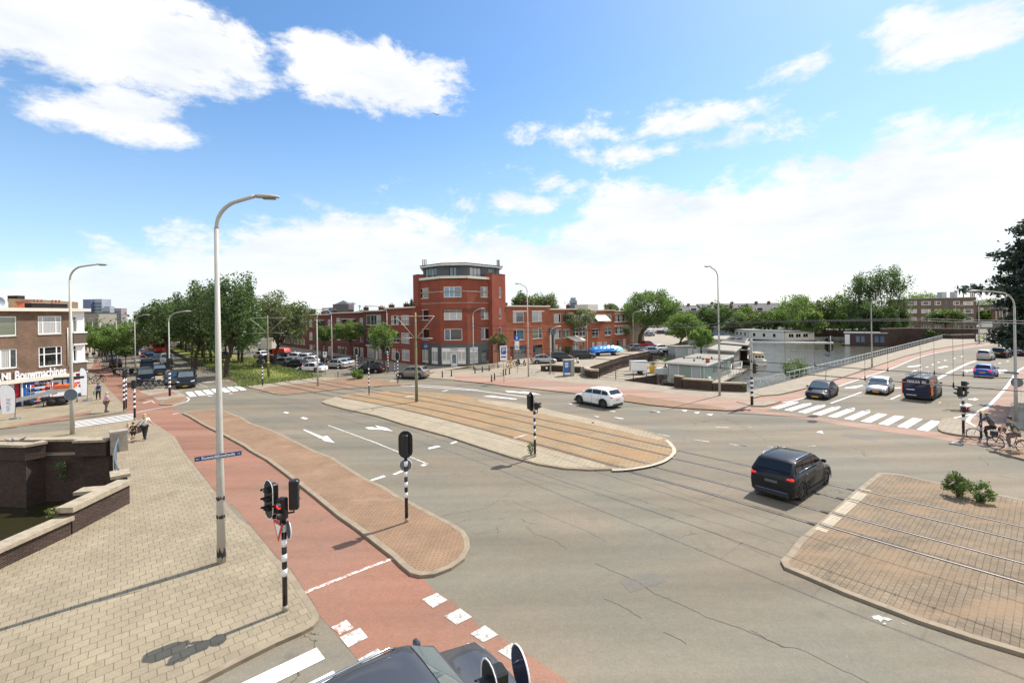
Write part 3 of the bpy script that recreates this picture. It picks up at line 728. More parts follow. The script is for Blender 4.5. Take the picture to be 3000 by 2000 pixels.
line('lane_line','Z3',[(-1000,515),(-560,530),(0,570),(420,624)],.2,'road_paint')
line('lane_line','Z2',[(1800,225),(2000,236),(2352,270)],.16,'road_paint')
mark('lane_dash','Z2',[[(2035,281),(2080,270),(2105,272),(2060,284)],[(1580,193),(1640,186),(1650,190),(1590,197)],[(1200,148),(1310,160),(1320,168),(1250,156)]],'road_paint_old')
mark('give_way_marks','Z3',[[(780,680),(870,688),(862,695),(800,688)],[(1500,742),(1575,750),(1560,757)],[(1750,738),(1805,735),(1790,750)],[(1855,757),(1912,753),(1895,767)],[(1965,774),(2026,768),(2012,783)],[(1175,797),(1262,810),(1240,813),(1180,801)],[(990,783),(1050,795),(1030,797)],[(1140,742),(1190,750),(1180,753),(1145,746)]],'road_paint')
mark('lane_dash','Z3',[[(1550,944),(1565,943),(1660,961),(1640,963)],[(1850,990),(1862,989),(2000,1008),(1985,1011)],[(2157,1028),(2170,1027),(2325,1046),(2318,1049)],[(2040,881),(2170,885),(2160,889),(2045,885)],[(2320,881),(2352,883),(2352,887)]],'road_paint_old')
mark('lane_dash','Z4',[[(268,1130),(275,1127),(418,1131),(412,1136)],[(0,1111),(0,1116),(105,1125),(112,1121)],[(560,1130),(665,1118),(660,1123)],[(65,835),(100,831),(132,838),(95,843)],[(1752,1100),(1775,1090),(1852,1106),(1840,1116)]],'road_paint_old')
mark('arrow_head','Z4',[[(665,1010),(712,998),(728,1022)]],'road_paint')
mark('shark_teeth','Z4',[[(470,765),(515,762),(522,772)],[(582,778),(628,773),(632,785)],[(690,792),(740,786),(748,798)],[(805,806),(862,800),(866,812)],[(930,820),(978,812),(985,826)],[(1065,836),(1100,828),(1108,842)]],'road_paint_old')
line('cycle_lane_line','Z4',[(400,772),(560,735),(840,643),(1060,568),(1280,495),(1500,405),(1700,358),(2050,305),(2352,262)],.13,'road_paint',sm=True)
line('cycle_lane_line','Z4',[(2400,468),(2310,510),(2220,632),(2130,733),(2060,802),(1965,855),(1912,895),(1900,930),(1950,962)],.22,'road_paint',sm=True)
line('lane_line','Z4',[(1740,906),(1850,882),(1965,855)],.14,'road_paint')
for pts in ([(785,777),(1035,687)],[(1270,745),(1350,710)]): line('lane_line','Z4',pts,.16,'road_paint')
for pts in ([(1615,592),(1750,520),(1880,458),(1960,432)],[(1630,596),(1765,524),(1895,461),(1970,436)]): line('lane_line','Z4',pts,.12,'road_paint',sm=True)
line('lane_line','Z4',[(970,718),(1035,722)],.14,'road_paint_old'); line('lane_line','Z4',[(1215,738),(1275,745)],.14,'road_paint_old')
mark('lane_arrow','Z4',[[(898,650),(960,640),(1045,628),(1050,636),(990,653),(905,655)],[(1300,650),(1355,648),(1355,655),(1310,657)],[(1398,480),(1440,474),(1490,470),(1515,462),(1520,466),(1490,480),(1420,484)],[(1650,490),(1690,478),(1730,476),(1740,480),(1700,486),(1690,496)],[(1840,510),(1880,508),(1935,502),(1940,512),(1900,518),(1890,526),(1870,514)],[(2130,508),(2180,510),(2190,503),(2225,512),(2190,520),(2180,515),(2120,530),(2190,530),(2130,536),(2110,520)]],'road_paint')
mark('lane_arrow','Z4',[[(1900,741),(1948,741),(1945,732),(1985,745),(1945,756),(1942,748),(1905,748)],[(1830,785),(1885,785),(1882,776),(1938,792),(1885,806),(1878,797),(1835,796)]],'road_paint')
mark('lane_dash','Z4',[[(x,y),(x+18,y-5),(x+30,y),(x+10,y+5)] for x,y in ((1500,502),(1552,483),(1598,464),(1645,446),(1700,430),(1775,414),(1835,398),(2095,468),(2140,453),(2205,437),(1655,770))],'road_paint_old')
line('cycle_line','Z1',[(1340,697),(1500,665),(1700,632),(1840,590)],.12,'road_paint')
line('cycle_line','Z1',[(1840,590),(1862,570),(1850,552),(1810,542)],.14,'road_paint')
mark('cycle_mark','Z1',[[(1400,605),(1495,577),(1530,605),(1515,605),(1490,586),(1410,611)],[(1695,712),(1700,717),(1768,706),(1755,702)]],'road_paint_old')
line('stop_line','Z1',[(1740,488),(1800,480)],.3,'road_paint_old'); line('lane_line','Z1',[(1930,440),(2000,455),(2090,448)],.12,'road_paint_old'); line('lane_line','Z1',[(1960,420),(2050,452)],.12,'road_paint_old')
mark('lane_dash','Z1',[[(2040,537),(2080,530),(2098,535),(2060,542)],[(2002,524),(2045,518),(2062,523),(2020,530)],[(2248,512),(2280,507),(2300,512),(2260,517)],[(1975,400),(2075,396),(2110,402),(2010,406)]],'road_paint_old')
mark('tram_stop_mark','Z3',[[(300,975),(330,968),(445,940),(425,950),(330,980)]],'road_paint_old',.102)
mark('tram_stop_mark','Z2',[[(1720,330),(1800,316),(1815,319),(1740,335)]],'road_paint_old',.102)
mark('paint_splash','Z8',[[(650,1205),(690,1200),(740,1215),(765,1225),(740,1230),(715,1222),(700,1240),(690,1225),(665,1222)],[(705,1245),(725,1240),(735,1250),(715,1254)],[(800,1235),(850,1255),(825,1247)]],'road_paint_old')
mark('drain_cover','Z4',[[(590,922),(620,915),(665,917),(682,928),(650,936),(605,932)]],'rail_groove')
mark('drain_cover','Z3',[[(975,843),(990,838),(1008,847),(990,851)]],'rail_groove',.1)
def crack(v,pts,w=.02,seed=1):
    r = random.Random(seed); q = [P(v,x,y) for x,y in pts]; o = []
    for i in range(len(q)-1):
        n = max(2,int(math.hypot(q[i+1][0]-q[i][0],q[i+1][1]-q[i][1])/.12))
        for k in range(n): f = k/n; o.append((lerp(q[i][0],q[i+1][0],f)+r.uniform(-.022,.022),lerp(q[i][1],q[i+1][1],f)+r.uniform(-.022,.022)))
    o.append(q[-1]); b = MB(); strip(b,o,w*.75,.0045); st(b.build('road_crack','crack_dark',fix=False))
crack('Z7',[(480,1078),(600,1130),(730,1185),(820,1250),(950,1305),(1120,1385),(1220,1420),(1330,1455),(1568,1560)],.022)
crack('Z7',[(80,865),(130,910),(240,940),(315,995)],.014,2)
crack('Z7',[(530,1280),(620,1315),(745,1395)],.018,3); crack('Z7',[(870,1468),(940,1500),(1000,1540)],.022,4)
crack('Z8',[(0,1285),(160,1370),(260,1380),(380,1440),(500,1500),(640,1568)],.016,5)
crack('Z6',[(1090,668),(1340,620),(1476,530)],.012,6); crack('Z7',[(680,590),(830,620),(1000,685),(1130,725),(1230,650),(1260,605)],.014,7)
crack('Z7',[(1120,720),(1300,765),(1568,850)],.012,8); crack('Z3',[(2075,765),(2200,840),(2352,940)],.02,9); crack('Z4',[(0,915),(150,1010),(260,1075),(620,1120),(1000,1180)],.018,10)

for v_,pts in (('Z7',[(200,556),(840,745),(1568,965)]),('Z7',[(0,556),(570,705),(1160,900),(1480,1040)]),('Z7',[(0,720),(430,890),(540,950)]),('Z2',[(160,390),(700,640),(860,705)]),('Z2',[(240,370),(560,490),(940,605)]),('Z3',[(1000,850),(1400,850),(2352,1000)])): line('asphalt_seam',v_,pts,.025,'asphalt_dark',.0046)
for v_,l in (('Z7',[(620,1180),(820,1120),(880,1180),(680,1245)]),('Z2',[(1100,480),(1280,452),(1300,470),(1120,500)]),('Z4',[(900,1010),(1180,1050),(1150,1085),(870,1040)])): sheet('asphalt_patch',Z(v_,*l),'asphalt_dark',.0043)
# ------------------------------------------------------------------ building parts
class Wall:
    """a straight facade from A to B (left to right as seen from the street)"""
    def __init__(s,A,B,parent):
        s.A = Vector(A[:2]); s.B = Vector(B[:2]); s.d = (s.B-s.A); s.L = s.d.length; s.d.normalize(); s.n = Vector((s.d.y,-s.d.x)); s.holes = []; s.p = parent
    def pt(s,u,z,out=0.0): q = s.A+s.d*u+s.n*out; return (q.x,q.y,z)
    def uz(s,v,x,y): return on_wall(s.A,s.B,v,x,y)
    def rect(s,v,x0,y0,x1,y1):
        xm,ym = (x0+x1)/2,(y0+y1)/2
        u0,u1 = s.uz(v,x0,ym)[0],s.uz(v,x1,ym)[0]; z1,z0 = s.uz(v,xm,y0)[1],s.uz(v,xm,y1)[1]
        return (max(.02,u0),min(s.L-.02,u1),z0,z1)
    def wall(s,z0,z1,mat,name='wall',u0=0,u1=None,reveal=.14,bands=()):
        u1 = s.L if u1 is None else u1
        hs = [h for h in s.holes if h[1] > u0 and h[0] < u1 and h[3] > z0 and h[2] < z1]
        us = sorted({u0,u1,*[min(max(q,u0),u1) for h in hs for q in h[:2]]}); zs = sorted({z0,z1,*[min(max(q,z0),z1) for h in hs for q in h[2:4]]})
        b = MB()
        for i in range(len(us)-1):
            for j in range(len(zs)-1):
                a,c,e,f = us[i],us[i+1],zs[j],zs[j+1]
                if c-a < 1e-4 or f-e < 1e-4: continue
                um,zm = (a+c)/2,(e+f)/2
                if any(h[0] < um < h[1] and h[2] < zm < h[3] for h in hs): continue
                b.add([s.pt(a,e),s.pt(c,e),s.pt(c,f),s.pt(a,f)],[(0,1,2,3)],0,uvs=[[(a,e),(c,e),(c,f),(a,f)]])
        for h in hs:
            a,c,e,f = h[:4]; r = -reveal
            for q in (((a,e),(a,f)),((c,f),(c,e)),((a,f),(c,f)),((c,e),(a,e))):
                (p0,q0),(p1,q1) = q
                b.add([s.pt(p0,q0),s.pt(p1,q1),s.pt(p1,q1,r),s.pt(p0,q0,r)],[(0,1,2,3)],0,uvs=[[(p0,q0),(p1,q1),(p1+.1,q1),(p0+.1,q0)]])
        return b.build(name,mat,s.p,world=True)
    def slab(s,u0,u1,z0,z1,o0,o1,b,mi=0):
        ps = [s.pt(u,z,o) for z in (z0,z1) for u,o in ((u0,o0),(u1,o0),(u1,o1),(u0,o1))]
        b.add(ps,[(3,2,1,0),(4,5,6,7),(0,1,5,4),(1,2,6,5),(2,3,7,6),(3,0,4,7)],mi); return b
    def part(s,name,mat,u0,u1,z0,z1,o0,o1,parent=None):
        b = MB(); s.slab(u0,u1,z0,z1,o0,o1,b); return b.build(name,mat,parent or s.p,world=True)
    def window(s,h,cols=(.5,),row=None,pane='glass_dark',frame='white_paint',sill='concrete',depth=.10,fw=.085,lights=None,name='window'):
        """frame with bars at the given fractions; each window has its pane and sill; it cuts its own hole"""
        if h[1]-h[0] < .15 or h[3]-h[2] < .15: return None
        s.holes.append(h); u0,u1,z0,z1 = h; o0,o1 = -depth-.03,-depth+.03; b = MB(); w = u1-u0; hh = z1-z0
        s.slab(u0,u0+fw,z0,z1,o0,o1,b); s.slab(u1-fw,u1,z0,z1,o0,o1,b)
        s.slab(u0+fw,u1-fw,z0,z0+fw,o0,o1,b); s.slab(u0+fw,u1-fw,z1-fw,z1,o0,o1,b)
        for c in cols: s.slab(u0+w*c-fw*.5,u0+w*c+fw*.5,z0+fw,z1-fw,o0+.004,o1-.004,b)
        if row: s.slab(u0+fw,u1-fw,z0+hh*row-fw*.4,z0+hh*row+fw*.4,o0+.008,o1-.008,b)
        f = b.build(name,frame,s.p,world=True)
        seg = [0,*cols,1]; pm = pane if isinstance(pane,(list,tuple)) else [pane]
        b = MB(); ms = list(dict.fromkeys(pm))
        for i in range(len(seg)-1):
            a,c = u0+w*seg[i]+(0 if i else fw*.5),u0+w*seg[i+1]; m_ = ms.index(pm[i % len(pm)])
            b.add([s.pt(a,z0+.02,-depth),s.pt(c,z0+.02,-depth),s.pt(c,z1-.02,-depth),s.pt(a,z1-.02,-depth)],[(0,1,2,3)],m_,uvs=[[(a,z0),(c,z0),(c,z1),(a,z1)]])
        b.build('pane',ms,f,world=True)
        if sill: b = MB(); s.slab(u0-.05,u1+.05,z0-.07,z0,-depth,.06,b); b.build('sill',sill,f,world=True)
        return f
    def door(s,h,mat='door_wood',frame='white_paint',top=None,glass=None):
        s.holes.append(h); u0,u1,z0,z1 = h; b = MB(); d = .12
        s.slab(u0,u0+.06,z0,z1,-d-.02,-d+.05,b); s.slab(u1-.06,u1,z0,z1,-d-.02,-d+.05,b); s.slab(u0+.06,u1-.06,z1-.06,z1,-d-.02,-d+.05,b)
        zt = z1-.06
        if top: s.slab(u0+.06,u1-.06,z1-top-.05,z1-top,-d-.02,-d+.05,b); zt = z1-top-.05
        f = b.build('door',frame,s.p,world=True)
        b = MB(); s.slab(u0+.06,u1-.06,z0,zt,-d-.03,-d+.02,b); b.build('door_leaf',mat,f,world=True)
        if glass: b = MB(); s.slab(u0+.2,u1-.2,z0+.5,zt-.2,-d+.02,-d+.026,b); b.build('door_pane',glass,f,world=True)
        if top: b = MB(); s.slab(u0+.06,u1-.06,z1-top,z1-.06,-d-.01,-d,b); b.build('pane','glass_mid',f,world=True)
        b = MB(); s.slab(u1-.22,u1-.16,z0+1.0,z0+1.12,-d+.02,-d+.06,b); b.build('door_handle','steel',f,world=True)
        return f
def shell(parent,w,depth,z1,mat,z0=0,roofmat='roof_felt',cornice='cream_paint',over=.35,ch=.22,sides=True):
    """side walls, roof slab and cornice behind a facade"""
    A,B = w.A,w.B; n = -w.n*depth; q = [tuple(A),tuple(B),tuple(B+n),tuple(A+n)]
    b = MB()
    for i in (1,2,3):
        a,c = q[i],q[(i+1) % 4]; L = math.hypot(c[0]-a[0],c[1]-a[1])
        b.add([(*a,z0),(*c,z0),(*c,z1),(*a,z1)],[(0,1,2,3)],0,uvs=[[(0,z0),(L,z0),(L,z1),(0,z1)]])
    b.build('side_wall',mat,parent,world=True)
    b = MB(); b.prism(q,z1,z1+.06,0,bottom=True); rf = b.build('roof',roofmat,parent,world=True)
    if cornice: w.part('cornice',cornice,0,w.L,z1-.04,z1-.04+ch,-.3,over)
    return rf
def chimney(parent,x,y,z,w=.9,d=.6,h=1.0,mat='brick_dark_red',pots=2,rz=0):
    b = MB(); b.box((x,y,z+h/2),(w,d,h),0,rz); b.box((x,y,z+h+.04),(w+.12,d+.12,.09),1,rz)
    for k in range(pots): b.lathe([(.09,z+h+.08),(.08,z+h+.4)],(x+(k-(pots-1)/2)*.32*math.cos(rz),y+(k-(pots-1)/2)*.32*math.sin(rz),0),n=8,mi=2)
    return b.build('chimney',[mat,'concrete','terracotta'],parent,world=True)
def bthing(name,label,p,cat='building',group=None): return thing(name,label,cat,(p[0],p[1],0),0,group)

# --- corner block with the penthouse
K = [PT('T',205,600,76.8)[:2],PT('T',508,600,72.6)[:2],PT('T',868,600,72.6)[:2],PT('T',1206,600,77.0)[:2]]
tw = bthing('apartment_building','four-storey red brick corner block with grey ground floor and dark penthouse on top',K[1])
wl,wc,wr = Wall(K[0],K[1],tw),Wall(K[1],K[2],tw),Wall(K[2],K[3],tw)
TOPZ = 14.35
wl.window(wl.rect('T',225,388,348,528),(.34,),None,['glass_dark','curtain_warm']); wl.window(wl.rect('T',228,676,350,820),(.33,),None,['glass_mid','glass_dark']); wl.window(wl.rect('T',231,936,356,1084),(.3,),None,['glass_mid','glass_dark'])
wl.window(wl.rect('T',262,1220,345,1385),(.5,),None,['curtain'],frame='white_paint'); wl.window(wl.rect('T',388,1186,472,1410),(.5,),None,['curtain','curtain'])
wc.window(wc.rect('T',553,366,792,510),(.32,.58),None,['curtain_blue','curtain_blue','glass_blue']); wc.window(wc.rect('T',556,668,798,815),(.3,.7),.66,['curtain']); wc.window(wc.rect('T',562,936,802,1090),(.33,),None,['glass_blue','glass_mid'])
wc.window(wc.rect('T',527,1190,648,1412),(.5,),.26,['curtain']); wc.window(wc.rect('T',742,1190,852,1412),(.5,),.26,['curtain'])
wc.window(wc.rect('T',650,1190,740,1256),(),None,['pale_grey'],sill=None); wc.door(wc.rect('T',650,1262,738,1444),'white_gloss',glass='glass_blue')
for z0,z1 in ((1196,1248),):
    for W_,a,c in ((wc,530,646),(wc,744,850),(wl,390,470),(wr,908,1018)):
        h = W_.rect('T',a,z0,c,z1); W_.part('fascia_panel','white_gloss',h[0],h[1],h[2],h[3],-.09,-.05)
for W_,a,c in ((wc,530,640),(wc,744,850),(wl,390,472),(wl,264,344)):
    h = W_.rect('T',a,1370,c,1406); W_.part('base_panel','white_gloss',h[0],h[1],h[2],h[3],-.09,-.05)
wr.window(wr.rect('T',1052,370,1186,512),(.36,),None,['glass_mid','curtain']); wr.window(wr.rect('T',1056,665,1190,806),(.36,),None,['glass_dark','curtain']); wr.window(wr.rect('T',1060,922,1196,1078),(.38,),None,['glass_blue','glass_dark'])
wr.window(wr.rect('T',908,1184,1020,1400),(.5,),.26,['curtain']); wr.window(wr.rect('T',1068,1215,1196,1365),(.5,),None,['glass_mid'],frame='slate_grey'); wr.window(wr.rect('T',1112,1384,1160,1416),(),None,['glass_dark'])
for W_ in (wl,wc,wr):
    zg = 3.55 if W_ is not wr else 3.6
    W_.wall(0,zg,'grey_plinth','ground_floor_wall'); W_.wall(zg,TOPZ-.02,'brick_red','wall')
    W_.part('cornice','cream_paint',-.1 if W_ is wl else 0,W_.L+(.1 if W_ is wr else 0),TOPZ-.35,TOPZ+.05,-.2,.25)
for (zz,hh,mt) in ((11.85,.16,'concrete'),(10.05,.11,'concrete')):
    for W_ in (wl,wc,wr):
        W_.part('brick_band',mt,0,W_.L,zz,zz+hh,-.02,.03)
for q in range(3):
    for W_ in (wc,wr): W_.part('brick_band','brick_dark_red',0 if W_ is wr else W_.L*.08,W_.L,8.62+q*.22,8.72+q*.22,-.02,.045)
# piers left and right
pl0,pl1 = PT('T',143,600,77.6)[:2],PT('T',207,600,76.0)[:2]; pr0,pr1 = PT('T',1208,600,76.0)[:2],PT('T',1390,600,79.7)[:2]
wpl,wpr = Wall(pl0,pl1,tw),Wall(pr0,pr1,tw)
for yy in ((375,517),(660,800),(912,1050)): wpr.window(wpr.rect('T',1302,yy[0],1334,yy[1]),(),None,['glass_mid'],sill=None,fw=.09)
for W_,z1 in ((wpl,15.0),(wpr,15.05)):
    W_.wall(3.3 if W_ is wpr else 0,z1,'brick_red','pier_wall')
    W_.part('coping','roof_felt',-.03,W_.L+.03,z1,z1+.08,-1.6,.04)
    b = MB()
    for (a,o1,c,o2) in ((0,0,0,-1.55),(W_.L,-1.55 if W_ is wpl else -1.5,W_.L,0),(W_.L,-1.55,0,-1.55)):
        p_,q_ = W_.pt(a,0,o1),W_.pt(c,0,o2); L = math.dist(p_,q_); b.add([p_,q_,(*q_[:2],z1),(*p_[:2],z1)],[(0,1,2,3)],0,uvs=[[(0,0),(L,0),(L,z1),(0,z1)]])
    b.build('pier_side','brick_red',tw,world=True)
hp = wpr.L; wpr.part('porch_pier','brick_orange',0,hp*.42,0,3.3,-.4,0); wpr.part('porch_pier','brick_orange',hp*.92,hp,0,3.3,-.4,0)
wpr.part('porch_canopy','grey_plinth',hp*.35,hp+.2,3.15,3.4,-.3,.35)
wpr.part('porch_back','black',hp*.42,hp*.92,0,3.2,-1.5,-1.4)
b = MB(); b.prism([K[0],K[1],K[2],K[3]]+[(pr1[0]-.3,pr1[1]+.2),(-1.6,88),(-18.2,88),(pl0[0]+.2,pl0[1]+.3)],TOPZ-.5,TOPZ-.06,0); b.build('roof','roof_felt',tw,world=True)
b = MB(); pb = [pr1,(-1.5,88.5),(-18.6,88.5),pl0]
for i in range(3):
    a,c = pb[i],pb[i+1]; L = math.hypot(c[0]-a[0],c[1]-a[1]); b.add([(*a,0),(*c,0),(*c,14.2),(*a,14.2)],[(0,1,2,3)],0,uvs=[[(0,0),(L,0),(L,14),(0,14)]])
b.build('back_wall','brick_red',tw,world=True)
# penthouse
Q = [PT('T',275,200,79.2)[:2],PT('T',525,200,75.6)[:2],PT('T',895,200,75.4)[:2],PT('T',1305,200,81.0)[:2]]
pz0,pz1 = TOPZ-.4,16.35
ph = []
for i in range(3):
    W_ = Wall(Q[i],Q[i+1],tw); ph.append(W_)
for a,c,n_ in ((300,455,4),): h = ph[0].rect('T',a,118,c,215); h = (h[0],h[1],pz0+.45,h[3]); ph[0].window(h,(.25,.5,.75),None,['curtain_warm','glass_dark'],frame='black',sill=None)
h = ph[1].rect('T',625,96,735,205); ph[1].window((h[0],h[1],pz0+.5,h[3]),(.5,),None,['glass_blue'],frame='black',sill=None,fw=.14)
h = ph[2].rect('T',905,108,1060,205); ph[2].window((h[0],h[1],pz0+.5,h[3]),(.33,.66),None,['curtain'],frame='black',sill=None)
h = ph[2].rect('T',1155,122,1250,185); ph[2].window((h[0],h[1],pz0+.9,h[3]),(.7,),None,['glass_mid','glass_dark'],frame='black',sill=None)
for W_ in ph: W_.wall(pz0,pz1,'slate_grey','penthouse_wall')
rfq = [PT('T',232,118,78.2)[:2],PT('T',522,70,74.4)[:2],PT('T',848,65,74.2)[:2],PT('T',1348,115,80.8)[:2],(-3.2,91),(-17.2,91)]
b = MB(); b.prism(rfq,pz1,pz1+.22,0,bottom=True); b.build('penthouse_fascia','white_paint',tw,world=True)
b = MB(); b.prism(offset_poly(rfq,-.05),pz1+.22,pz1+.36,0,bottom=True); b.build('penthouse_roof','roof_felt',tw,world=True)
for grp,d in (((270,292,315),79.5),((1275,1290,1303),81.5)):
    for x in grp:
        p_ = PT('T',x,60,d); b = MB(); b.tube([(p_[0],p_[1],pz1+.3),(p_[0],p_[1],pz1+1.5)],.07,8); b.tube([(p_[0],p_[1],pz1+1.5),(p_[0],p_[1],pz1+1.55)],.13,8); b.build('flue_pipe','black',tw,world=True)

# --- red terrace left of the block
LA = (-16.25,75.35); dl = (math.cos(R(131)),math.sin(R(131)))
def LP(s): return (LA[0]+dl[0]*s,LA[1]+dl[1]*s)
def lw_u(v,x): return on_wall(LA,LP(100),v,x,900)[0]
def terrace(label,s0,s1,mat,wins,top,group='terraced houses left of the corner block',doors=(),depth=9,chim=1,cornice='cream_paint',off=0.0,extra=None):
    A,B = LP(s1),LP(s0); n = Vector((B[1]-A[1],A[0]-B[0])).normalized()*off; A = (A[0]+n.x,A[1]+n.y); B = (B[0]+n.x,B[1]+n.y)
    t_ = bthing('terraced_house',label,A,'house',group); W_ = Wall(A,B,t_)
    for w in wins: W_.window(W_.rect(*w[0]),*w[1:3],**(w[3] if len(w) > 3 else {}))
    for d in doors:
        h = W_.rect(*d[0]); W_.door((h[0],h[1],.05,h[3]),*d[1:])
    W_.wall(0,top,mat); shell(t_,W_,depth,top,mat,cornice=cornice)
    for k in range(chim):
        q = W_.pt(W_.L*(.3+.45*k),0,-2.5); chimney(t_,q[0],q[1],top,mat='brick_dark_red' if k % 2 else 'brick_red',rz=R(41),h=.8+.3*((k*7) % 2))
    if extra: extra(W_,t_)
    return t_,W_
GD = dict
terrace('red brick house with paired white windows directly left of the corner block',0,lw_u('C',1215),'brick_red',[
  (('C',1282,385,1400,530),(.33,.66),.62,GD(pane=['curtain','glass_dark'])),(('C',1433,380,1560,532),(.33,.66),.62,GD(pane=['curtain'])),
  (('C',1290,648,1408,802),(.55,),None,GD(pane=['glass_dark'])),(('C',1438,650,1565,812),(.66,),None,GD(pane=['curtain'])),
  (('C',1290,890,1358,1060),(),.75,GD(pane=['curtain'])),(('C',1445,905,1570,1080),(.33,),.8,GD(pane=['curtain']))],9.5,doors=[(('C',1372,900,1428,1080),'door_wood','white_paint',.5)],chim=2)
def bay(W_,t_):
    h = W_.rect('C',905,848,1148,866); W_.part('shop_lintel','white_paint',h[0],h[1],h[2],h[3]+.1,-.05,.12)
terrace('dark red brick house with wide four-light windows and a former shop front',lw_u('C',1215),lw_u('C',872),'brick_dark_red',[
  (('C',900,378,1130,535),(.3,.52,.7),None,GD(pane=['glass_mid','glass_dark','glass_dark','curtain'])),(('C',908,622,1130,782),(.15,.52,.7),None,GD(pane=['glass_dark','glass_mid'])),
  (('C',915,870,1030,1032),(),None,GD(pane=['curtain'])),(('C',1088,878,1140,1048),(),.8,GD(pane=['curtain']))],9.15,doors=[(('C',1043,880,1078,1090),'white_gloss','white_paint',.6)],chim=2,off=.15,extra=bay)
def loggia(v,rects):
    def f(W_,t_):
        for r_ in rects:
            h = W_.rect(v,*r_); W_.part('awning_box','pale_grey',h[0]-.1,h[1]+.1,h[3]-.05,h[3]+.15,-.02,.35); W_.part('balcony_front','brick_red',h[0],h[1],h[2]-.95,h[2],-.02,.05)
    return f
terrace('dark red house with tall narrow windows and an upper loggia behind a round street tree',lw_u('C',872),lw_u('C',370),'brick_dark_red',[
  (('C',445,425,508,545),(.5,),.6,GD(pane=['curtain'])),(('C',800,423,875,548),(),.6,GD(pane=['curtain'])),(('C',545,445,740,500),(.3,.6),None,GD(pane=['glass_dark'],frame='black',sill=None,depth=.5)),
  (('C',455,645,510,765),(.5,),.6,GD(pane=['glass_dark'])),(('C',810,648,880,790),(),None,GD(pane=['curtain_green'])),(('C',560,650,740,760),(.5,),.6,GD(pane=['glass_dark'])),
  (('C',705,865,742,1020),(),.8,GD(pane=['glass_dark'])),(('C',757,870,792,1020),(),.8,GD(pane=['glass_dark'])),(('C',808,875,885,1035),(),None,GD(pane=['curtain'])),(('C',455,850,520,1000),(),None,GD(pane=['glass_mid'],frame='wood')),(('C',575,860,610,1000),(),None,GD(pane=['glass_mid']))],
  9.0,doors=[(('C',530,855,562,1040),'black_gloss','white_paint',.5)],chim=3,extra=loggia('C',[(545,445,740,500)]))
terrace('dark red terraced house with a wide loggia and a row of narrow ground floor windows',lw_u('C',370),lw_u('C',-10),'brick_dark_red',[
  (('C',25,450,75,560),(.5,),.6,GD(pane=['curtain'])),(('C',130,462,265,545),(.3,.7),None,GD(pane=['glass_dark'],frame='black',sill=None,depth=.5)),(('C',313,448,356,560),(.5,),.6,GD(pane=['curtain'])),
  (('C',30,640,80,760),(.5,),.6,GD(pane=['curtain'])),(('C',140,640,230,752),(.3,.6),.7,GD(pane=['glass_dark'])),(('C',318,650,358,760),(.5,),.6,GD(pane=['glass_dark'])),
  (('C',35,832,82,960),(.5,),.6,GD(pane=['curtain'])),(('C',240,850,268,1000),(),.7,GD(pane=['glass_mid'])),(('C',318,858,366,995),(),.8,GD(pane=['curtain']))],
  8.75,doors=[(('C',92,835,122,1010),'door_wood','white_paint',.5)],chim=2,extra=loggia('C',[(130,462,265,545)]))
rr = random.Random(5)
for k,(s0,s1) in enumerate(((lw_u('C',-10),66),(66,82),(82,100))):
    A,B = LP(s1),LP(s0); t_ = bthing('terraced_house',['dark red terraced house half hidden behind the crown of the second avenue tree','terraced house with pale shop front seen between the tree trunks','farthest terraced house of the row, behind the big trees'][k],A,'house','terraced houses left of the corner block'); W_ = Wall(A,B,t_)
    for i in range(int(W_.L/2.6)):
        u = 1.0+i*2.6
        for z in (1.0,4.0,6.7): W_.window((u,u+(1.3 if z > 2 else 1.8),z,z+1.5),(.5,),.65,pane=rr.choice(['curtain','glass_dark','glass_mid']))
    if k == 1: W_.part('shop_fascia','pale_grey',0,W_.L,3.0,3.5,0,.2)
    W_.wall(0,8.7,'brick_dark_red'); shell(t_,W_,9,8.7,'brick_dark_red')

# --- orange-red terrace right of the block
RA = (-1.3,79.7); dr = (math.cos(R(49)),math.sin(R(49)))
def RP(s): return (RA[0]+dr[0]*s,RA[1]+dr[1]*s)
def rw_u(v,x): return on_wall(RA,RP(100),v,x,900)[0]
def terrace_r(label,s0,s1,mat,wins,top,doors=(),chim=1,extra=None,off=0):
    A,B = RP(s0),RP(s1); n = Vector((B[1]-A[1],A[0]-B[0])).normalized()*off; A = (A[0]+n.x,A[1]+n.y); B = (B[0]+n.x,B[1]+n.y)
    t_ = bthing('terraced_house',label,A,'house','terraced houses right of the corner block'); W_ = Wall(A,B,t_)
    for w in wins: W_.window(W_.rect(*w[0]),*w[1:3],**(w[3] if len(w) > 3 else {}))
    for d in doors: h = W_.rect(*d[0]); W_.door((h[0],h[1],.05,h[3]),*d[1:])
    W_.wall(0,top,mat); shell(t_,W_,9,top,mat)
    for k in range(chim):
        q = W_.pt(W_.L*(.25+.5*k),0,-3); chimney(t_,q[0],q[1],top,rz=R(49),h=.7+.3*(k % 2))
    if extra: extra(W_,t_)
    return t_,W_
def boxes(W_,t_):
    for r_ in ((268,475,478,488),(560,475,748,487)): h = W_.rect('E',*r_); W_.part('blind_box','cream_paint',h[0],h[1],h[2],h[3]+.08,-.02,.14)
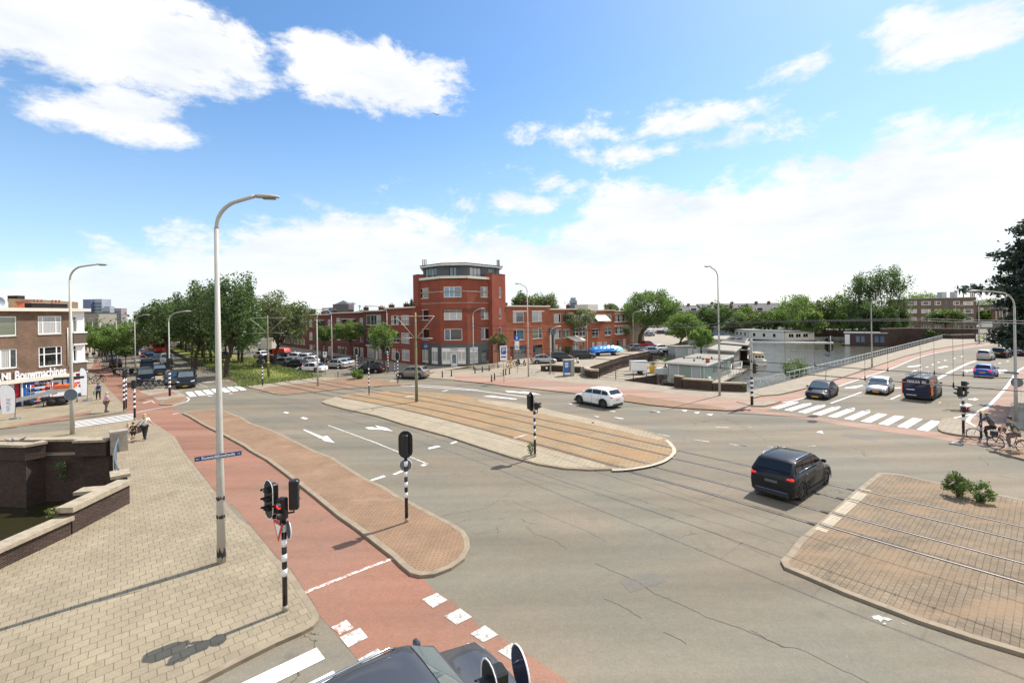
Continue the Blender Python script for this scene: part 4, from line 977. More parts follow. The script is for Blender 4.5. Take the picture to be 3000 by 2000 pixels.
terrace_r('orange-red house with four large windows and dark shop glazing, right of the corner block',0.2,rw_u('E',835),'brick_orange',[
  (('E',275,490,447,650),(.3,),None,GD(pane=['curtain','glass_mid'])),(('E',567,488,722,638),(.66,),None,GD(pane=['blind','curtain'])),
  (('E',285,755,452,920),(.3,),None,GD(pane=['glass_dark','glass_blue'])),(('E',575,740,727,898),(.64,),None,GD(pane=['curtain_green','glass_mid'])),
  (('E',292,1000,485,1200),(.33,.66),None,GD(pane=['glass_mid'],frame='slate_grey')),(('E',585,992,728,1150),(.5,),None,GD(pane=['glass_dark'],frame='grey_plinth'))],
  9.55,doors=[(('E',232,1015,286,1225),'door_wood','door_wood',.8)],chim=2,extra=boxes)
def porch(W_,t_):
    h = W_.rect('E',775,870,905,1180)
    W_.part('porch_arch','grey_plinth',h[0]-.2,h[1]+.2,4.0,5.4,0,.3); W_.part('porch_pier','concrete',h[0],h[0]+.35,0,4.0,0,.3); W_.part('porch_pier','concrete',h[1]-.35,h[1],0,4.0,0,.3)
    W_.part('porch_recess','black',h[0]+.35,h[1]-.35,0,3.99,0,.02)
    h = W_.rect('E',1300,712,1410,728); W_.part('blind_box','white_paint',h[0],h[1],h[2],h[3],-.02,.14)
    p = W_.rect('E',1095,960,1260,1030); q0 = W_.pt(p[0],3.4); q1 = W_.pt(p[1],3.4); b = MB(); o = W_.n*2.2
    b.add([q0,q1,(q1[0]+o.x,q1[1]+o.y,2.6),(q0[0]+o.x,q0[1]+o.y,2.6),(q0[0],q0[1],3.33),(q1[0],q1[1],3.33),(q1[0]+o.x,q1[1]+o.y,2.4),(q0[0]+o.x,q0[1]+o.y,2.4)],[(0,1,2,3),(7,6,5,4),(3,2,6,7),(0,3,7,4),(1,5,6,2)])
    b.build('sun_awning','awning',t_,world=True)
terrace_r('orange-red house behind the white-flowering tree, with a lowered cream sun awning',rw_u('E',835),rw_u('E',1450),'brick_orange',[
  (('E',903,520,1012,655),(.68,),None,GD(pane=['curtain','glass_dark'])),(('E',1040,520,1135,650),(.6,),None,GD(pane=['glass_mid'])),(('E',1200,520,1390,650),(.3,.6),None,GD(pane=['curtain','glass_dark'])),
  (('E',905,757,1018,900),(.7,),None,GD(pane=['curtain','glass_dark'])),(('E',1040,755,1143,885),(.5,),None,GD(pane=['curtain_green'])),(('E',1192,740,1283,880),(.5,),.6,GD(pane=['glass_dark'])),(('E',1300,732,1388,868),(.5,),.6,GD(pane=['glass_mid'])),
  (('E',908,990,965,1120),(),.7,GD(pane=['curtain'])),(('E',1195,962,1282,1095),(.5,),None,GD(pane=['glass_blue'])),(('E',1345,945,1385,1080),(),None,GD(pane=['glass_mid']))],
  9.0,doors=[(('E',985,1000,1022,1120),'cream_paint','white_paint',.4),(('E',1302,950,1338,1100),'door_wood','white_paint',.4)],chim=2,extra=porch)
def flaps(W_,t_):
    for x0,x1 in ((1490,1590),(1580,1690)):
        p = W_.rect('E',x0,525,x1,610); q0,q1 = W_.pt(p[0],p[3]),W_.pt(p[1],p[3]); o = W_.n*1.5; dz = 1.5; b = MB()
        b.add([q0,q1,(q1[0]+o.x,q1[1]+o.y,p[3]-dz),(q0[0]+o.x,q0[1]+o.y,p[3]-dz),(q0[0],q0[1],q0[2]-.05),(q1[0],q1[1],q1[2]-.05),(q1[0]+o.x,q1[1]+o.y,p[3]-dz-.05),(q0[0]+o.x,q0[1]+o.y,p[3]-dz-.05)],[(0,1,2,3),(7,6,5,4),(3,2,6,7),(0,3,7,4),(1,5,6,2)]); b.build('sun_awning','awning',t_,world=True)
    q = W_.pt(W_.L*.4,0,-3.5); b = MB(); b.box((q[0],q[1],9.5),(4.5,3.5,1.4),0,R(49)); b.build('roof_extension','cream_paint',t_,world=True)
terrace_r('orange-red house with two slanting cream window awnings on the top floor',rw_u('E',1450),rw_u('E',1832),'brick_orange',[
  (('E',1485,525,1600,650),(.5,),None,GD(pane=['glass_dark'])),(('E',1620,525,1788,640),(.4,.65),None,GD(pane=['glass_dark','glass_dark','blind'])),
  (('E',1490,745,1590,870),(.5,),.6,GD(pane=['glass_dark'])),(('E',1680,720,1785,850),(.5,),.6,GD(pane=['glass_mid'])),(('E',1490,950,1525,1060),(),.7,GD(pane=['curtain'])),(('E',1570,950,1640,1060),(),None,GD(pane=['curtain'])),(('E',1668,945,1720,1040),(),None,GD(pane=['curtain'])),(('E',1745,925,1785,1040),(),None,GD(pane=['glass_mid']))],
  8.75,doors=[(('E',1540,950,1562,1080),'door_wood')],chim=1,extra=flaps)
terrace_r('orange-red end house with white bands between three rows of joined windows',rw_u('E',1832),rw_u('E',2048),'brick_orange',[
  (('E',1846,540,2020,645),(.2,.4,.6,.8),.6,GD(pane=['curtain','glass_dark'])),(('E',1850,722,2010,835),(.2,.4,.6,.8),.6,GD(pane=['glass_mid','curtain'])),(('E',1870,915,1940,1010),(.5,),None,GD(pane=['glass_dark'])),(('E',1960,900,2005,1000),(.5,),None,GD(pane=['curtain']))],8.5,
  extra=lambda W_,t_: [W_.part('white_band','white_paint',0,W_.L,z,z+.18,-.02,.05) for z in (7.9,5.9,4.9,3.0)])
te,We = terrace_r('brown brick house at the far end of the quay row, beside the big tree',rw_u('E',2048)+.3,rw_u('E',2048)+9,'brick_far',[],8.4)
for i in range(3):
    for z in (1,4,6.5): We.window((1+i*2.6,2.4+i*2.6,z,z+1.4),(.5,),None,pane='glass_dark')
# ------------------------------------------------------------------ corner shop
SA,SB = PT('S',-420,1000,36.5)[:2],PT('A',978,1000,48.9)[:2]
s_mid = PT('S',0,1000,41.9)
SA = (SB[0]+(s_mid[0]-SB[0])*1.9,SB[1]+(s_mid[1]-SB[1])*1.9)
sh = bthing('corner_shop','brown brick corner shop with white windows and a poster-covered shop front',SB)
ws = Wall(SA,SB,sh); ub = ws.uz('A',822,900)[0]
zc = ws.uz('A',500,985)[1]                                     # underside of the sign band
for r_,c,rw,pn in (((436,296,710,505),(.2,.76),.66,['curtain']),((445,645,718,872),(.24,.76),.62,['glass_dark','glass_dark']),((-160,300,192,530),(.25,),None,['curtain_green']),((-150,680,203,905),(.45,.75),None,['curtain','curtain','glass_mid'])):
    ws.window(ws.rect('A',*r_),c,rw,pane=pn,fw=.1,depth=.08)
h1 = ws.rect('A',836,300,888,485); h2 = ws.rect('A',842,635,886,818)
ws.window(h1,(),.75,pane='curtain_green'); ws.window(h2,(),.72,pane='glass_dark')
TZ = ws.uz('A',500,243)[1]
ws.wall(zc,TZ,'brick_brown','wall',u1=ub)
ws.wall(zc,TZ,'white_paint','white_wall',u0=ub)
for y0,y1 in ((492,612),(828,935)):
    h = ws.rect('A',834,y0,972,y1); b = MB(); ws.slab(ub+.05,ws.L,h[2],h[3],0,.25,b); b.build('balcony_front','brick_brown',sh,world=True)
    ws.part('balcony_ledge','white_paint',ub+.02,ws.L+.05,h[3],h[3]+.14,0,.32)
    ws.part('balcony_ledge','white_paint',ub+.02,ws.L+.05,h[2]-.12,h[2],0,.3)
ws.part('cornice','cream_paint',-2,ws.L+.35,TZ,TZ+.32,-.4,.45)
ws.part('sign_band','cream_paint',0,ub+.2,zc-.38,zc-.02,0,.28)
ws.part('blue_edge','poster_blue',ub+.3,ws.L,zc-.5,zc-.32,0,.1)
q_ = [tuple(ws.A),tuple(ws.B),tuple(ws.B-ws.n*2+ws.d*.0),(ws.B.x-4+ad[0]*40,ws.B.y+ad[1]*40),(ws.B.x-14+ad[0]*40,ws.B.y+ad[1]*40-4),tuple(ws.A-ws.n*14)]
b = MB()
for i in range(1,6):
    a,c = q_[i],q_[(i+1) % 6]; L = math.hypot(c[0]-a[0],c[1]-a[1]); b.add([(*a,0),(*c,0),(*c,TZ),(*a,TZ)],[(0,1,2,3)],0,uvs=[[(0,0),(L,0),(L,TZ),(0,TZ)]])
b.build('side_wall','brick_brown',sh,world=True); b = MB(); b.prism(q_,TZ,TZ+.1,0,bottom=True); b.build('roof','roof_felt',sh,world=True)
# shop front
GZ = zc-.38
ws.part('wall_base','brick_brown',0,ws.uz('A',-200,1100)[0],0,GZ,-.2,-.01)
for (x0,x1,mt,nm) in ((-200,60,'poster_red','poster_panel'),(62,165,'poster_white','poster_panel'),(262,398,'poster_blue','poster_panel'),(400,768,'poster_white','poster_panel'),(770,850,'poster_blue','poster_panel'),(852,972,'poster_red','poster_panel')):
    u0,u1 = ws.uz('A',x0,1100)[0],ws.uz('A',x1,1100)[0]; ws.part(nm,mt,u0,u1,.15,GZ,-.12,-.02)
ws.part('shop_plinth','sign_navy',0,ws.L,0,.45,-.12,.0)
ws.part('shop_door','poster_red',*ws.rect('A',165,1115,245,1270)[:2],.1,2.3,-.3,-.2); ws.part('door_head','poster_white',*ws.rect('A',165,1115,262,1270)[:2],2.3,GZ,-.14,-.04)
ws.part('door_post','white_paint',*ws.rect('A',246,1115,263,1270)[:2],.1,2.3,-.12,0.02)
def wtext(name,s,v,x0,y0,x1,y1,mat,out=.06,bold=.0,depth=.02,par=None):
    h = ws.rect(v,x0,y0,x1,y1); c = ws.pt((h[0]+h[1])/2,(h[2]+h[3])/2,out); p = sh.location
    hh = h[3]-h[2]; ang = math.atan2(ws.d.y,ws.d.x)
    return add_text(name,s,hh*1.55,mat,sh,(c[0]-p[0],c[1]-p[1],c[2]),(R(90),0,ang),depth,bold,width=h[1]-h[0])
wtext('lettering','NI','VS',18,255,208,385,'white_gloss',.08,.035,.05); wtext('lettering','MA','VS',-230,290,-10,430,'white_gloss',.08,.035,.05)
wtext('lettering','Bouwmachines','VS',300,165,1405,335,'white_gloss',.08,.03,.05)
wtext('lettering','MANI','VS',845,368,1085,448,'sign_navy',0.0,.02); wtext('lettering','Bouwmachines','VS',1105,325,1400,370,'sign_navy',0.0,.0); wtext('lettering','Bouwmachines','VS',120,440,460,485,'sign_navy',0.0)
for r_ in ((975,460,1092,690),(1105,445,1265,580),(1112,600,1235,690),(1275,470,1405,640)): h = ws.rect('VS',*r_); ws.part('poster_picture','poster_red',h[0],h[1],h[2],h[3],-.02,-.01)
for r_ in ((1600,235,1780,335),(1605,345,1690,370),(1605,430,1720,470),(1690,480,1760,540)): h = ws.rect('VS',*r_); ws.part('poster_picture','poster_red',h[0],h[1],h[2],h[3],-.018,-.008)
ws.part('poster_panel','poster_white',*ws.rect('VS',1600,540,1820,800)[:2],.4,1.9,-.018,-.012)
dp = ws.pt(ws.uz('A',775,700)[0],3.6,.05); b = MB(); b.tube([dp,(dp[0],dp[1],7.4)],.05,8); b.build('drain_pipe','cream_paint',sh,world=True)
for x,w_ in ((640,1.7),(840,1.5)):
    u = ws.uz('A',x,200)[0]; q = ws.pt(u,0,-2.2); chimney(sh,q[0],q[1],TZ+.1,w_,.9,.75,'brick_canal',3,math.atan2(ws.d.y,ws.d.x))
q = ws.pt(ws.uz('A',35,200)[0],TZ+.1,-.6); b = MB(); b.tube([q,(q[0],q[1],q[2]+.9)],.03,6); b.lathe([(0,0),(.2,.03),(.36,.12)],(0,0,0),n=16)
b = MB(); b.tube([q,(q[0],q[1],q[2]+.5)],.03,6); b.build('dish_pole','steel',sh,world=True)
b = MB(); b.lathe([(.02,0),(.25,.04),(.45,.15),(.47,.17)],(q[0]+.1,q[1]-.1,q[2]+.75),axis='x',n=18); b.build('satellite_dish','tower_grey',sh,world=True)
# taller buildings behind the shop
bk = bthing('apartment_building','ochre brick flat-roofed block rising behind the corner shop',PT('A',300,200,70)[:2])
b = MB(); p0,p1 = PT('A',95,200,66),PT('A',405,200,70); p2 = PT('A',490,200,71); b.prism([p0[:2],p1[:2],(p1[0]-14,p1[1]+16),(p0[0]-14,p0[1]+16)],0,PT('A',250,102,68)[2]); b.build('wall','brick_tan',bk,world=True)
b = MB(); b.prism([p1[:2],p2[:2],(p2[0]-4,p2[1]+10),(p1[0]-6,p1[1]+12)],0,PT('A',440,108,70)[2]); b.build('stair_tower','brick_tan',bk,world=True)
b = MB(); b.box((p0[0]-1,p0[1]+2,11.6),(1.5,1,.9),0); b.build('chimney','brick_canal',bk,world=True)
rt = bthing('house','house with a steep orange tiled roof behind the corner shop',PT('A',60,200,58)[:2]); a_,b_ = PT('A',-120,210,55),PT('A',262,212,58); c_ = PT('A',170,125,60)
b = MB(); zt,zr = 9.0,c_[2]; b.add([(a_[0],a_[1],zt),(b_[0],b_[1],zt),(c_[0],c_[1],zr),(a_[0]+1,a_[1]+4,zr),(b_[0]-3,b_[1]+6,zt)],[(0,1,2,3),(1,4,2)]); b.build('roof','roof_tile_red',rt,world=True)
b = MB(); b.prism([(a_[0],a_[1]),(b_[0],b_[1]),(b_[0]-3,b_[1]+6),(a_[0]-3,a_[1]+6)],0,zt-.02); b.build('wall','brick_brown',rt,world=True)

# ------------------------------------------------------------------ parapets and quay walls
def capwall(name,label,pts,h,th=.42,z0=0,cap='coping',brick='brick_canal',capw=.55,caph=.14,group=None,hs=None,cat='wall'):
    t_ = thing(name,label,cat,(pts[0][0],pts[0][1],z0),0,group); L = [Vector(p) for p in pts]
    nrm = []
    for i in range(len(L)):
        d = (L[min(i+1,len(L)-1)]-L[max(i-1,0)]).normalized(); nrm.append(Vector((-d.y,d.x)))
    def ring(w,za,zb,b,ext=0):
        acc = 0
        for i in range(len(L)-1):
            a,c = L[i],L[i+1]; dd = (c-a).normalized()
            if i == 0: a = a-dd*ext
            if i == len(L)-2: c = c+dd*ext
            n0,n1 = nrm[i]*w/2,nrm[i+1]*w/2; ln = (c-a).length
            q = [(a+n0),(c+n1),(c-n1),(a-n0)]
            for s_,e_,rev in ((q[0],q[1],1),(q[3],q[2],0),(q[0],q[3],0),(q[1],q[2],1)):
                if (s_,e_) == (q[0],q[3]) and i > 0: continue
                if (s_,e_) == (q[1],q[2]) and i < len(L)-2: continue
                l_ = (e_-s_).length; f = (0,1,2,3) if not rev else (3,2,1,0); u = [(acc,za),(acc+l_,za),(acc+l_,zb),(acc,zb)]
                b.add([(*s_,za),(*e_,za),(*e_,zb),(*s_,zb)],[f],0,uvs=[[u[k] for k in f]])
            b.add([(*p,zb) for p in q],[(3,2,1,0)],0,uvs=[[(acc,0),(acc+ln,0),(acc+ln,w),(acc,w)]])
            b.add([(*p,za) for p in q],[(0,1,2,3)],0,uvs=[[(acc,0),(acc+ln,0),(acc+ln,w),(acc,w)]])
            acc += ln
    b = MB(); ring(th,z0-.03,z0+h-caph,b); b.build('brickwork',brick,t_,world=True)
    b = MB(); ring(capw,z0+h-caph,z0+h,b,.06); b.build('coping',cap,t_,world=True)
    return t_
W1 = 'canal parapets by the foreground footpath'
capwall('parapet','low stepped brick parapet with stone coping running off the left edge of the photo',[(-17.0,3.5),(-16.95,10),(-16.8,14.5),(-16.72,16.9)],.78,.45,group=W1,capw=.62)
capwall('parapet','taller brick parapet section with thick stone coping ending beside the footpath',[(-16.74,16.95),(-16.95,19.75)],1.12,.45,group=W1,capw=.62,caph=.2)
capwall('parapet','short stone-capped return wall in the canal corner, below the blue-grey rail',[(-17.3,19.35),(-18.3,19.15)],.95,.4,group=W1,capw=.6)
cw = capwall('bridge_pier','stone block at the near end of the curved blue-grey rail',[(-18.1,20.9),(-18.75,21.6)],.95,.5,group=W1,capw=.7)
capwall('bridge_pier','tall stone end post at the far end of the blue-grey rail',[(-23.9,27.55),(-24.35,28.0)],1.35,.8,group=W1,cap='concrete',brick='concrete',capw=.85)
capwall('parapet','dark canal wall section with stone coping right behind the second lamp post',[(-24.5,27.5),(-26.2,27.35)],.95,.45,group=W1,capw=.7)
capwall('parapet','dark canal wall section with coping on which the shadow of the shop corner lies',[(-26.3,27.9),(-31.2,27.9)],.9,.45,group=W1,capw=.6)
capwall('parapet','angled canal wall section with the coping where pigeons sit',[(-28.2,27.3),(-28.5,26.7),(-30.3,26.95),(-40,27.1),(-60,27.0)],.9,.45,group=W1,capw=.66)
r_ = thing('bridge_railing','curved blue-grey steel handrail on the canal bridge edge','railing',(-18.8,21.6,0))
for z in (.95,): b = MB(); b.tube([(lerp(-18.8,-23.9,f),lerp(21.6,27.5,f)-.25*math.sin(f*3.14),z) for f in (0,.2,.4,.6,.8,1)],.045,8); b.build('rail','rail_teal',r_,world=True)
for f in (.0,.25,.5,.75,1): x,y = lerp(-18.8,-23.9,f),lerp(21.6,27.5,f)-.25*math.sin(f*3.14); b = MB(); b.tube([(x,y,-.1),(x,y,.95)],.035,8); b.build('post','rail_teal',r_,world=True)
st(obj('bridge_edge','kerb_stone',None,'prism',[(-17.1,19.9),(-17.9,20.3),(-24.6,27.9),(-24.2,28.0)],-.3,.12))
W2 = 'low walls round the lower quay'
capwall('quay_wall','long brown quay wall between the parked cars and the lower quay',[(9.6,61.4),(18.25,77.0),(31.4,95.0),(46.8,122)],.75,.35,group=W2,capw=.45,caph=.08)
capwall('quay_wall','low wall with a round white mark, behind the advertising cabinet',[P('E',715,1405),P('E',860,1392),P('E',1330,1428)],.95,.4,group=W2)
m_ = P('E',790,1400); b = MB(); b.lathe([(0,0),(.17,0),(.17,.02),(0,.02)],(m_[0],m_[1]-.24,.5),axis='y',n=16); d_ = b.build('round_plaque','white_gloss',None); tag(d_,'small round white plaque on the low wall left of the advertising cabinet','plaque')
capwall('quay_wall','curved stone-topped wall end where the black fence begins',[P('E',1395,1440),P('E',1420,1490),P('E',1500,1508),P('E',1580,1510)],1.15,.5,group=W2,capw=.75,caph=.22)
capwall('quay_wall','high left section of the stepped brick wall in front of the sea-green houseboat',[P('F',505,1238),P('F',595,1250)],1.35,.5,group=W2,capw=.6)
capwall('quay_wall','middle section of the stepped brick wall below the sea-green houseboat',[P('F',595,1250),P('F',930,1275)],1.15,.45,group=W2,capw=.6)
capwall('quay_wall','low right section of the stepped brick wall with a weed growing at its end',[P('F',930,1275),P('F',1320,1288)],.95,.45,group=W2,capw=.6)
capwall('quay_wall','weathered brick bridge parapet at the far end of the white railing',[P('Z4',1695,255),P('Z4',1760,258),P('Z4',2022,252)],1.2,.5,group='far bridge walls')
capwall('quay_wall','long dark quay wall across the water below the brown apartment block',[(109,134.5),(116.5,135),(127,124)],2.4,.5,group='far bridge walls')
# railings
def railing(name,label,pts,h,sp,mat,rails=(1.0,.5),r=.025,rp=.03,z0=0,infill=False,group=None):
    t_ = thing(name,label,'railing',(*pts[0][:2],z0),0,group); tot = []
    for i in range(len(pts)-1):
        L = math.dist(pts[i][:2],pts[i+1][:2]); n = max(1,round(L/sp)); tot += [(lerp(pts[i][0],pts[i+1][0],k/n),lerp(pts[i][1],pts[i+1][1],k/n)) for k in range(n)]
    tot.append(pts[-1][:2])
    for p in tot[:100]: b = MB(); b.tube([(p[0],p[1],z0-.05),(p[0],p[1],z0+h)],rp,6); b.build('post',mat,t_,world=True)
    for f in rails: b = MB(); b.tube([(*p[:2],z0+h*f) for p in pts],r,6); b.build('rail',mat,t_,world=True)
    return t_
railing('fence','black iron fence between the wall end and the stepped brick wall',[P('E',1600,1512),P('E',2120,1568),P('F',175,1185),P('F',495,1225)],1.15,1.9,'black',(1.0,.75,.5,.25),.022,.045)
railing('bridge_railing','long white steel railing between the bridge footpath and the water',[P('Z4',105,690),P('Z4',900,480),P('Z4',1200,395),P('Z4',1690,258)],1.05,1.55,'pale_grey',(1.0,.5),.045,.035)
GR = 'low mesh fences along the grass strip'
for lb,pts in (('low dark fence along the road side of the grass, ending near the striped pole',[P('B',1003,1470,.1),P('B',660,1385,.1),P('B',300,1280,.1),av(P('B',300,1280,.1),120,0)]),('low dark fence along the parking side of the grass strip',[P('B',1625,1395,.1),P('B',1180,1300,.1),P('B',900,1265,.1),P('B',330,1140,.1),av(P('B',330,1140,.1),120,0)])):
    t_ = railing('fence',lb,pts,.75,1.6,'iron_green',(1.0,.15),.02,.035,.1,group=GR)
    b = MB()
    for i in range(len(pts)-1):
        L = math.dist(pts[i][:2],pts[i+1][:2])
        for k in range(int(L/.22)): f = k*.22/L; x,y = lerp(pts[i][0],pts[i+1][0],f),lerp(pts[i][1],pts[i+1][1],f); b.tube([(x,y,.2),(x,y,.84)],.009,3,cap=False)
    b.build('mesh_panel','iron_green',t_,world=True)

# ------------------------------------------------------------------ lamps
def lamp(label,base,h,arm,az_,head=.75,mat='pole_grey',r0=.11,group='tall street lamps',stickers=False,lowhead=True,curve=1.2,stripes=False):
    t_ = thing('street_lamp',label,'street lamp',base,az_,group)
    b = MB(); zt = h-curve*.95
    b.tube([(0,0,0),(0,0,h*.25),(0,0,h*.26),(0,0,zt)],[r0,r0*.86,r0*.8,r0*.5],12); b.build('pole',mat,t_)
    b = MB(); pts = [(0,0,zt)]+[(curve*.75*(1-math.cos(a)),0,zt+curve*.8*math.sin(a)) for a in (R(20),R(40),R(60),R(78))]
    pts.append((max(arm,pts[-1][0]+.15),0,h-.05)); b.tube(smooth_line(pts,3),r0*.46,10); b.build('arm',mat,t_)
    x = pts[-1][0]; b = MB(); hs_ = [(0,.05,.03),(.05,.1,.075),(head*.35,.15,.10),(head*.7,.14,.085),(head*.95,.07,.05),(head,.01,.01)]
    n = 12; vs = []
    for (dx,wy,wz) in hs_:
        for k in range(n):
            a = 2*math.pi*k/n; s_ = math.sin(a); vs.append((x+dx,wy*math.cos(a),h-.06+(wz*s_ if s_ > 0 else wz*.45*s_)))
    b.add(vs,[(i*n+k,i*n+(k+1) % n,(i+1)*n+(k+1) % n,(i+1)*n+k) for i in range(len(hs_)-1) for k in range(n)],0,True); b.build('lamp_head','pole_white' if not stickers else 'pole_grey',t_)
    b = MB(); b.box((x+head*.58,0,h-.115),(head*.5,.18,.03),0,bev=.01); b.build('lens','lens_grey',t_)
    if stickers:
        r = random.Random(2)
        for z,hh in ((.2,.32),(1.45,.12),(2.05,.14)):
            b = MB()
            for k in range(16):
                a = R(180+k*12); rr_ = r0*(1-z*.02)+.003; z0 = z+r.uniform(-.05,.05); z1 = z+hh*r.uniform(.4,1)
                b.add([(rr_*math.cos(a),rr_*math.sin(a),z0),(rr_*math.cos(a+.2),rr_*math.sin(a+.2),z0),(rr_*math.cos(a+.2),rr_*math.sin(a+.2),z1),(rr_*math.cos(a),rr_*math.sin(a),z1)],[(0,1,2,3)])
            b.build('torn_sticker','sticker_black',t_)
    if stripes:
        for k in range(5): b = MB(); b.tube([(0,0,.9+k*.44),(0,0,.9+k*.44+.22)],r0+.008,12); b.build('white_stripe','white_gloss',t_)
        b = MB(); b.tube([(0,0,0),(0,0,3.1)],r0+.004,12); b.build('black_sleeve','black_gloss',t_)
    return t_
def toward(base,target): return math.atan2(target[1]-base[1],target[0]-base[0])
LB = P('S',649,1646,.1); lh = (-8.0,15.6)
lamp1 = lamp('tallest street lamp in the foreground, with torn stickers and a street name sign',(*LB,.1),12,1.15,R(10),.8,'pole_white',.13,stickers=True)
L2 = P('O',166,997,.1); lamp2 = lamp('tall lamp beside the canal wall in front of the corner shop',(*L2,.1),12,1.6,R(10),.75,'pole_white',.13)
L3 = P('O',390,908,.05); lamp('shorter lamp with black and white striped base beside the traffic island',(*L3,.0),9,1.45,R(10),.7,'pole_grey',.10,stripes=True)
for lb,(x,y),h,az_,arm in (('grey lamp arching left in front of the terraced houses, right of the corner block',(1214,865),12,R(195),.9),('tall lamp arching left, standing before the stepped brick wall',(1653,908),12.3,R(200),.6),('lamp on the bridge footpath arching right over the cycle path',(2003,842),9.3,R(30),2.2),('near right lamp arching left beside the dark pine',(2334,967),9.2,R(165),1.9)):
    B_ = P('O',x,y,.08); lamp(lb,(*B_,.05),h,arm,az_,group='tall street lamps')
for lb,(v,x,y),h,az_,arm in (('avenue lamp at the parking bay beside the sign triangle',('A',1555,925),9,R(10),1.5),('avenue lamp beside the young green tree',('A',1345,888),9.2,R(10),1.2),('avenue lamp whose foot is hidden behind the tree trunks',('A',1157,770),9,R(10),1.3),('avenue lamp at the far tree row',('A',1066,720),9,R(10),1.3),('leftmost distant avenue lamp, by the shop corner',('A',980,665),9,R(10),1.3),
        ('plain lamp standing on the brick island beside the tracks',('B',1690,1495),9,R(60),.5),('lamp arching left before the dark red terrace, among parked cars',('B',1855,1262),9.5,R(190),2.4),('lamp arching left behind the green-lit traffic signal',('C',1232,1200),9.8,R(190),2.6),('slim lamp in front of the white ground floor windows of the corner block',('T',958,1482),9.1,R(10),1.1),
        ('small lamp beside the low wall with a bright head',('E',853,1415),6.4,R(20),1.0),('lamp standing among the parked cars before the dark porch',('E',1415,1112),8.5,R(20),1.6),('lamp by the big round tree at the quay end',('E',2120,1030),8.5,R(10),1.8),
        ('far lamp carrying an advertising frame',('Z4',1990,292),9.6,R(-10),3.3),('far lamp arching left in front of the tan hall',('G',1858,925),9.4,R(170),4.6),('far lamp standing before the brown apartment block',('G',1427,760),9.5,R(0),3.5),('slim far lamp at the tree edge left of the brown apartment block',('G',953,762),9.6,R(0),.5),('far right lamp in front of the brown apartment windows',('G',1502,758),9.0,R(180),.6),('small lamp among the trees across the water',('F',938,560),9.0,R(0),2.0)):
    B_ = P(v,x,y,.05); lamp(lb,(*B_,.0),h,arm,az_,group='street lamps of the avenue and the quay')
# things fixed to lamps
def round_sign(label,c,r,az_,front='sign_blue',back='sign_back',name='round_sign',rim='white_gloss'):
    t_ = thing(name,label,'sign',c,az_); b = MB(); b.lathe([(0,-.012),(r,-.012),(r+.008,0),(r,.012)],axis='x',n=28); b.build('rim',rim,t_)
    b = MB(); b.lathe([(0,.014),(r-.02,.014)],axis='x',n=28); b.build('face',front,t_); b = MB(); b.lathe([(0,-.016),(r-.01,-.016)],axis='x',n=28); b.build('back',back,t_); return t_
c_ = PT('O',502,1047,LB[1]-.14); nm = thing('street_name_sign','dark blue Soestdijksekade street name sign on the foreground lamp','sign',c_,R(31))
HW = .78; b = MB(); b.box((0,0,0),(HW*1.66,.02,.165),0,bev=.008); b.build('plate','sign_navy',nm)
for d_ in ((0,.072,HW*1.62,.006),(0,-.072,HW*1.62,.006)): b = MB(); b.box((d_[0],-.012,d_[1]),(d_[2],.006,d_[3])); b.build('border','white_gloss',nm)
for s_ in (-1,1): b = MB(); b.box((s_*HW*.81,-.012,0),(.006,.006,.15)); b.build('border','white_gloss',nm)
add_text('lettering','Soestdijksekade',.115,'white_gloss',nm,(0,-.014,.004),(R(90),0,0),.003,.003,width=.92)
for s_ in (-1,1):
    b = MB(); x = s_*.55; b.box((x,-.013,0),(.08,.005,.014)); b.extr([(x+s_*.05,0),(x+s_*.015,.03),(x+s_*.03,0),(x+s_*.015,-.03)],'y',-.016,-.011); b.build('arrow','white_gloss',nm)
round_sign('grey back of a round sign on the lamp in front of the shop',(*PT('O',163,906,L2[1]-.2)[:2],PT('O',163,906,L2[1]-.2)[2]),.42,R(100))
rl = P('O',2334,967,.05); q = PT('O',2336,878,rl[1]+.16); round_sign('dark grey back of a round sign on the near right lamp',q,.33,R(60))
t_ = thing('small_sign','small slanting plate above the round sign on the near right lamp','sign',PT('O',2323,856,rl[1]-.1),R(120)); b = MB(); b.box((0,0,0),(.7,.02,.14),bev=.006); b.build('plate','sign_back',t_)
fl_ = P('Z4',1990,292); q = PT('Z4',1990,244,fl_[1]-.4); t_ = thing('advertising_frame','framed advertising panel hung low on the far lamp by the bridge','sign',q); b = MB(); b.box((0,0,0),(2.1,.15,1.9),bev=.05); b.build('frame','black',t_); b = MB(); b.box((0,-.09,0),(1.7,.03,1.5)); b.build('poster','cloth_white',t_); b = MB(); b.box((.1,-.11,.15),(1.0,.02,.5)); b.build('picture','lime_print',t_)

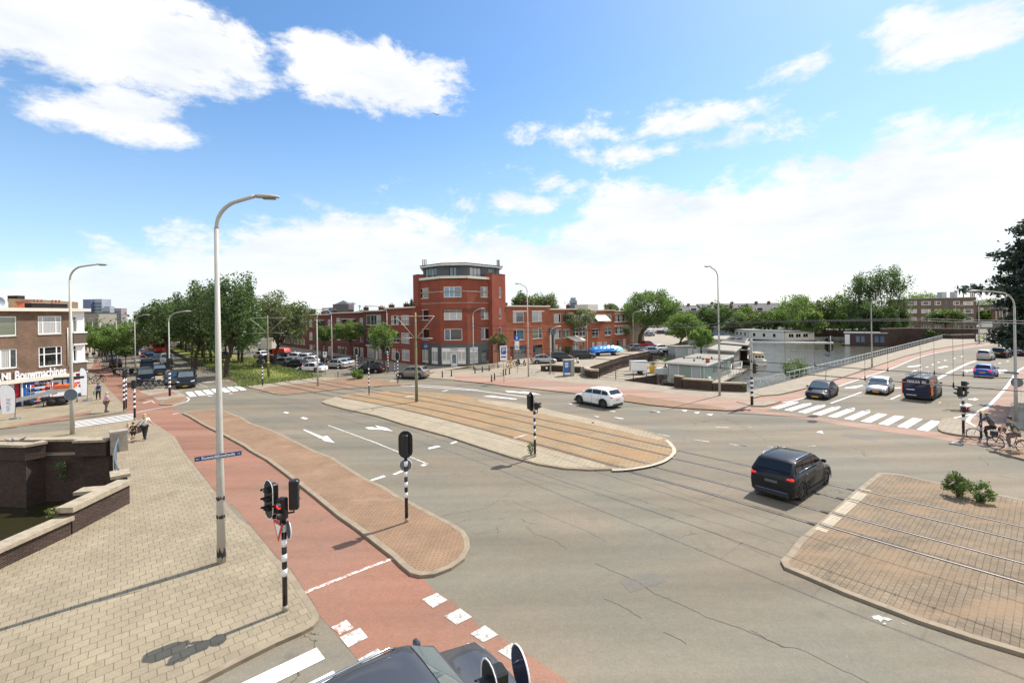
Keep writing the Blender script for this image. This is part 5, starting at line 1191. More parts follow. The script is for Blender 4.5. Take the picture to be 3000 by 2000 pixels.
# ------------------------------------------------------------------ traffic signals
def stadium(w,h,n=8):
    r = w/2; return [(r*math.cos(a),h/2-r+r*math.sin(a)) for a in [math.pi*k/n for k in range(n+1)]]+[(r*math.cos(a),-h/2+r+r*math.sin(a)) for a in [math.pi+math.pi*k/n for k in range(n+1)]]
def sig_head(t_,c,az_,n=3,board=True,lit=None,sp=.24,name='signal_head',bw=.5):
    """head facing az_ (world minus thing rotation 0), c = centre"""
    o = bpy.data.objects.new('tmp',None); mt = Matrix.Translation(c) @ Matrix.Rotation(az_,4,'Z'); bpy.data.objects.remove(o)
    hh = n*sp+.08; b = MB(); b.M = mt; b.box((-.09,0,0),(.2,.24,hh),bev=.03); hd = b.build(name,'black',t_)
    if board:
        b = MB(); b.M = mt; b.extr([(p[0],p[1]) for p in stadium(bw+.045,hh+.265)],'x',.012,.032); b.build('backboard','black',hd)
        b = MB(); b.M = mt; o_,i_ = stadium(bw+.045,hh+.265),stadium(bw,hh+.22); m_ = len(o_)
        vs = [(x_,p[0],p[1]) for x_ in (.0325,.042) for q in (o_,i_) for p in q]; fs = []
        for k in range(m_):
            k2 = (k+1) % m_; fs += [(k,k2,m_+k2,m_+k),(2*m_+k,3*m_+k,3*m_+k2,2*m_+k2),(k,2*m_+k,2*m_+k2,k2),(m_+k,m_+k2,3*m_+k2,3*m_+k)]
        b.add(vs,fs); b.build('white_border','white_gloss',hd)
    for k in range(n):
        z = ((n-1)/2-k)*sp; b = MB(); b.M = mt
        b.lathe([(0,.04),(.085,.045)],(0,0,z),axis='x',n=14); b.build('lens',lit if (lit and ((k == 0 and 'red' in lit) or (k == n-1 and 'green' in lit))) else 'lens_dark',hd)
        b = MB(); b.M = mt; vs = []
        for k2 in range(13):
            a = R(-25+k2*230/12); L = .21 if 2 <= k2 <= 10 else .12
            for x_ in (.03,L): vs.append((x_,.10*math.cos(a),z+.10*math.sin(a)))
        b.add(vs,[(2*i,2*i+1,2*i+3,2*i+2) for i in range(12)]); b.build('visor','black',hd)
    return hd
def striped_pole(label,base,h,heads,r=.065,group='traffic signals',bands=5,z0=.95,bh=.2,name='traffic_light',cat='traffic light',mat='black_gloss'):
    t_ = thing(name,label,cat,base,0,group)
    b = MB(); b.tube([(0,0,0),(0,0,h)],r,12); b.build('pole',mat,t_)
    b = MB(); b.tube([(0,0,0),(0,0,.16)],r+.006,12); b.build('pole_foot','concrete',t_)
    for k in range(bands): b = MB(); b.tube([(0,0,z0+k*2*bh),(0,0,z0+k*2*bh+bh)],r+.003,12); b.build('white_band','white_gloss',t_)
    for hd in heads:
        c = hd['c']; sig_head(t_,c,hd['a'],hd.get('n',3),hd.get('b',True),hd.get('lit'),sp=hd.get('sp',.24))
        if abs(c[0])+abs(c[1]) > .12:
            zb = c[2]-hd.get('n',3)*.12-.12; b = MB(); b.tube([(0,0,zb-.03),(c[0]*.9,c[1]*.9,zb-.03),(c[0]*.9,c[1]*.9,zb+.15)],.028,8); b.build('bracket','black',t_)
    return t_
pa = P('O',655,1402,.1)
tA = striped_pole('nearest signal pole with red cycle light, backboard and give-way sign',(*pa,.1),2.55,[dict(c=(-.38,.02,3.02),a=R(232)),dict(c=(.26,.10,3.14),a=R(105),b=False,n=3),dict(c=(.02,-.22,2.82),a=R(262),n=2,b=False,lit='lamp_red',sp=.25)])
# give-way triangle and round sign on it
g_ = thing('give_way_sign','red and white give-way triangle on the nearest signal pole','sign',(pa[0]-.1,pa[1]-.1,2.33),R(-38)); tri = [(-.27,.24),(.27,.24),(0,-.30)]
b = MB(); b.extr(tri,'y',-.01,.01); b.build('rim','sign_red',g_); b = MB(); b.extr([(p[0]*.62,p[1]*.62+.01) for p in tri],'y',-.016,-.0105); b.build('face','white_gloss',g_)
round_sign('round sign seen edge-on at the right of the nearest signal pole',(pa[0]+.14,pa[1]-.02,2.3),.24,R(40),'sign_red')
pb_ = P('O',934,1198,.1); striped_pole('signal pole on the brick verge seen from behind, with a round sign under its backboard',(*pb_,.1),2.45,[dict(c=(0,0,2.98),a=R(92))]); round_sign('grey round sign on the signal pole of the brick verge',(pb_[0]-.02,pb_[1]+.08,2.27),.235,R(95))
pc = P('O',1229,1048,.09); striped_pole('signal pole on the tram island with a weed at its foot',(*pc,.09),2.6,[dict(c=(-.2,.05,3.05),a=R(30)),dict(c=(.18,.02,2.82),a=R(10),n=2,b=False,sp=.16)])
pd = P('Z2',1415,315,.09); striped_pole('thin striped pole with a small box at the west end of the tram island',(*pd,.09),3.3,[dict(c=(0,0,3.35),a=R(80),n=2,b=False,sp=.16)],.06)
for lb,(v,x,y),zc_,lit,a in (('white-bordered signal standing behind the roadside bush',('C',762,1300),3.3,None,265),('white-bordered signal showing a blue-green light before the red terrace',('C',1240,1270),3.3,'lamp_green',262),('white-bordered unlit signal behind the taupe car',('C',1390,1432),3.3,None,262)):
    q = P(v,x,y,.08); striped_pole(lb,(*q,.05),2.7,[dict(c=(0,-.08,zc_),a=R(a),lit=lit)],.065)
for lb,(v,x,y),h in (('slim striped pole without a lamp on the paved island',('C',473,1342),2.6),('short striped post beside the green-lit signal',('C',1340,1268),1.5)):
    q = P(v,x,y,.08); striped_pole(lb,(*q,.05),h,[dict(c=(0,0,h+.2),a=R(90),n=1,b=False)],.05,bands=3 if h < 2 else 4,z0=.5 if h < 2 else .95)
q = P('B',1055,1497,.08); striped_pole('striped signal pole at the edge of the grass strip with a dark backboard',(*q,.05),2.7,[dict(c=(-.15,0,3.2),a=R(110)),dict(c=(.15,-.1,2.9),a=R(60),n=2,b=False)],.065)
q = P('Z1',1222,687,.08); striped_pole('signal with a bright red light at the zebra crossing by the shop',(*q,.08),3.0,[dict(c=(0,-.12,3.35),a=R(255),n=2,lit='lamp_red',b=False,sp=.3)],.075,bands=5)
q = P('Z1',1243,672,.08); striped_pole('second striped pole close behind the red-lit signal',(*q,.08),2.9,[dict(c=(0,0.05,3.3),a=R(80),n=3,b=False)],.06)
q = P('Z1',1326,772,.1); striped_pole('striped pole with a dark signal box seen from behind, beside the woman with children',(*q,.1),2.6,[dict(c=(0,0,2.85),a=R(100),n=3,b=False,sp=.2)],.075)
q = P('Z1',1670,545,.05); t_ = thing('signal_backboard','dark signal head and backboard fixed to the striped lamp','traffic light',(q[0],q[1],0)); sig_head(t_,(0,.1,3.45),R(130),3,True,None,.3); sig_head(t_,(.28,-.05,3.1),R(60),2,False)
q = P('O',2213,1000,.12); striped_pole('two-headed signal pole on the small right island next to the cyclists',(*q,.12),2.35,[dict(c=(-.24,.05,2.72),a=R(165),n=2,b=False,sp=.28),dict(c=(.2,.05,2.9),a=R(15),n=3,b=False,sp=.28),dict(c=(.1,-.02,1.62),a=R(-10),n=2,b=False,lit='lamp_red',sp=.14)],.07)
# mast arm signal over the bridge road
mb_ = P('Z4',147,788,.12); mt_ = thing('signal_mast','grey gantry mast with a long arm carrying a hanging signal over the road','traffic light',(*mb_,.1)); H_ = 5.6
b = MB(); b.tube([(0,0,0),(0,0,H_)],[.11,.10],12); b.build('pole','pole_grey',mt_)
b = MB(); b.tube([(0,0,0),(0,0,2.35)],.115,12); b.build('black_sleeve','black_gloss',mt_)
for k in range(4): b = MB(); b.tube([(0,0,.75+k*.4),(0,0,.95+k*.4)],.119,12); b.build('white_band','white_gloss',mt_)
ae = PT('Z4',805,298,36.6); b = MB(); b.tube([(0,0,H_-.3),(ae[0]-mb_[0],ae[1]-mb_[1],ae[2])],[.11,.08],10); b.build('arm','pale_grey',mt_)
ah = PT('Z4',778,302,36.8); sig_head(mt_,(ah[0]-mb_[0],ah[1]-mb_[1]+.12,ah[2]-.1),R(75),3,True,None,.3,bw=.6); b = MB(); b.tube([(ah[0]-mb_[0],ah[1]-mb_[1]-.08,ah[2]-.65),(ah[0]-mb_[0],ah[1]-mb_[1]-.08,ah[2]+.6)],.035,8); b.build('hanger','pole_white',mt_)
sig_head(mt_,(.28,-.05,3.1),R(20),3,False,None,.26)
# nearest signal at the lower edge of the photo
q = (-.16,5.98); t_ = thing('traffic_light','signal head and round sign cut off by the lower edge of the photo','traffic light',(*q,0),0,'traffic signals')
b = MB(); b.tube([(0,0,0),(0,0,2.9)],.065,12); b.build('pole','black_gloss',t_); b = MB(); b.tube([(-.25,0,2.85),(.25,.1,2.85)],.03,8); b.build('bracket','black',t_); sig_head(t_,(-.17,-.1,3.02),R(208),3,True)
round_sign('round blue-backed sign beside the cut-off signal at the lower edge',(.04,6.16,3.2),.3,R(203),'car_navy','sign_back')

# ------------------------------------------------------------------ tram poles and wires
def tram_pole(label,base,h,spread,az_,band=False,low=2.3):
    t_ = thing('tram_wire_pole',label,'pole',base,az_,'tram wire poles')
    b = MB(); b.tube([(0,0,0),(0,0,h*.35),(0,0,h*.355),(0,0,h*.66),(0,0,h*.665),(0,0,h)],[.14,.14,.11,.11,.085,.085],12); b.build('pole','pole_olive',t_)
    for s_ in (-1,1):
        b = MB(); b.tube([(0,0,h-.35),(s_*spread,0,h-.35)],.035,6); b.build('cross_arm','pole_white',t_); b = MB(); b.tube([(s_*spread,0,h-.35),(s_*.15,0,h-low)],.03,6); b.build('brace','pole_white',t_)
        L = 1.45 if s_ < 0 else .9; b = MB(); b.tube([(s_*.1,0,h-low-.05),(s_*spread*L,0,h-low-.15)],.03,6); b.build('wire_arm','pole_galv',t_)
    if band: b = MB(); b.tube([(0,0,1.9),(0,0,2.15)],.145,12); b.build('yellow_band','amber_band',t_)
    return t_
cp = P('O',957,922,.09); tram_pole('olive tram wire pole on the tram island in front of the corner block',(*cp,.09),8.3,1.75,R(5))
q = P('B',1122,1395,.1); tram_pole('olive tram wire pole with yellow band on the grass strip',(*q,.1),8.4,2.3,R(5),True)
q = P('B',388,1235,.1); tram_pole('far tram wire pole with yellow band seen left of the foreground lamp',(*q,.1),8.3,2.2,R(5),True)
q = P('B',243,1290,.1); b = MB(); b.tube([(*q,.1),(*q,8)],.12,10); tag(b.build('concrete_pole','pole_olive'),'plain pole on the grass next to the leaning trunk left of the foreground lamp','pole')
def wire(label,pts,r=.012,group='overhead tram wires'):
    b = MB(); b.tube(pts,r,5); tag(b.build('overhead_wire','black'),label,'wire',group)
for k,(nm_,a,c) in enumerate((('near tram track',0,1),('far tram track',2,3))):
    cl = [((p[0]+q[0])/2,(p[1]+q[1])/2) for p,q in zip(RAILS[a],RAILS[c])]
    sel = cl; wire(f'contact wire hanging over the {nm_}',[(*p,5.5) for p in sel[::4]],.017)
    mess = [(*p,7.25+.35*math.sin(i*.35)) for i,p in enumerate(sel[::6])]; wire(f'upper carrier wire over the {nm_}',mess,.016)
    for i in range(1,8,1):
        p = sel[i*6]; z1 = mess[i][2] if i < len(mess) else 7.2; b = MB(); b.tube([(*p,5.5),(*p,z1)],.006,4); b.lathe([(.0,5.45),(.03,5.46),(.012,5.62)],(*p,0),n=6)
        tag(b.build('wire_dropper','black'),f'{["rightmost", "second", "third", "fourth", "fifth", "sixth", "seventh"][i-1]} wire dropper from the right over the {nm_}','wire',f'droppers over the {nm_}')
for lb,a,c in (('span wire crossing from the corner block to the right',PT('T',300,870,76),(24,44,6.5)),('span wire along the orange terrace',PT('T',1400,880,79),(45,75,6))): wire(lb,[a,((a[0]+c[0])/2,(a[1]+c[1])/2,(a[2]+c[2])/2-.4),c],.012,'span wires')

# ------------------------------------------------------------------ bollards and small street furniture
bp = thing('bollard','','bollard'); b = MB(); b.lathe([(0,0),(.10,0),(.085,.1),(.065,.75),(.075,.8),(.05,.88),(0,.9)],n=14); b.build('post','black',bp)
bl = [(573,1512),(677,1500),(948,1463),(1031,1452),(1110,1438),(1138,1562),(1172,1543),(1273,1493),(1300,1483),(1343,1473)]
nm_ = ['leftmost black bollard at the side road mouth','second black bollard at the side road mouth','black bollard left of the pigeon flock before the corner block','middle black bollard before the corner block','black bollard beside the thin street tree at the corner block','front black bollard of the pair near the parking sign','rear black bollard of the pair near the parking sign','left black bollard by the yellow post','middle black bollard by the yellow post','right black bollard by the yellow post']
for i,(x,y) in enumerate(bl):
    o = bp if i == 0 else copy_tree(bp); place(o,(*P('D',x,y,.06),.04),0,nm_[i],'black bollards before the corner block')
def sign_post(label,base,h,w,hh,face,zc_,az_=R(0),name='sign_post'):
    t_ = thing(name,label,'sign',base,az_); b = MB(); b.tube([(0,0,0),(0,0,h)],.035,8); b.build('post','pole_galv',t_); b = MB(); b.box((0,-.045,zc_),(w,.025,hh),bev=.01); b.build('plate',face,t_); return t_
q = P('D',1280,1568,.08); t_ = sign_post('tall white parking sign with a blue P before the corner block',(*q,.05),4.0,.85,1.75,'white_gloss',3.5); b = MB(); b.box((0,-.064,3.75),(.55,.012,.8)); b.build('blue_panel','sign_blue',t_); add_text('letter_p','P',.7,'white_gloss',t_,(0,-.072,3.78),(R(90),0,0),.002); b = MB(); b.box((0,-.062,3.05),(.6,.01,.16)); b.build('symbol','sign_navy',t_)
q = P('D',1434,1466,.08); t_ = sign_post('pole with a blue arrow sign over a white speed zone plate',(*q,.05),5.2,.62,.75,'sign_blue',4.85); b = MB(); b.extr([(0,5.1),(-.14,4.88),(-.05,4.88),(-.05,4.6),(.05,4.6),(.05,4.88),(.14,4.88)],'y',-.07,-.062); b.build('arrow','white_gloss',t_)
b = MB(); b.box((0,-.045,3.85),(.6,.025,1.15),bev=.01); b.build('zone_plate','white_gloss',t_); b = MB(); b.lathe([(.14,-.062),(.2,-.062),(.2,-.066),(.14,-.066)],(0,0,3.65),axis='y',n=20,close=True); b.build('ring','sign_navy',t_)
q = P('D',385,1405,.08); t_ = sign_post('round blue cycle path sign before the white shop windows',(*q,.05),3.7,.1,.1,'sign_blue',3.4)
b = MB(); b.lathe([(0,-.08),(.36,-.08),(.36,-.05),(0,-.05)],(0,0,3.4),axis='y',n=24); b.build('disc','sign_blue',t_)
b = MB()
for s_ in (-.15,.15): b.lathe([(.08,-.085),(.11,-.085),(.11,-.082),(.08,-.082)],(s_,0,3.33),axis='y',n=14,close=True)
b.tube([(-.15,-.084,3.33),(0,-.084,3.5),(.15,-.084,3.33)],.015,5); b.build('bicycle_symbol','white_gloss',t_)
q = P('B',1775,1355,.05); t_ = sign_post('white notice plate on a slim post beside the white parked car',(*q,.0),3.2,.5,.75,'white_gloss',2.85); b = MB(); b.box((0,-.062,2.95),(.2,.01,.3)); b.build('symbol','leaf_mid' if False else 'iron_green',t_)
q = P('Z4',743,592,.1); t_ = thing('round_sign','round grey-blue sign on a leaning post on the bridge footpath','sign',(*q,.1)); b = MB(); b.tube([(0,0,0),(.25,0,3.3)],.035,8); b.build('post','pole_galv',t_); b = MB(); b.lathe([(0,-.02),(.33,-.02),(.33,.02),(0,.02)],(.22,-.05,2.98),axis='y',n=22); b.build('disc','sign_back',t_)
q = P('G',1688,850,.08); t_ = sign_post('pale direction sign on the far bridge corner',(*q,.0),4.6,2.6,1.3,'pale_grey',4.0)
# advertising cabinet
q = P('E',1130,1470,.08); cb = thing('utility_cabinet','grey-green street cabinet with a blue poster on its side','cabinet',(*q,.08),R(12)); b = MB(); b.box((.12,.35,1.0),(1.25,.95,2.0),bev=.03); b.build('body','green_cabinet',cb); b = MB(); b.box((.12,.35,2.05),(1.4,1.08,.1),bev=.03); b.build('lid','concrete',cb)
b = MB(); b.box((-.22,-.14,1.02),(.9,.03,1.75),bev=.01); b.build('poster_frame','black',cb); b = MB(); b.box((-.22,-.162,1.15),(.8,.01,1.4)); b.build('poster','poster_blue',cb); b = MB(); b.box((-.22,-.162,.32),(.8,.01,.24)); b.build('poster_foot','white_gloss',cb)
for k in range(4): b = MB(); b.box((-.32,-.169,1.7-k*.17),(.5-.08*(k % 2),.004,.09)); b.build('text_line','white_gloss',cb)
b = MB(); b.box((.02,-.169,.95),(.26,.004,.7)); b.build('poster_figure','skin_dark',cb)
q = P('E',1345,1450,.08); b = MB(); b.box((*q,.62),(.5,.4,1.1),bev=.03); cbx = b.build('small_cabinet','green_cabinet'); tag(cbx,'narrow grey cabinet standing against the curved wall end','cabinet')
q = P('E',250,1355,.06); t_ = thing('charging_post','short yellow and grey post beside the parked bicycles','post',(*q,.05)); b = MB(); b.tube([(0,0,0),(0,0,1.05)],.13,10); b.build('post','yellow',t_); b = MB(); b.box((0,0,1.4),(.3,.3,.7),bev=.03); b.build('head','concrete',t_)
q = P('VR',912,1040,.1); t_ = thing('push_button_post','striped push-button post with yellow top beside the first cyclist','post',(*q,.05)); b = MB(); b.tube([(0,0,0),(0,0,1.5)],.06,10); b.build('post','black_gloss',t_); b = MB(); b.tube([(0,0,1.5),(0,0,1.62)],.075,10); b.build('button_box','yellow',t_); b = MB(); b.tube([(0,0,1.62),(0,0,1.68)],.063,10); b.build('cap','white_gloss',t_)
# pigeons
def pigeon(label,loc,rz,group='pigeons on the ground and the canal wall'):
    t_ = thing('pigeon',label,'bird',loc,rz,group); b = MB(); n = 8; prof = [(-.17,.012,.09),(-.1,.035,.10),(-.02,.058,.115),(.06,.055,.13),(.10,.032,.17),(.125,.028,.205),(.155,.02,.205),(.18,.004,.198)]
    vs = [(x,r*math.cos(2*math.pi*k/n),z+r*math.sin(2*math.pi*k/n)) for x,r,z in prof for k in range(n)]; b.add(vs,[(i*n+k,i*n+(k+1) % n,(i+1)*n+(k+1) % n,(i+1)*n+k) for i in range(7) for k in range(n)],0,True)
    for s_ in (-.02,.02): b.tube([(.01,s_,.08),(.015,s_,0)],.006,4)
    b.build('body','pigeon',t_); return t_
pg = pigeon('pigeon on the angled canal wall coping, left of the lamp',(*PT('Z1',78,975,27.1)[:2],.9),R(200),None)
o = copy_tree(pg); place(o,(*PT('Z1',130,960,27.2)[:2],.9),R(160),'second pigeon on the canal coping, right of the first')
o = copy_tree(pg); place(o,(*PT('Z1',225,940,27.4)[:2],.9),R(20),'rightmost pigeon on the canal coping, facing away')
rp = random.Random(8)
for i in range(22):
    o = copy_tree(pg); x,y = rp.uniform(1120,1330),rp.uniform(1375,1412); place(o,(*P('D',x,y,.06),.07),rp.uniform(0,6.2),'pigeon in the flock on the paving beside the corner block','pigeons in the flock beside the corner block')
for i in range(9):
    o = copy_tree(pg); x,y = rp.choice([(575,1430),(630,1425),(650,1420),(690,1415),(840,1440),(875,1450),(890,1440),(95,1440),(700,1410)]); place(o,(*P('E',x+rp.uniform(-12,12),y,.08),.08),rp.uniform(0,6.2),'pigeon on the footpath before the low quay wall','pigeons before the low quay wall')
gl = thing('gull','small bird flying high against the blue sky','bird',PT('O',1002,263,60),R(20)); b = MB(); b.extr([(-.5,.12),(-.2,.06),(0,0),(.2,.06),(.5,.1),(.2,-.02),(0,-.07),(-.2,-.02)],'y',-.03,.03); b.build('body','pigeon',gl)
# ------------------------------------------------------------------ vehicles
def car(label,paint_,L=4.3,W=1.8,H=1.48,kind='hatch',wr=.32,rim='rim',roof=None,clad=False,rails=False,lit=False,wind='windscreen',group='cars parked and driving round the crossing',name='car',cat='car',side_glass=True,plate='plate_yellow',dark_roof=None):
    """x forward, z up, origin on the ground under the middle"""
    t_ = thing(name,label,cat,(0,0,0),0,group); h = L/2; w = W/2
    K_ = dict(hatch=(.62,.98,.60,(-.02,.31,.80,.955)),suv=(.70,1.08,.64,(.0,.30,.88,.975)),sedan=(.60,.93,.56,(-.02,.30,.68,.90)),van=(.70,1.12,.62,(-.02,.22,.95,.985)),coupe=(.58,.90,.52,(-.02,.33,.62,.90)),mpv=(.66,1.02,.60,(.08,.30,.88,.97)))[kind]
    hood,belt,nose,(fb,ft,rt_,rb) = K_
    hood *= H/1.48 if kind not in ('van',) else 1.25; belt *= H/1.48 if kind != 'van' else 1.05
    if kind == 'van': hood,belt = .98,1.22
    X_ = lambda f: h-f*L                                  # fraction from the nose
    fbx,ftx,rtx,rbx = X_(.26+fb*.5),X_(ft+.125),X_(rt_-.02),X_(rb+.005)
    wf,wb_ = X_(.195 if kind != 'van' else .17),X_(.805 if kind != 'van' else .80)
    st_ = [(h,.70,.30,nose*.78),(h-.06,.84,.20,nose*.95),(h-.22,.93,.17,(nose+hood)/2+.06),(h-.55,.985,.16,hood+.06),(fbx+.1,1,.16,hood+.16),(fbx-.15,1,.16,belt-.02),(0,1,.16,belt),(rtx,1,.16,belt+.02),(-h+.42,.99,.17,belt+.02),(-h+.14,.95,.2,belt-.01 if kind not in ('sedan','coupe') else belt),(-h+.03,.90,.28,belt-.12),(-h,.84,.40,belt-.3)]
    b = MB(); n = 0; rings = []
    for (x,ws_,zl,zb) in st_:
        a = w*ws_; m_ = (zl+zb)/2
        half = [(0,zl),(a*.86,zl),(a*.965,zl+.09),(a*1.0,m_-.06),(a*1.0,m_+.12),(a*.965,zb-.07),(a*.88,zb),(a*.45,zb+.025),(0,zb+.035)]
        rings.append([(x,y,z) for y,z in half]+[(x,-y,z) for y,z in half[-2:0:-1]])
    n = len(rings[0]); vs = [p for r_ in rings for p in r_]; fs = [(i*n+k,i*n+(k+1) % n,(i+1)*n+(k+1) % n,(i+1)*n+k) for i in range(len(rings)-1) for k in range(n)]+[tuple(range(n)),tuple(range((len(rings)-1)*n,len(rings)*n))[::-1]]
    b.add(vs,fs,0,True); body = b.build('body',[paint_,'plastic_black'],t_)
    # wheel wells cut out of the sides
    b = MB()
    for x in (wf,wb_):
        for s_ in (-1,1): b.tube([(x,s_*(w-.27),wr*.98),(x,s_*(w+.2),wr*.98)],wr+.065,22,1)
    cut = b.build('cut',['plastic_black','plastic_black']); bpy.context.view_layer.update()
    md = body.modifiers.new('b','BOOLEAN'); md.object = cut; md.operation = 'DIFFERENCE'; md.solver = 'EXACT'
    dg = bpy.context.evaluated_depsgraph_get(); me = bpy.data.meshes.new_from_object(body.evaluated_get(dg)); body.modifiers.clear(); body.data = me; me.name = 'body'; bpy.data.objects.remove(cut)
    for p in me.polygons:
        c = p.center; r1 = min(math.hypot(c.x-wf,c.z-wr),math.hypot(c.x-wb_,c.z-wr))
        if abs(c.y) < w-.02 and r1 < wr+.08 and c.z < wr*2+.1 and abs(p.normal.y) < .9 and p.area < .06: p.material_index = 1
        if clad and c.z < .36: p.material_index = 1
        if c.z < .20: p.material_index = 1
    # cabin
    k = .20 if kind != 'van' else .12; wy = w*.90
    if kind in ('sedan','coupe'): rtx,rbx = X_(.72),X_(.90)
    top = [(fbx,belt-.04),(ftx+.12,H-.10),(ftx-.1,H-.03),((ftx+rtx)/2,H),(rtx+.1,H-.03),(rtx-.1,H-.09),(rbx,belt-.03)]
    def yz(x,z): return wy-max(0,z-belt)*k*1.25
    b = MB(); cols_ = []
    for x,z in top:
        y = yz(x,z); r_ = []
        for f,dz in ((1,0),(.90,.035),(.5,.055),(0,.062),(-.5,.055),(-.90,.035),(-1,0)): r_.append((x,y*f,z+(dz if z > belt else 0)))
        cols_.append(r_)
    vs = [p for r_ in cols_ for p in r_]; m_ = 7; fs = [(i*m_+j,i*m_+j+1,(i+1)*m_+j+1,(i+1)*m_+j) for i in range(6) for j in range(6)]
    b.add(vs,fs,0,True)
    for s_ in (1,-1):
        side = [(x,s_*yz(x,z),z) for x,z in top]; base = [(rbx,s_*wy,belt-.06),(fbx,s_*wy,belt-.06)]; b.add(side+base,[tuple(range(9))],0)
    b.build('roof',roof or paint_,t_)
    def pane(nm,i0,i1,f0,f1,fy,mt,o_=.012):
        a,c = top[i0],top[i1]; vs = []
        for fx in (f0,f1):
            x,z = lerp(a[0],c[0],fx),lerp(a[1],c[1],fx); y = yz(x,z); d = Vector((-(c[1]-a[1]),0,c[0]-a[0])); d.normalize(); d *= -o_ if (c[0]-a[0]) < 0 else o_
            for f,dz in ((fy,.036),(fy*.5,.055),(0,.062),(-fy*.5,.055),(-fy,.036)): vs.append((x+d.x,y*f,z+d.z+dz*(min(1,max(0,(z-belt)/.15)))))
        b = MB(); b.add(vs,[(j,j+1,j+6,j+5) for j in range(4)],0,True); return b.build(nm,mt,t_)
    pane('windscreen',0,1,.10,.97,.88,wind,.014)
    if kind != 'van': pane('rear_window',5,6,.06,.80 if kind not in ('sedan','coupe') else .9,.86,'glass_car',.014)
    def hz(x):                                          # roof silhouette height
        for i in range(6):
            (x0,z0),(x1,z1) = top[i],top[i+1]
            if x1 <= x <= x0: return lerp(z0,z1,(x0-x)/(x0-x1) if x0 != x1 else 0)
        return belt
    cuts = [(fbx-.28,.10),(X_(.515),-.10)],[(X_(.53),0),(X_(.74),0)],[(X_(.755),0),(rbx+.34,0)]
    if kind in ('sedan','coupe'): cuts = cuts[:2]
    if kind == 'van': cuts = [(fbx-.22,0),(X_(.38),0)],
    for cu in cuts:
        x0,x1 = cu[0][0],cu[1][0]
        if x0-x1 < .2: continue
        xs = [lerp(x0,x1,i/7) for i in range(8)]; up = [(x,max(belt+.03,hz(x)-.075)) for x in xs]
        for s_ in (1,-1):
            b = MB(); vs = [(x,s_*(yz(x,z)+.008),z) for x,z in up]+[(x,s_*(yz(x,belt)+.008),belt+.0) for x in xs[::-1]]; b.add(vs,[tuple(range(16))] if s_ < 0 else [tuple(range(15,-1,-1))]); b.build('side_window','glass_car',t_)
    # wheels
    for x in (wf,wb_):
        for s_ in (-1,1):
            wt = .2; y = s_*(w-.115); b = MB(); b.lathe([(wr*.62,-wt/2),(wr*.94,-wt/2),(wr,-wt/2+.03),(wr,wt/2-.03),(wr*.94,wt/2),(wr*.62,wt/2)],(x,y,wr),axis='y',n=24); wh = b.build('wheel','tyre',t_)
            b = MB(); yo = y+s_*wt*.42; b.lathe([(0,0),(wr*.64,0)],(x,yo-s_*.05,wr),axis='y',n=20); b.build('hub_disc','plastic_black',wh)
            b = MB(); b.lathe([(wr*.6,0),(wr*.67,s_*.012),(wr*.67,-s_*.03)],(x,yo,wr),axis='y',n=24)
            for q_ in range(5):
                a = q_*2*math.pi/5+.3; ca,sa = math.cos(a),math.sin(a); wd = wr*.13; b.add([(x-sa*wd*.6,yo,wr+ca*wd*.6),(x+sa*wd*.6,yo,wr-ca*wd*.6),(x+ca*wr*.63+sa*wd,yo,wr+sa*wr*.63-ca*wd),(x+ca*wr*.63-sa*wd,yo,wr+sa*wr*.63+ca*wd)],[(0,1,2,3)])
            b.lathe([(0,s_*.015),(wr*.14,s_*.01)],(x,yo,wr),axis='y',n=10); b.build('rim',rim,wh)
    # door seams, arch cladding
    for s_ in (-1,1):
        b = MB()
        for f in (.295,.525,.755)[:2 if kind == 'van' else 3]:
            x = X_(f); i = next(k for k in range(len(st_)-1) if st_[k+1][0] <= x); u = (st_[i][0]-x)/(st_[i][0]-st_[i+1][0]); q = [Vector(rings[i][k]).lerp(Vector(rings[i+1][k]),u) for k in (2,3,4,5,6)]
            for a,c in zip(q,q[1:]): b.add([(x-.009,s_*(a.y+.005),a.z),(x+.009,s_*(a.y+.005),a.z),(x+.009,s_*(c.y+.005),c.z),(x-.009,s_*(c.y+.005),c.z)],[(0,1,2,3)])
        b.build('door_seam','tyre',t_)
        if clad:
            b = MB()
            for xc in (wf,wb_):
                q = [(xc+r*math.cos(a),s_*(w+.004+(.012 if r > wr+.1 else 0)),wr+r*math.sin(a)) for a in [R(k*15) for k in range(-1,14)] for r in (wr+.05,wr+.125)]; b.add(q,[(2*i,2*i+1,2*i+3,2*i+2) for i in range(14)])
            b.build('arch_cladding','plastic_black',t_)
        if rails: b = MB(); b.tube([(fbx-.2,s_*(wy+.012),belt+.015),(rtx,s_*(wy+.012),belt+.035)],.012,4); b.build('window_trim','chrome',t_)
    # lights, plates, mirrors, trim
    zh = nose*.98 if kind != 'van' else .86
    for s_ in (-1,1):
        b = MB(); a,c = h-.075,h-.36; b.add([(a+.03,s_*w*.55,zh-.09),(a,s_*w*.78,zh-.07),(c+.1,s_*w*.935,zh-.02),(c,s_*w*.945,zh+.08),(a-.09,s_*w*.80,zh+.06),(a-.02,s_*w*.55,zh-.01),(c+.1,s_*w*.6,zh-.05)],[(0,1,4,5),(1,2,3,4),(5,4,3,6),(0,6,2,1),(0,5,6),(2,6,3)]); b.build('headlight','headlight',t_)
        zt = belt-.15 if kind not in ('van','mpv') else belt-.25; hh_ = .15 if kind not in ('van','mpv','hatch') else .34
        b = MB(); b.box((-h+.085,s_*w*.77,zt-.02),(.15,w*.30,hh_*.85),bev=.04); b.build('tail_light','tail_lit' if lit else 'tail_red',t_)
        mx = fbx-.32; b = MB(); b.box((mx,s_*(w+.06),belt+.07),(.12,.2,.14),bev=.035); b.build('mirror',paint_,t_)
        b = MB(); 
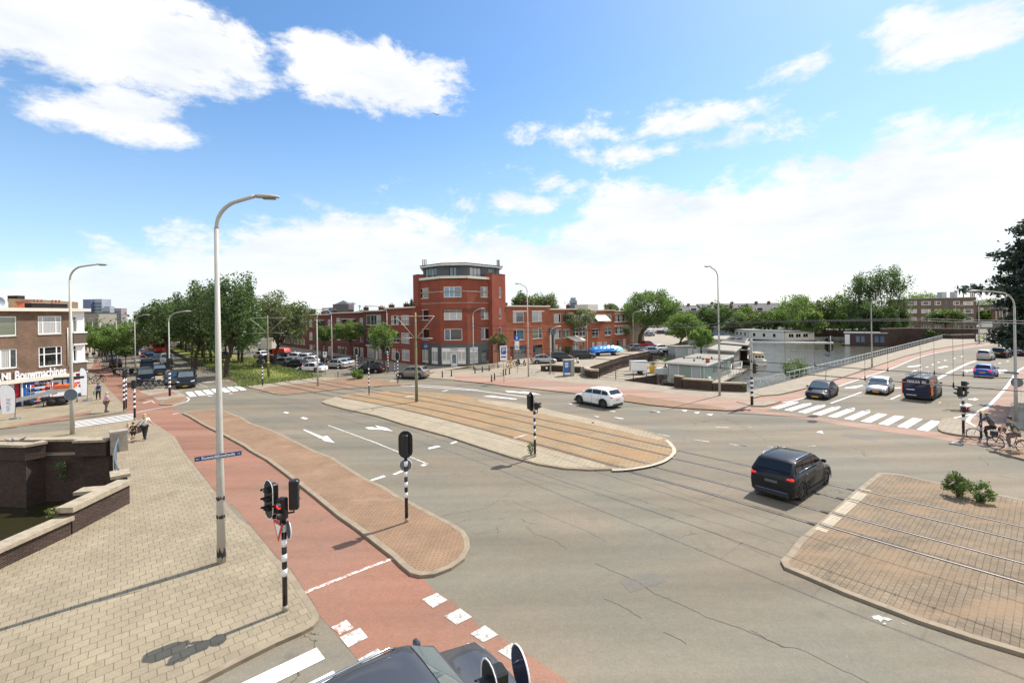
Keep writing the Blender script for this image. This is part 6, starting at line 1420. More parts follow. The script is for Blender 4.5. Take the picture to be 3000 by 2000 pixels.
        for q_ in (.46,.70): b.box((X_(q_),s_*(w*.985),belt-.17),(.16,.03,.025),bev=.008)
        if kind != 'van': b.build('door_handles','chrome',t_)
        b = MB(); b.box(((wf+wb_)/2,s_*(w*.975),.24),(wf-wb_-2*wr-.16,.05,.15 if clad else .08),bev=.015); b.build('sill','plastic_black',t_)
    b = MB(); b.box((h-.02,0,nose*.60),(.05,w*1.05,.17),bev=.02); b.build('grille','plastic_black',t_)
    b = MB(); b.box((h-.03,0,.27),(.08,w*1.3,.12),bev=.02); b.build('front_bumper','plastic_black',t_)
    if plate:
        b = MB(); b.box((h+.012,0,nose*.60-.06),(.015,.5,.11)); b.build('number_plate',plate,t_); b = MB(); zp = belt-.38 if kind != 'van' else .62; b.box((-h+(.0 if kind != 'van' else -.01),0,zp),(.03,.5,.11)); b.build('number_plate',plate,t_)
    b = MB(); b.box((-h+.03,0,.33),(.12,w*1.5,.24),bev=.04); b.build('rear_bumper','plastic_black' if clad else paint_,t_)
    b = MB(); b.box((-h+.012,0,.42),(.05,w*1.35,.035),bev=.01); b.build('bumper_trim','chrome' if rails else 'plastic_black',t_)
    if rails:
        for s_ in (-1,1): b = MB(); y = s_*(yz(0,H)*.93); b.tube([(ftx-.15,y,H+.0),(ftx-.3,y,H+.07),(rtx+.25,y,H+.07),(rtx+.1,y,H+.0)],.022,6); b.build('roof_rail','chrome',t_)
    return t_
def put(o,v,x,y,hd,label=None,group=None,scale=None,z=.0):
    q = P(v,x,y,z); return place(o,(*q,z),R(hd),label,group,scale)
CARG = None
# foreground and middle cars; headings are degrees from the x axis
c = car('black family suv with silver roof rails crossing the tram rails','car_black',4.55,1.86,1.62,'suv',.36,'rim_dark',clad=True,rails=True,lit=True,group=None,plate='slate_grey'); fr,rr_ = Vector(P('S',2412.8,1418.3)),Vector(P('S',2346.8,1462.3)); d_ = (fr-rr_).normalized(); ctr = (fr+rr_)/2+Vector((-d_.y,d_.x))*.8; place(c,(*ctr,0),math.atan2(d_.y,d_.x))
c = car('white crossover with black sills driving left along the far lane','car_white',4.42,1.83,1.56,'suv',.36,'rim_dark',clad=True,group=None)
wa,wb2 = Vector(P('S',1695.8,1181.8)),Vector(P('S',1772.5,1196.3)); d_ = (wa-wb2).normalized(); ctr = (wa+wb2)/2+Vector((d_.y,-d_.x))*.8; place(c,(*ctr,0),math.atan2(d_.y,d_.x))
c = car('dark grey car passing at the lower edge of the photo, seen from above','motion_grey',4.6,1.84,1.5,'suv',.34,rails=True,group=None,wind='windscreen'); place(c,(-2.12,8.28,0),R(38))
c = car('black compact saloon waiting nearest the white bridge railing','car_black',4.45,1.8,1.42,'sedan',.33,'rim_dark',group=None); put(c,'Z4',715,722,-138)
c = car('silver hatchback waiting in the middle lane before the zebra crossing','car_silver',4.0,1.75,1.46,'hatch',.31,group=None); put(c,'Z4',1185,688,-138)
c = car('small blue hatchback driving away over the bridge','car_blue',3.5,1.64,1.48,'hatch',.29,lit=True,group=None,plate='plate_yellow'); put(c,'Z4',2045,560,34)
c = car('small tall silver car braking behind a black one on the bridge road','car_silver',3.5,1.6,1.56,'mpv',.28,lit=True,group=None); put(c,'Z4',2045,425,33)
c = car('black compact suv driving on the bridge road beside the dark pine','car_black',4.3,1.8,1.62,'suv',.34,lit=True,group=None); put(c,'Z4',2170,405,33)
c = car('dark saloon with red tail lights half hidden by the pine branches','car_navy',4.5,1.85,1.45,'sedan',.33,lit=True,group=None); put(c,'Z4',2320,390,33)
# black and orange van
v = car('black and orange delivery van with roof rack driving away','car_darkgrey',5.0,1.98,1.98,'van',.34,'rim_dark',group=None,name='van',cat='van'); put(v,'Z4',1535,725,38)
b = MB(); b.box((-2.515,0,1.08),(.03,1.72,1.55),bev=.01); b.build('rear_door','car_navy',v)
for s_ in (-1,1): b = MB(); b.box((-2.22,s_*.968,1.15),(.58,.05,1.3),bev=.015); b.build('orange_panel','orange',v)
add_text('lettering','TEXA DAKEN',.22,'white_gloss',v,(-2.535,0,1.62),(R(90),0,R(-90)),.002,.004,width=1.25)
for z_,w_ in ((1.5,1.35),(1.74,1.35)): b = MB(); b.box((-2.535,0,z_),(.006,w_,.012)); b.build('lettering_frame','white_gloss',v)
b = MB(); b.box((-2.533,.4,.92),(.006,.55,.07)); b.build('small_lettering','white_gloss',v); b = MB(); b.box((-2.533,.35,.45),(.006,.7,.05)); b.build('small_lettering','white_gloss',v)
for x in (-1.9,-1.0,-.1,.8): b = MB(); b.tube([(x,-.85,2.02),(x,-.8,2.16),(x,.8,2.16),(x,.85,2.02)],.022,6); b.build('rack_bar','chrome',v)
for y in (-.8,-.3,.3,.8): b = MB(); b.tube([(-2.35,y,2.19),(1.0,y,2.19)],.022,6); b.build('rack_rail','chrome',v)
b = MB(); b.box((-.8,.5,2.28),(2.4,.3,.12),bev=.03); b.build('ladder_case','steel',v)
# avenue
v2 = car('black people carrier turning at the zebra crossing, lights facing the camera','car_black',4.9,1.93,1.9,'van',.34,group=None,name='van',cat='van'); put(v2,'Z1',1838,440,-58)
for s_ in (-1,1): b = MB(); b.box((-.7,s_*.905,1.48),(2.9,.02,.5),bev=.008); b.build('side_window','glass_car',v2)
v3 = copy_tree(v2); put(v3,'Z1',1432,408,-50,'black people carrier parked behind the heap of bicycles')
P2 = {}
P2['b'] = car('','car_black',4.3,1.8,1.46,'hatch',.32); P2['w'] = car('','car_white',4.3,1.78,1.45,'hatch',.32); P2['s'] = car('','car_silver',4.2,1.76,1.47,'hatch',.31); P2['g'] = car('','car_grey',4.4,1.8,1.45,'sedan',.32); P2['e'] = car('','car_darkgrey',4.45,1.84,1.6,'suv',.34); P2['bl'] = car('','car_blue',4.0,1.72,1.47,'hatch',.3); P2['r'] = car('','car_red',4.0,1.72,1.46,'hatch',.3); P2['wc'] = car('','car_white',4.6,1.78,1.40,'coupe',.33); P2['t'] = car('','car_taupe',4.15,1.78,1.58,'suv',.34,'rim',clad=True); P2['bg'] = car('','car_bluegrey',4.3,1.75,1.45,'sedan',.31); P2['wv'] = car('','bus_white',4.7,1.9,1.9,'van',.32,name='van',cat='van')
used = set()
for k,v_,x,y,hd,lb,gp in (
  ('e','Z1',1445,262,-50,'black car queueing second in the avenue lane behind the dark van',1),('b','Z1',1570,325,-50,'black car with amber indicator beside the parked people carrier',1),('g','Z1',1700,412,-50,'grey car hidden between the two black people carriers',1),
  ('wv','Z1',1640,222,-50,'white van in the avenue queue behind the black cars',1),('g','Z1',1555,193,-50,'dark grey car next ahead of the white avenue van',1),('b','Z1',1480,165,-50,'black car behind the red one in the avenue queue',1),('r','Z1',1432,152,-50,'red car in the avenue queue',1),('w','Z1',1412,138,-50,'white car between the red and the blue one in the avenue queue',1),('bl','Z1',1368,124,-50,'blue car in the far avenue queue',1),('b','Z1',1340,108,-50,'farthest dark car of the avenue queue',1),
  ('b','Z1',1140,250,130,'dark parked car under the avenue trees next to the scooters',2),('g','Z1',1115,195,130,'grey parked car second behind the scooters',2),('e','Z1',1020,140,130,'black parked car beside the far avenue lamp',2),
  ('t','C',1615,1345,163,'taupe compact suv leaving the side road, partly behind the tram wire pole',0),('b','C',955,1262,172,'black hatchback crossing by the roadside bush, lights at its tail',0),('s','C',535,1172,160,'silver hatchback waiting beside the striped poles',0),
  ('wc','B',1620,1325,165,'white coupe with red tail lights at the near corner of the parking',3),('w','B',1600,1240,165,'white hatchback parked behind the white coupe',3),('b','B',1440,1290,160,'black hatchback parked left of the white coupe',3),('g','B',1300,1260,155,'grey saloon parked beside the tram wire pole',3),('e','B',1130,1238,160,'black car parked behind the striped signal pole',3),('b','B',1710,1235,165,'dark saloon parked at the right end of the parking rows',3),('w','B',1430,1195,160,'white crossover in the second parking row',3),('w','B',1540,1205,160,'white suv right of the white crossover in the second row',3),('b','B',1310,1190,150,'dark car parked before the red van',3),('w','B',1040,1170,140,'white hatchback driving by the far pavement corner',3),
  ('s','B',750,1125,130,'silver hatchback parked at the kerb behind the thick trunk',3),('bl','B',455,1075,130,'blue car seen left of the foreground lamp',3),('w','B',410,1060,130,'white car ahead of the blue one, left of the foreground lamp',3),('b','B',345,1050,130,'black car at the head of the far parked row',3),('wv','B',40,1050,130,'white van at the far side of the grass strip',3),('b','B',600,1175,130,'black car half hidden behind the foreground lamp',3),('g','B',190,1080,130,'grey car parked beyond the grass strip',3),('b','B',110,1055,130,'dark car behind the white van across the grass',3),('s','B',1900,1285,160,'pale silver car at the crossing mouth right of the notice pole',3),
  ('s','E',745,1275,8,'silver hatchback parked nearest to the small lamp on the quay',4),('e','E',1020,1240,8,'black suv parked between the silver hatchback and the motor scooter',4),('e','E',1350,1205,10,'black estate parked right of the scooter on the quay',4),('g','E',2170,1085,15,'dark saloon parked near the big round tree',4),('r','F',185,770,30,'red car with a small trailer under the big tree',4),('bg','F',225,848,10,'blue-grey saloon parked at the quay wall',4),('w','F',340,818,20,'cream car parked next to the blue-grey saloon',4),
  ('g','F',210,645,40,'grey car in the far lot behind the big trunk',5),('b','F',350,620,20,'dark car in the far lot',5),('w','F',290,612,20,'white car in the far lot left of a dark one',5),('b','F',450,632,20,'black car at the right edge of the far lot',5),('w','F',410,600,20,'white car at the back of the far lot',5),('s','F',180,615,30,'silver car beside the trunk in the far lot',5),
  ('b','G',1760,755,170,'dark car parked before the tan hall',6),('b','G',1830,760,170,'black car parked at the right before the tan hall',6),('wv','G',1640,748,170,'white van beyond the bridge corner',6)):
    o = P2[k] if k not in used else copy_tree(P2[k]); used.add(k); put(o,v_,x,y,hd,lb,['cars at the crossing mouth','cars queueing in the avenue','cars parked under the avenue trees','cars parked before the terraces','cars parked along the quay','cars in the far lot','cars beyond the bridge'][gp],z=.01 if gp != 3 else .02)
# taxi-style box on the crossing car is a roof load
q = P('C',955,1262); t_ = thing('roof_box','dark load on the roof of the black hatchback by the bush','luggage',(q[0],q[1],1.5),R(172)); b = MB(); b.box((-.2,0,.12),(.8,.7,.24),bev=.04); b.build('case','plastic_black',t_)
# red post van, box van, tram
rv = car('red delivery van parked behind the rows of cars','post_red',4.9,1.95,2.2,'van',.33,group=None,name='van',cat='van'); put(rv,'B',1230,1185,165)
bv = thing('box_truck','white box truck parked by the pavement corner beyond the tram wire pole','truck',(*P('B',1130,1100),0),R(150)); b = MB(); b.box((-.6,0,2.0),(4.4,2.2,2.6),bev=.05); b.build('box','boat_white',bv); b = MB(); b.box((2.5,0,1.4),(1.7,2.0,1.8),bev=.25); b.build('cab','bus_white',bv); b = MB(); b.box((3.34,0,1.75),(.05,1.7,.7),bev=.02); b.build('windscreen','glass_car',bv)
for x in (2.4,-1.8):
    for s_ in (-1,1): b = MB(); b.lathe([(0,-.12),(.42,-.12),(.42,.12),(0,.12)],(x,s_*.95,.42),axis='y',n=18); b.build('wheel','tyre',bv)
tr = thing('tram','red and grey tram coming down the avenue between the trees','tram',(*P('A',1830,730,.1),.1),R(-49.5)); Lm = 30
b = MB(); b.box((-Lm/2,0,1.85),(Lm,2.45,3.0),bev=.25); b.build('body','tram_red',tr); b = MB(); b.box((-Lm/2,0,3.4),(Lm-.6,2.2,.3),bev=.1); b.build('roof','slate_grey',tr)
b = MB(); b.box((.02,0,2.25),(.1,2.1,1.35),bev=.04); b.build('windscreen','glass_car',tr)
for s_ in (-1,1):
    for k in range(9): b = MB(); b.box((-1.9-k*3.2,s_*1.225,2.35),(2.7,.03,1.0),bev=.01); b.build('side_window','glass_car',tr)
    b = MB(); b.box((.04,s_*.8,.95),(.06,.35,.2),bev=.02); b.build('headlight','headlight',tr)
b = MB(); b.tube([(-9,-.6,3.6),(-9.8,0,4.6),(-9,0,5.4),(-9,.6,5.4)],.03,6); b.build('pantograph','black',tr)
# covered boat on the quay, box trailer
q = P('E',1705,1150,.02); cb2 = thing('covered_boat','boat on the quay wrapped in bright blue and teal tarpaulin','boat',(*q,0),R(15)); Lb = 6.6
b = MB(); rings = []
for f,wd,zk,zs in ((-1,.75,.55,1.15),(-.85,1.1,.4,1.25),(0,1.3,.35,1.25),(.6,1.1,.4,1.3),(.9,.5,.6,1.35),(1,.08,.8,1.4)): rings.append([(f*Lb/2,-wd,zs),(f*Lb/2,-wd*.8,zk+.25),(f*Lb/2,0,zk),(f*Lb/2,wd*.8,zk+.25),(f*Lb/2,wd,zs)])
b.add([p for r_ in rings for p in r_],[(i*5+k,i*5+k+1,(i+1)*5+k+1,(i+1)*5+k) for i in range(5) for k in range(4)]+[(0,1,2,3,4)],0,True); b.build('hull','tarp_dark',cb2)
rnb = random.Random(4); b = MB(); nx,ny = 16,9; vs = []
for i in range(nx):
    for j in range(ny):
        fx,fy = i/(nx-1)*2-1,j/(ny-1)*2-1; wd = 1.36*(1-max(0,fx-.3)**2*.9); ht = 1.9-.75*fx*fx*.5-abs(fy)**2.2*.95-(.25 if i in (0,nx-1) else 0); vs.append((fx*Lb/2*1.03,fy*wd*(1.05),ht+rnb.uniform(-.07,.07)))
b.add(vs,[(i*ny+j,i*ny+j+1,(i+1)*ny+j+1,(i+1)*ny+j) for i in range(nx-1) for j in range(ny-1)],0)
for i in range(len(b.f)):
    cx = sum(b.v[k][0] for k in b.f[i])/4; b.mi[i] = 1 if cx > 1.6 else 0
b.build('tarpaulin',['tarp_blue','tarp_teal'],cb2)
for x in (-1.8,1.5): b = MB(); b.box((x,0,.2),(.3,1.6,.4),bev=.03); b.build('support','black',cb2)
q = P('F',90,1085,LQ); bt = thing('box_trailer','white box trailer standing on the lower quay behind the black fence','trailer',(*q,LQ),R(-3)); b = MB(); b.box((0,.6,1.25),(2.5,1.4,1.45),bev=.03); b.build('box','white_paint',bt); b = MB(); b.box((0,.6,2.0),(2.55,1.45,.06),bev=.02); b.build('lid','pale_grey',bt); b = MB(); b.box((.1,.6,.5),(2.2,1.2,.1)); b.build('frame','black',bt)
for s_ in (-.12,1.32): b = MB(); b.lathe([(0,-.1),(.3,-.1),(.3,.1),(0,.1)],(.2,s_,.3),axis='y',n=18); b.build('wheel','tyre',bt)
for x in (-.15,.55): b = MB(); b.box((x,-.15,.55),(.12,.22,.1)); b.build('mudguard','plastic_black',bt)
b = MB(); b.lathe([(.14,-.07),(.24,-.07),(.24,.07),(.14,.07)],(1.34,.4,.95),axis='x',n=16); b.build('spare_wheel','tyre',bt)
b = MB(); b.tube([(-1.2,.6,.5),(-2.1,.6,.5)],.04,6); b.build('drawbar','steel',bt)
# ladder lift trailer before the shop
q0,q1 = P('VS',400,1000,.05),P('VS',1560,900,.05); a_ = math.atan2(q1[1]-q0[1],q1[0]-q0[0]); lt = thing('lift_trailer','long grey furniture lift on a trailer in front of the shop','trailer',(*q0,.08),a_); Ll = math.dist(q0,q1)*1.02
z0_,z1_ = .55,1.45
b = MB()
for y in (-.32,.32): b.extr([(-.2,z0_),(Ll,z1_),(Ll,z1_+.34),(-.2,z0_+.34)],'y',y-.03,y+.03)
lb_ = b.build('boom','pale_grey',lt); b = MB()
for k in range(14): f = k/13; b.tube([(f*Ll,-.3,lerp(z0_,z1_,f)+.2),(f*Ll,.3,lerp(z0_,z1_,f)+.2)],.02,5)
b.build('rungs','steel',lt)
b = MB(); b.box((Ll*.72,0,.62),(2.2,1.0,.3),bev=.04); b.build('chassis','black',lt)
for x in (Ll*.62,Ll*.80):
    for s_ in (-.62,.62): b = MB(); b.lathe([(0,-.1),(.33,-.1),(.33,.1),(0,.1)],(x,s_,.33),axis='y',n=16); b.build('wheel','tyre',lt)
for x,s_ in ((Ll*.5,-.9),(Ll*.5,.9),(Ll*1.02,-.9),(Ll*1.02,.9)): b = MB(); b.tube([(Ll*.7,0,.55),(x,s_,.5),(x,s_,0)],.045,6); b.build('outrigger','plastic_black',lt)
b = MB(); b.lathe([(0,-.08),(.26,-.08),(.26,.08),(0,.08)],(.9,-.45,.42),axis='y',n=14); b.build('jockey_wheel','tyre',lt)
add_text('lettering','MANI',.24,'sign_navy',lt,(1.9,-.355,z0_+.33),(R(90),R(-8),0),.002,.01)
b = MB(); b.box((Ll*.86,0,1.75),(1.5,.9,.35),bev=.05); b.build('engine_cover','orange',lt); b = MB(); b.box((Ll*.92,.0,2.5),(2.2,.3,.22),bev=.04); b.build('top_beam','plastic_black',lt)
b = MB(); b.tube([(Ll*.8,0,1.5),(Ll*.8,0,2.45)],.05,6); b.build('beam_post','black',lt)
# steel shelf racks before the posters
for k,(x,lb) in enumerate(((600,'steel rack of tools and goods before the blue poster'),(860,'steel rack of goods in front of the red and white posters'))):
    q = P('VS',x,900,.1); sr = thing('shelf_rack',lb,'rack',(*q,.08),math.atan2(ws.d.y,ws.d.x)); r2 = random.Random(k)
    for a_,c_ in ((-.9,-.25),(-.9,.25),(.9,-.25),(.9,.25)): b = MB(); b.tube([(a_,c_,0),(a_,c_,2.0)],.025,5); b.build('upright','steel',sr)
    for z in (.35,.8,1.25,1.7):
        b = MB(); b.box((0,0,z),(1.8,.5,.03)); b.build('shelf','pale_grey',sr)
        for i in range(4): b = MB(); b.box((-.65+i*.43,0,z+.13),(.3,.3,.22),bev=.02); b.build('goods',r2.choice(['sign_red','tarp_dark','pale_grey','plastic_black','orange']),sr)
def feather(label,v,x,y,h,mt,lean,txt):
    q = P(v,x,y,.1); t_ = thing('feather_flag',label,'flag',(*q,.08),R(78)); b = MB(); b.lathe([(0,0),(.38,0),(.33,.06),(.05,.1),(0,.1)],n=16); b.build('base','sign_back',t_)
    pts = [(0,0,.1),(.05,0,h*.6),(-.05*lean,0,h*.86),(-.45*lean,0,h*.99),(-.9*lean,0,h)]; pts = smooth_line(pts,4); b = MB(); b.tube(pts,.022,6); b.build('mast','black',t_)
    poly = [(p[0],p[2]) for p in pts if p[2] > .5]+[(-1.02*lean,h*.9),(-.95*lean,h*.5),(-.85*lean,.55),(0,.5)]; b = MB(); b.extr(poly,'y',-.008,.008); b.build('cloth',mt,t_)
    if txt: add_text('lettering',txt,.38,'flag_print',t_,(-.42*lean,-.012,h*.42),(R(90),R(-90),0),.001,.01)
    return t_
feather('pale grey feather flag reading WUNI at the left edge before the shop','VS',322,1215,2.9,'flag_grey',.95,'WUNI')
feather('red and white feather flag at the right corner of the shop front','VS',1875,815,3.3,'poster_white',.6,None)
# ------------------------------------------------------------------ trees and plants
def leaf_mesh(name,pos,size,mat,rng,flat=0.0,long=1.0):
    n = len(pos); a = rng.normal(size=(n,3)); a[:,2] *= (1-flat); a /= np.linalg.norm(a,axis=1)[:,None]
    u = np.cross(a,rng.normal(size=(n,3))); u /= np.linalg.norm(u,axis=1)[:,None]; v = np.cross(a,u)
    s = (size*rng.uniform(.6,1.35,n))[:,None]; u = u*s*.5*long; v = v*s*.36
    co = np.stack([pos-u,pos-v,pos+u,pos+v],1).reshape(-1,3)
    me = bpy.data.meshes.new(name); me.vertices.add(4*n); me.vertices.foreach_set('co',co.ravel())
    me.loops.add(4*n); me.loops.foreach_set('vertex_index',np.arange(4*n)); me.polygons.add(n); me.polygons.foreach_set('loop_start',np.arange(0,4*n,4)); me.polygons.foreach_set('loop_total',np.full(n,4))
    me.materials.append(M[mat]); me.update(calc_edges=True); return me
def clump_points(rng,rx,ry,rz_,nc,n,cr,low=.55,hollow=.35):
    c = rng.normal(size=(nc,3)); c /= np.linalg.norm(c,axis=1)[:,None]; r = rng.uniform(hollow,1,nc)**.6; c *= r[:,None]*.86
    c[:,2] = np.where(c[:,2] < 0,c[:,2]*low*1.6,c[:,2]); w = rng.uniform(.5,1.3,nc); k = rng.choice(nc,n,p=w/w.sum())
    p = rng.normal(size=(n,3)); p /= np.linalg.norm(p,axis=1)[:,None]; p *= (rng.uniform(0,1,n)**.45*cr)[:,None]*w[k][:,None]
    q = (c[k]+p)*np.array([rx,ry,rz_]); return q,c*np.array([rx,ry,rz_])
TREES = {}
def tree(label,base,top,z0,rx,mat='leaf_mid',n=5000,leaf=.34,seed=1,tr=.22,lean=(0,0),group=None,nc=46,cr=.30,bark='bark',ry=None,name='tree',dx=0,dy=0,low=.55,hollow=.35,bz=0):
    t_ = thing(name,label,'tree',(base[0],base[1],bz),0,group); rng = np.random.default_rng(seed); rz_ = (top-z0)/2; cz = (top+z0)/2
    pts,cl = clump_points(rng,rx,ry or rx,rz_*1.0,nc,n,cr,low,hollow); off = np.array([dx+lean[0],dy+lean[1],cz]); zk = 1.09 if rx > 3.4 else .96; pts = pts*[1.2,1.2,zk]+off; cl = cl*[1.2,1.2,zk]+off
    o = bpy.data.objects.new('crown',leaf_mesh('crown',pts,leaf,mat,rng)); ROOT.objects.link(o); o.parent = t_
    b = MB(); zf = z0+rz_*.25; f = Vector((dx*.6+lean[0],dy*.6+lean[1],zf)); b.tube(smooth_line([(0,0,-.05),(lean[0]*.3,lean[1]*.3,zf*.45),tuple(f)],3),[tr*1.25]+[tr*(1-.4*i/5) for i in range(6)],9)
    order = np.argsort(-np.linalg.norm(cl-np.array([f.x,f.y,f.z]),axis=1))[:15]
    for i in order:
        c = Vector(cl[i]); m_ = f.lerp(c,.5)+Vector((0,0,-.12*rz_)); s_ = Vector((f.x*.8,f.y*.8,zf*rng.uniform(.72,1))); b.tube([tuple(s_),tuple(m_),tuple(c)],[tr*.42,tr*.22,tr*.06],5,cap=False)
    b.build('trunk',bark,t_); return t_
def ctree(label,v,bx,by,tv,ty,x0,x1,z0f,**k):
    """from the photo: foot, row of the top, left and right edge of the crown"""
    q = P(v,bx,by); d = q[1]; top = PT(tv,bx,ty,d)[2]; xl,xr = PT(tv,x0,ty,d)[0],PT(tv,x1,ty,d)[0]; return tree(label,q,top,z0f,(xr-xl)/2*1.12,dx=(xl+xr)/2-q[0],**k)
G1 = 'big trees on the grass strip of the avenue'
ctree('biggest avenue tree, right beside the foreground lamp, with a forked trunk','B',645,1385,'B',150,470,985,2.2,n=13000,leaf=.30,seed=11,tr=.36,nc=80,cr=.26,mat='leaf_dark',group=G1)
ctree('broad avenue tree left of the foreground lamp','B',285,1300,'B',300,110,560,2.2,n=10000,leaf=.32,seed=12,tr=.3,nc=66,cr=.27,mat='leaf_dark',group=G1)
ctree('wide grey-green tree behind the tram wire pole with the yellow band','B',1205,1255,'B',400,960,1545,2.4,n=9500,leaf=.32,seed=13,tr=.34,nc=66,cr=.25,mat='leaf_olive',group=G1,hollow=.2)
ctree('smaller tree on the grass strip left of the wide grey-green one','B',820,1222,'B',690,720,1010,2.8,n=4500,leaf=.34,seed=14,tr=.24,mat='leaf_mid',group=G1)
ctree('sparse tall tree rising over the avenue left of the broad tree','A',1930,880,'A',90,1640,2130,4.0,n=7000,leaf=.34,seed=15,tr=.28,nc=60,cr=.22,mat='leaf_dark',group=G1,hollow=.2)
rt_ = random.Random(21); g0a,g0b = av(ga,0,1.5),av(gb,0,-3.0)
al = ['near','second','third','fourth','fifth','sixth','seventh','eighth','ninth','tenth','eleventh','twelfth']
for i in range(12):
    s_ = 38+i*13; h = rt_.uniform(11.5,14.5); tree(f'{al[i]} tree of the receding avenue row along the road side of the grass',av(ga,s_,1.5+rt_.uniform(-.4,.4)),h,2.4,rt_.uniform(4.6,6),rt_.choice(['leaf_dark','leaf_mid','leaf_olive']),5200,.42,100+i,.24,group='receding avenue tree rows')
for i in range(10):
    s_ = 34+i*14; tree(f'{al[i]} tree of the receding avenue row along the parking side of the grass',av(gb,s_,-2.5+rt_.uniform(-.4,.4)),rt_.uniform(9.5,12),2.6,rt_.uniform(4,5.2),rt_.choice(['leaf_dark','leaf_mid','leaf_olive']),4500,.42,130+i,.24,group='receding avenue tree rows')
G2 = 'young bright trees of the shop side pavement'
ctree('full bright green tree in the middle of the shop side row','A',1290,905,'A',400,1110,1440,2.6,n=6500,leaf=.26,seed=31,tr=.14,mat='leaf_bright',group=G2)
ctree('small slender tree beside the scooters, right end of the shop side row','A',1445,930,'A',650,1350,1535,2.3,n=2400,leaf=.22,seed=32,tr=.07,mat='leaf_mid',group=G2)
ctree('small tree between the lamp and the parked dark car','A',1365,860,'A',640,1310,1420,2.3,n=1500,leaf=.24,seed=33,tr=.07,mat='leaf_mid',group=G2)
for i,(x,y,ty,a_,c_) in enumerate(((1225,830,440,1060,1300),(1180,800,410,1010,1210),(1085,745,400,960,1150),(1030,715,390,940,1090),(990,700,400,950,1040))):
    ctree(f'{["first", "second", "third", "fourth", "last"][i]} bright tree receding behind the full green one by the shop side','A',x,y,'A',ty,a_,c_,2.8,n=3500,leaf=.34,seed=34+i,tr=.14,mat='leaf_bright' if i % 2 == 0 else 'leaf_mid',group=G2)
G3 = 'street trees before the terraces'
ctree('round light green street tree before the loggia house','C',690,1062,'C',445,440,835,3.2,n=6000,leaf=.30,seed=41,tr=.13,mat='leaf_bright',group=G3)
ctree('narrow light green street tree at the left of the terrace','C',225,1045,'C',525,150,385,2.9,n=3200,leaf=.30,seed=42,tr=.12,mat='leaf_mid',group=G3)
ctree('spreading street tree before the house left of the corner block','C',1180,1240,'C',490,985,1330,2.7,n=4200,leaf=.28,seed=43,tr=.12,mat='leaf_bright',group=G3)
ctree('small thin tree with pale leaves before the porch of the corner block','D',1210,1402,'D',1000,1130,1308,3.3,n=1700,leaf=.22,seed=44,tr=.06,mat='leaf_olive',group=G3)
ctree('leaning tree with white-tinged leaves before the orange house','E',1085,1105,'E',425,1000,1440,5.0,n=6500,leaf=.30,seed=45,tr=.24,mat='leaf_pale',group=G3,nc=40)
ctree('dense dark green rounded tree before the house with window awnings','E',1655,1000,'E',565,1490,1830,2.6,n=6500,leaf=.32,seed=46,tr=.13,mat='leaf_mid',group=G3)
ctree('young thin tree before the end house of the orange terrace','E',2030,1045,'E',690,1955,2085,3.0,n=1300,leaf=.28,seed=47,tr=.07,mat='leaf_olive',group=G3)
ctree('large round tree at the end of the quay street','F',105,750,'F',110,-25,490,4.0,n=15000,leaf=.36,seed=48,tr=.55,nc=90,cr=.25,mat='leaf_mid',group=G3)
ctree('bright tree leaning over the houseboats','F',560,790,'F',385,425,800,2.2,n=8000,leaf=.32,seed=49,tr=.26,mat='leaf_bright',group=G3)
ctree('bushy tree drooping over the houseboat roofs','F',800,840,'F',520,690,895,1.0,n=5500,leaf=.28,seed=50,tr=.16,mat='leaf_bright',group=G3,low=.62)
G4 = 'trees showing above the roofs'
def back_tree(label,v,cx,ty,x0,x1,d,z0,mat,seed,n=4500,leaf=.42,group=G4,by=None):
    p = PT(v,cx,ty,d); xl,xr = PT(v,x0,ty,d)[0],PT(v,x1,ty,d)[0]; return tree(label,(p[0],d),p[2],z0,(xr-xl)/2*1.1,mat,n,leaf,seed,.35,group=group,nc=50)
back_tree('feathery birch-like tree above the first orange roof','E',430,150,305,565,112,5,'leaf_olive',60,5000); back_tree('broad weeping tree above the orange roofs','E',740,185,520,950,118,5,'leaf_olive',61,8000)
back_tree('tree peeping over the roof left of the corner block','C',1605,120,1560,1640,110,6,'leaf_olive',62,1200)
back_tree('dark treetop behind the third orange roof','E',1400,380,1320,1485,160,5,'leaf_dark',63,1800,.5); back_tree('grey-green treetop behind the roof extension','E',1760,335,1655,1865,170,5,'leaf_olive',64,2500,.55); back_tree('treetop at the left edge of the dark red roofs','C',50,268,-60,150,160,5,'leaf_dark',65,2500,.5)
back_tree('low treetops left of the big quay tree','E',2050,340,1960,2160,190,5,'leaf_mid',66,2500,.6); back_tree('yellowish treetop behind the dark red terrace','C',720,298,660,790,190,6,'leaf_olive',67,1500,.6); back_tree('small treetop behind the tall chimneys','C',850,280,800,910,190,6,'leaf_mid',68,1200,.6)
G5 = 'trees on the far bank'
fb = [(505,395,440,590,205,'leaf_mid'),(610,330,540,700,215,'leaf_dark'),(850,310,770,950,205,'leaf_dark'),(1000,240,900,1110,205,'leaf_mid'),(1080,300,960,1180,196,'leaf_dark'),(1150,430,1050,1230,188,'leaf_olive'),(1250,380,1170,1400,190,'leaf_mid'),(1330,310,1220,1470,200,'leaf_bright'),(1480,380,1360,1600,188,'leaf_mid'),(1640,330,1530,1790,190,'leaf_bright'),(1780,250,1660,1900,200,'leaf_bright'),(1900,170,1780,2040,195,'leaf_mid'),(1930,430,1840,2060,176,'leaf_bright'),(1130,260,1110,1180,215,'leaf_olive')]
nt = ['leftmost pale tree','dark tree next to the leftmost one','dark tree under the far roofs','tall tree beside the foreground-most quay lamp','black-green tree over the white houseboats','low brownish tree','dense tree over the houseboat doors','bright tree under the grey dormer roofs','green tree right of the dormer roofs','round bright tree in the middle','high bright tree to the right','rightmost tall green tree','low bright tree at the water','thin tall poplar']
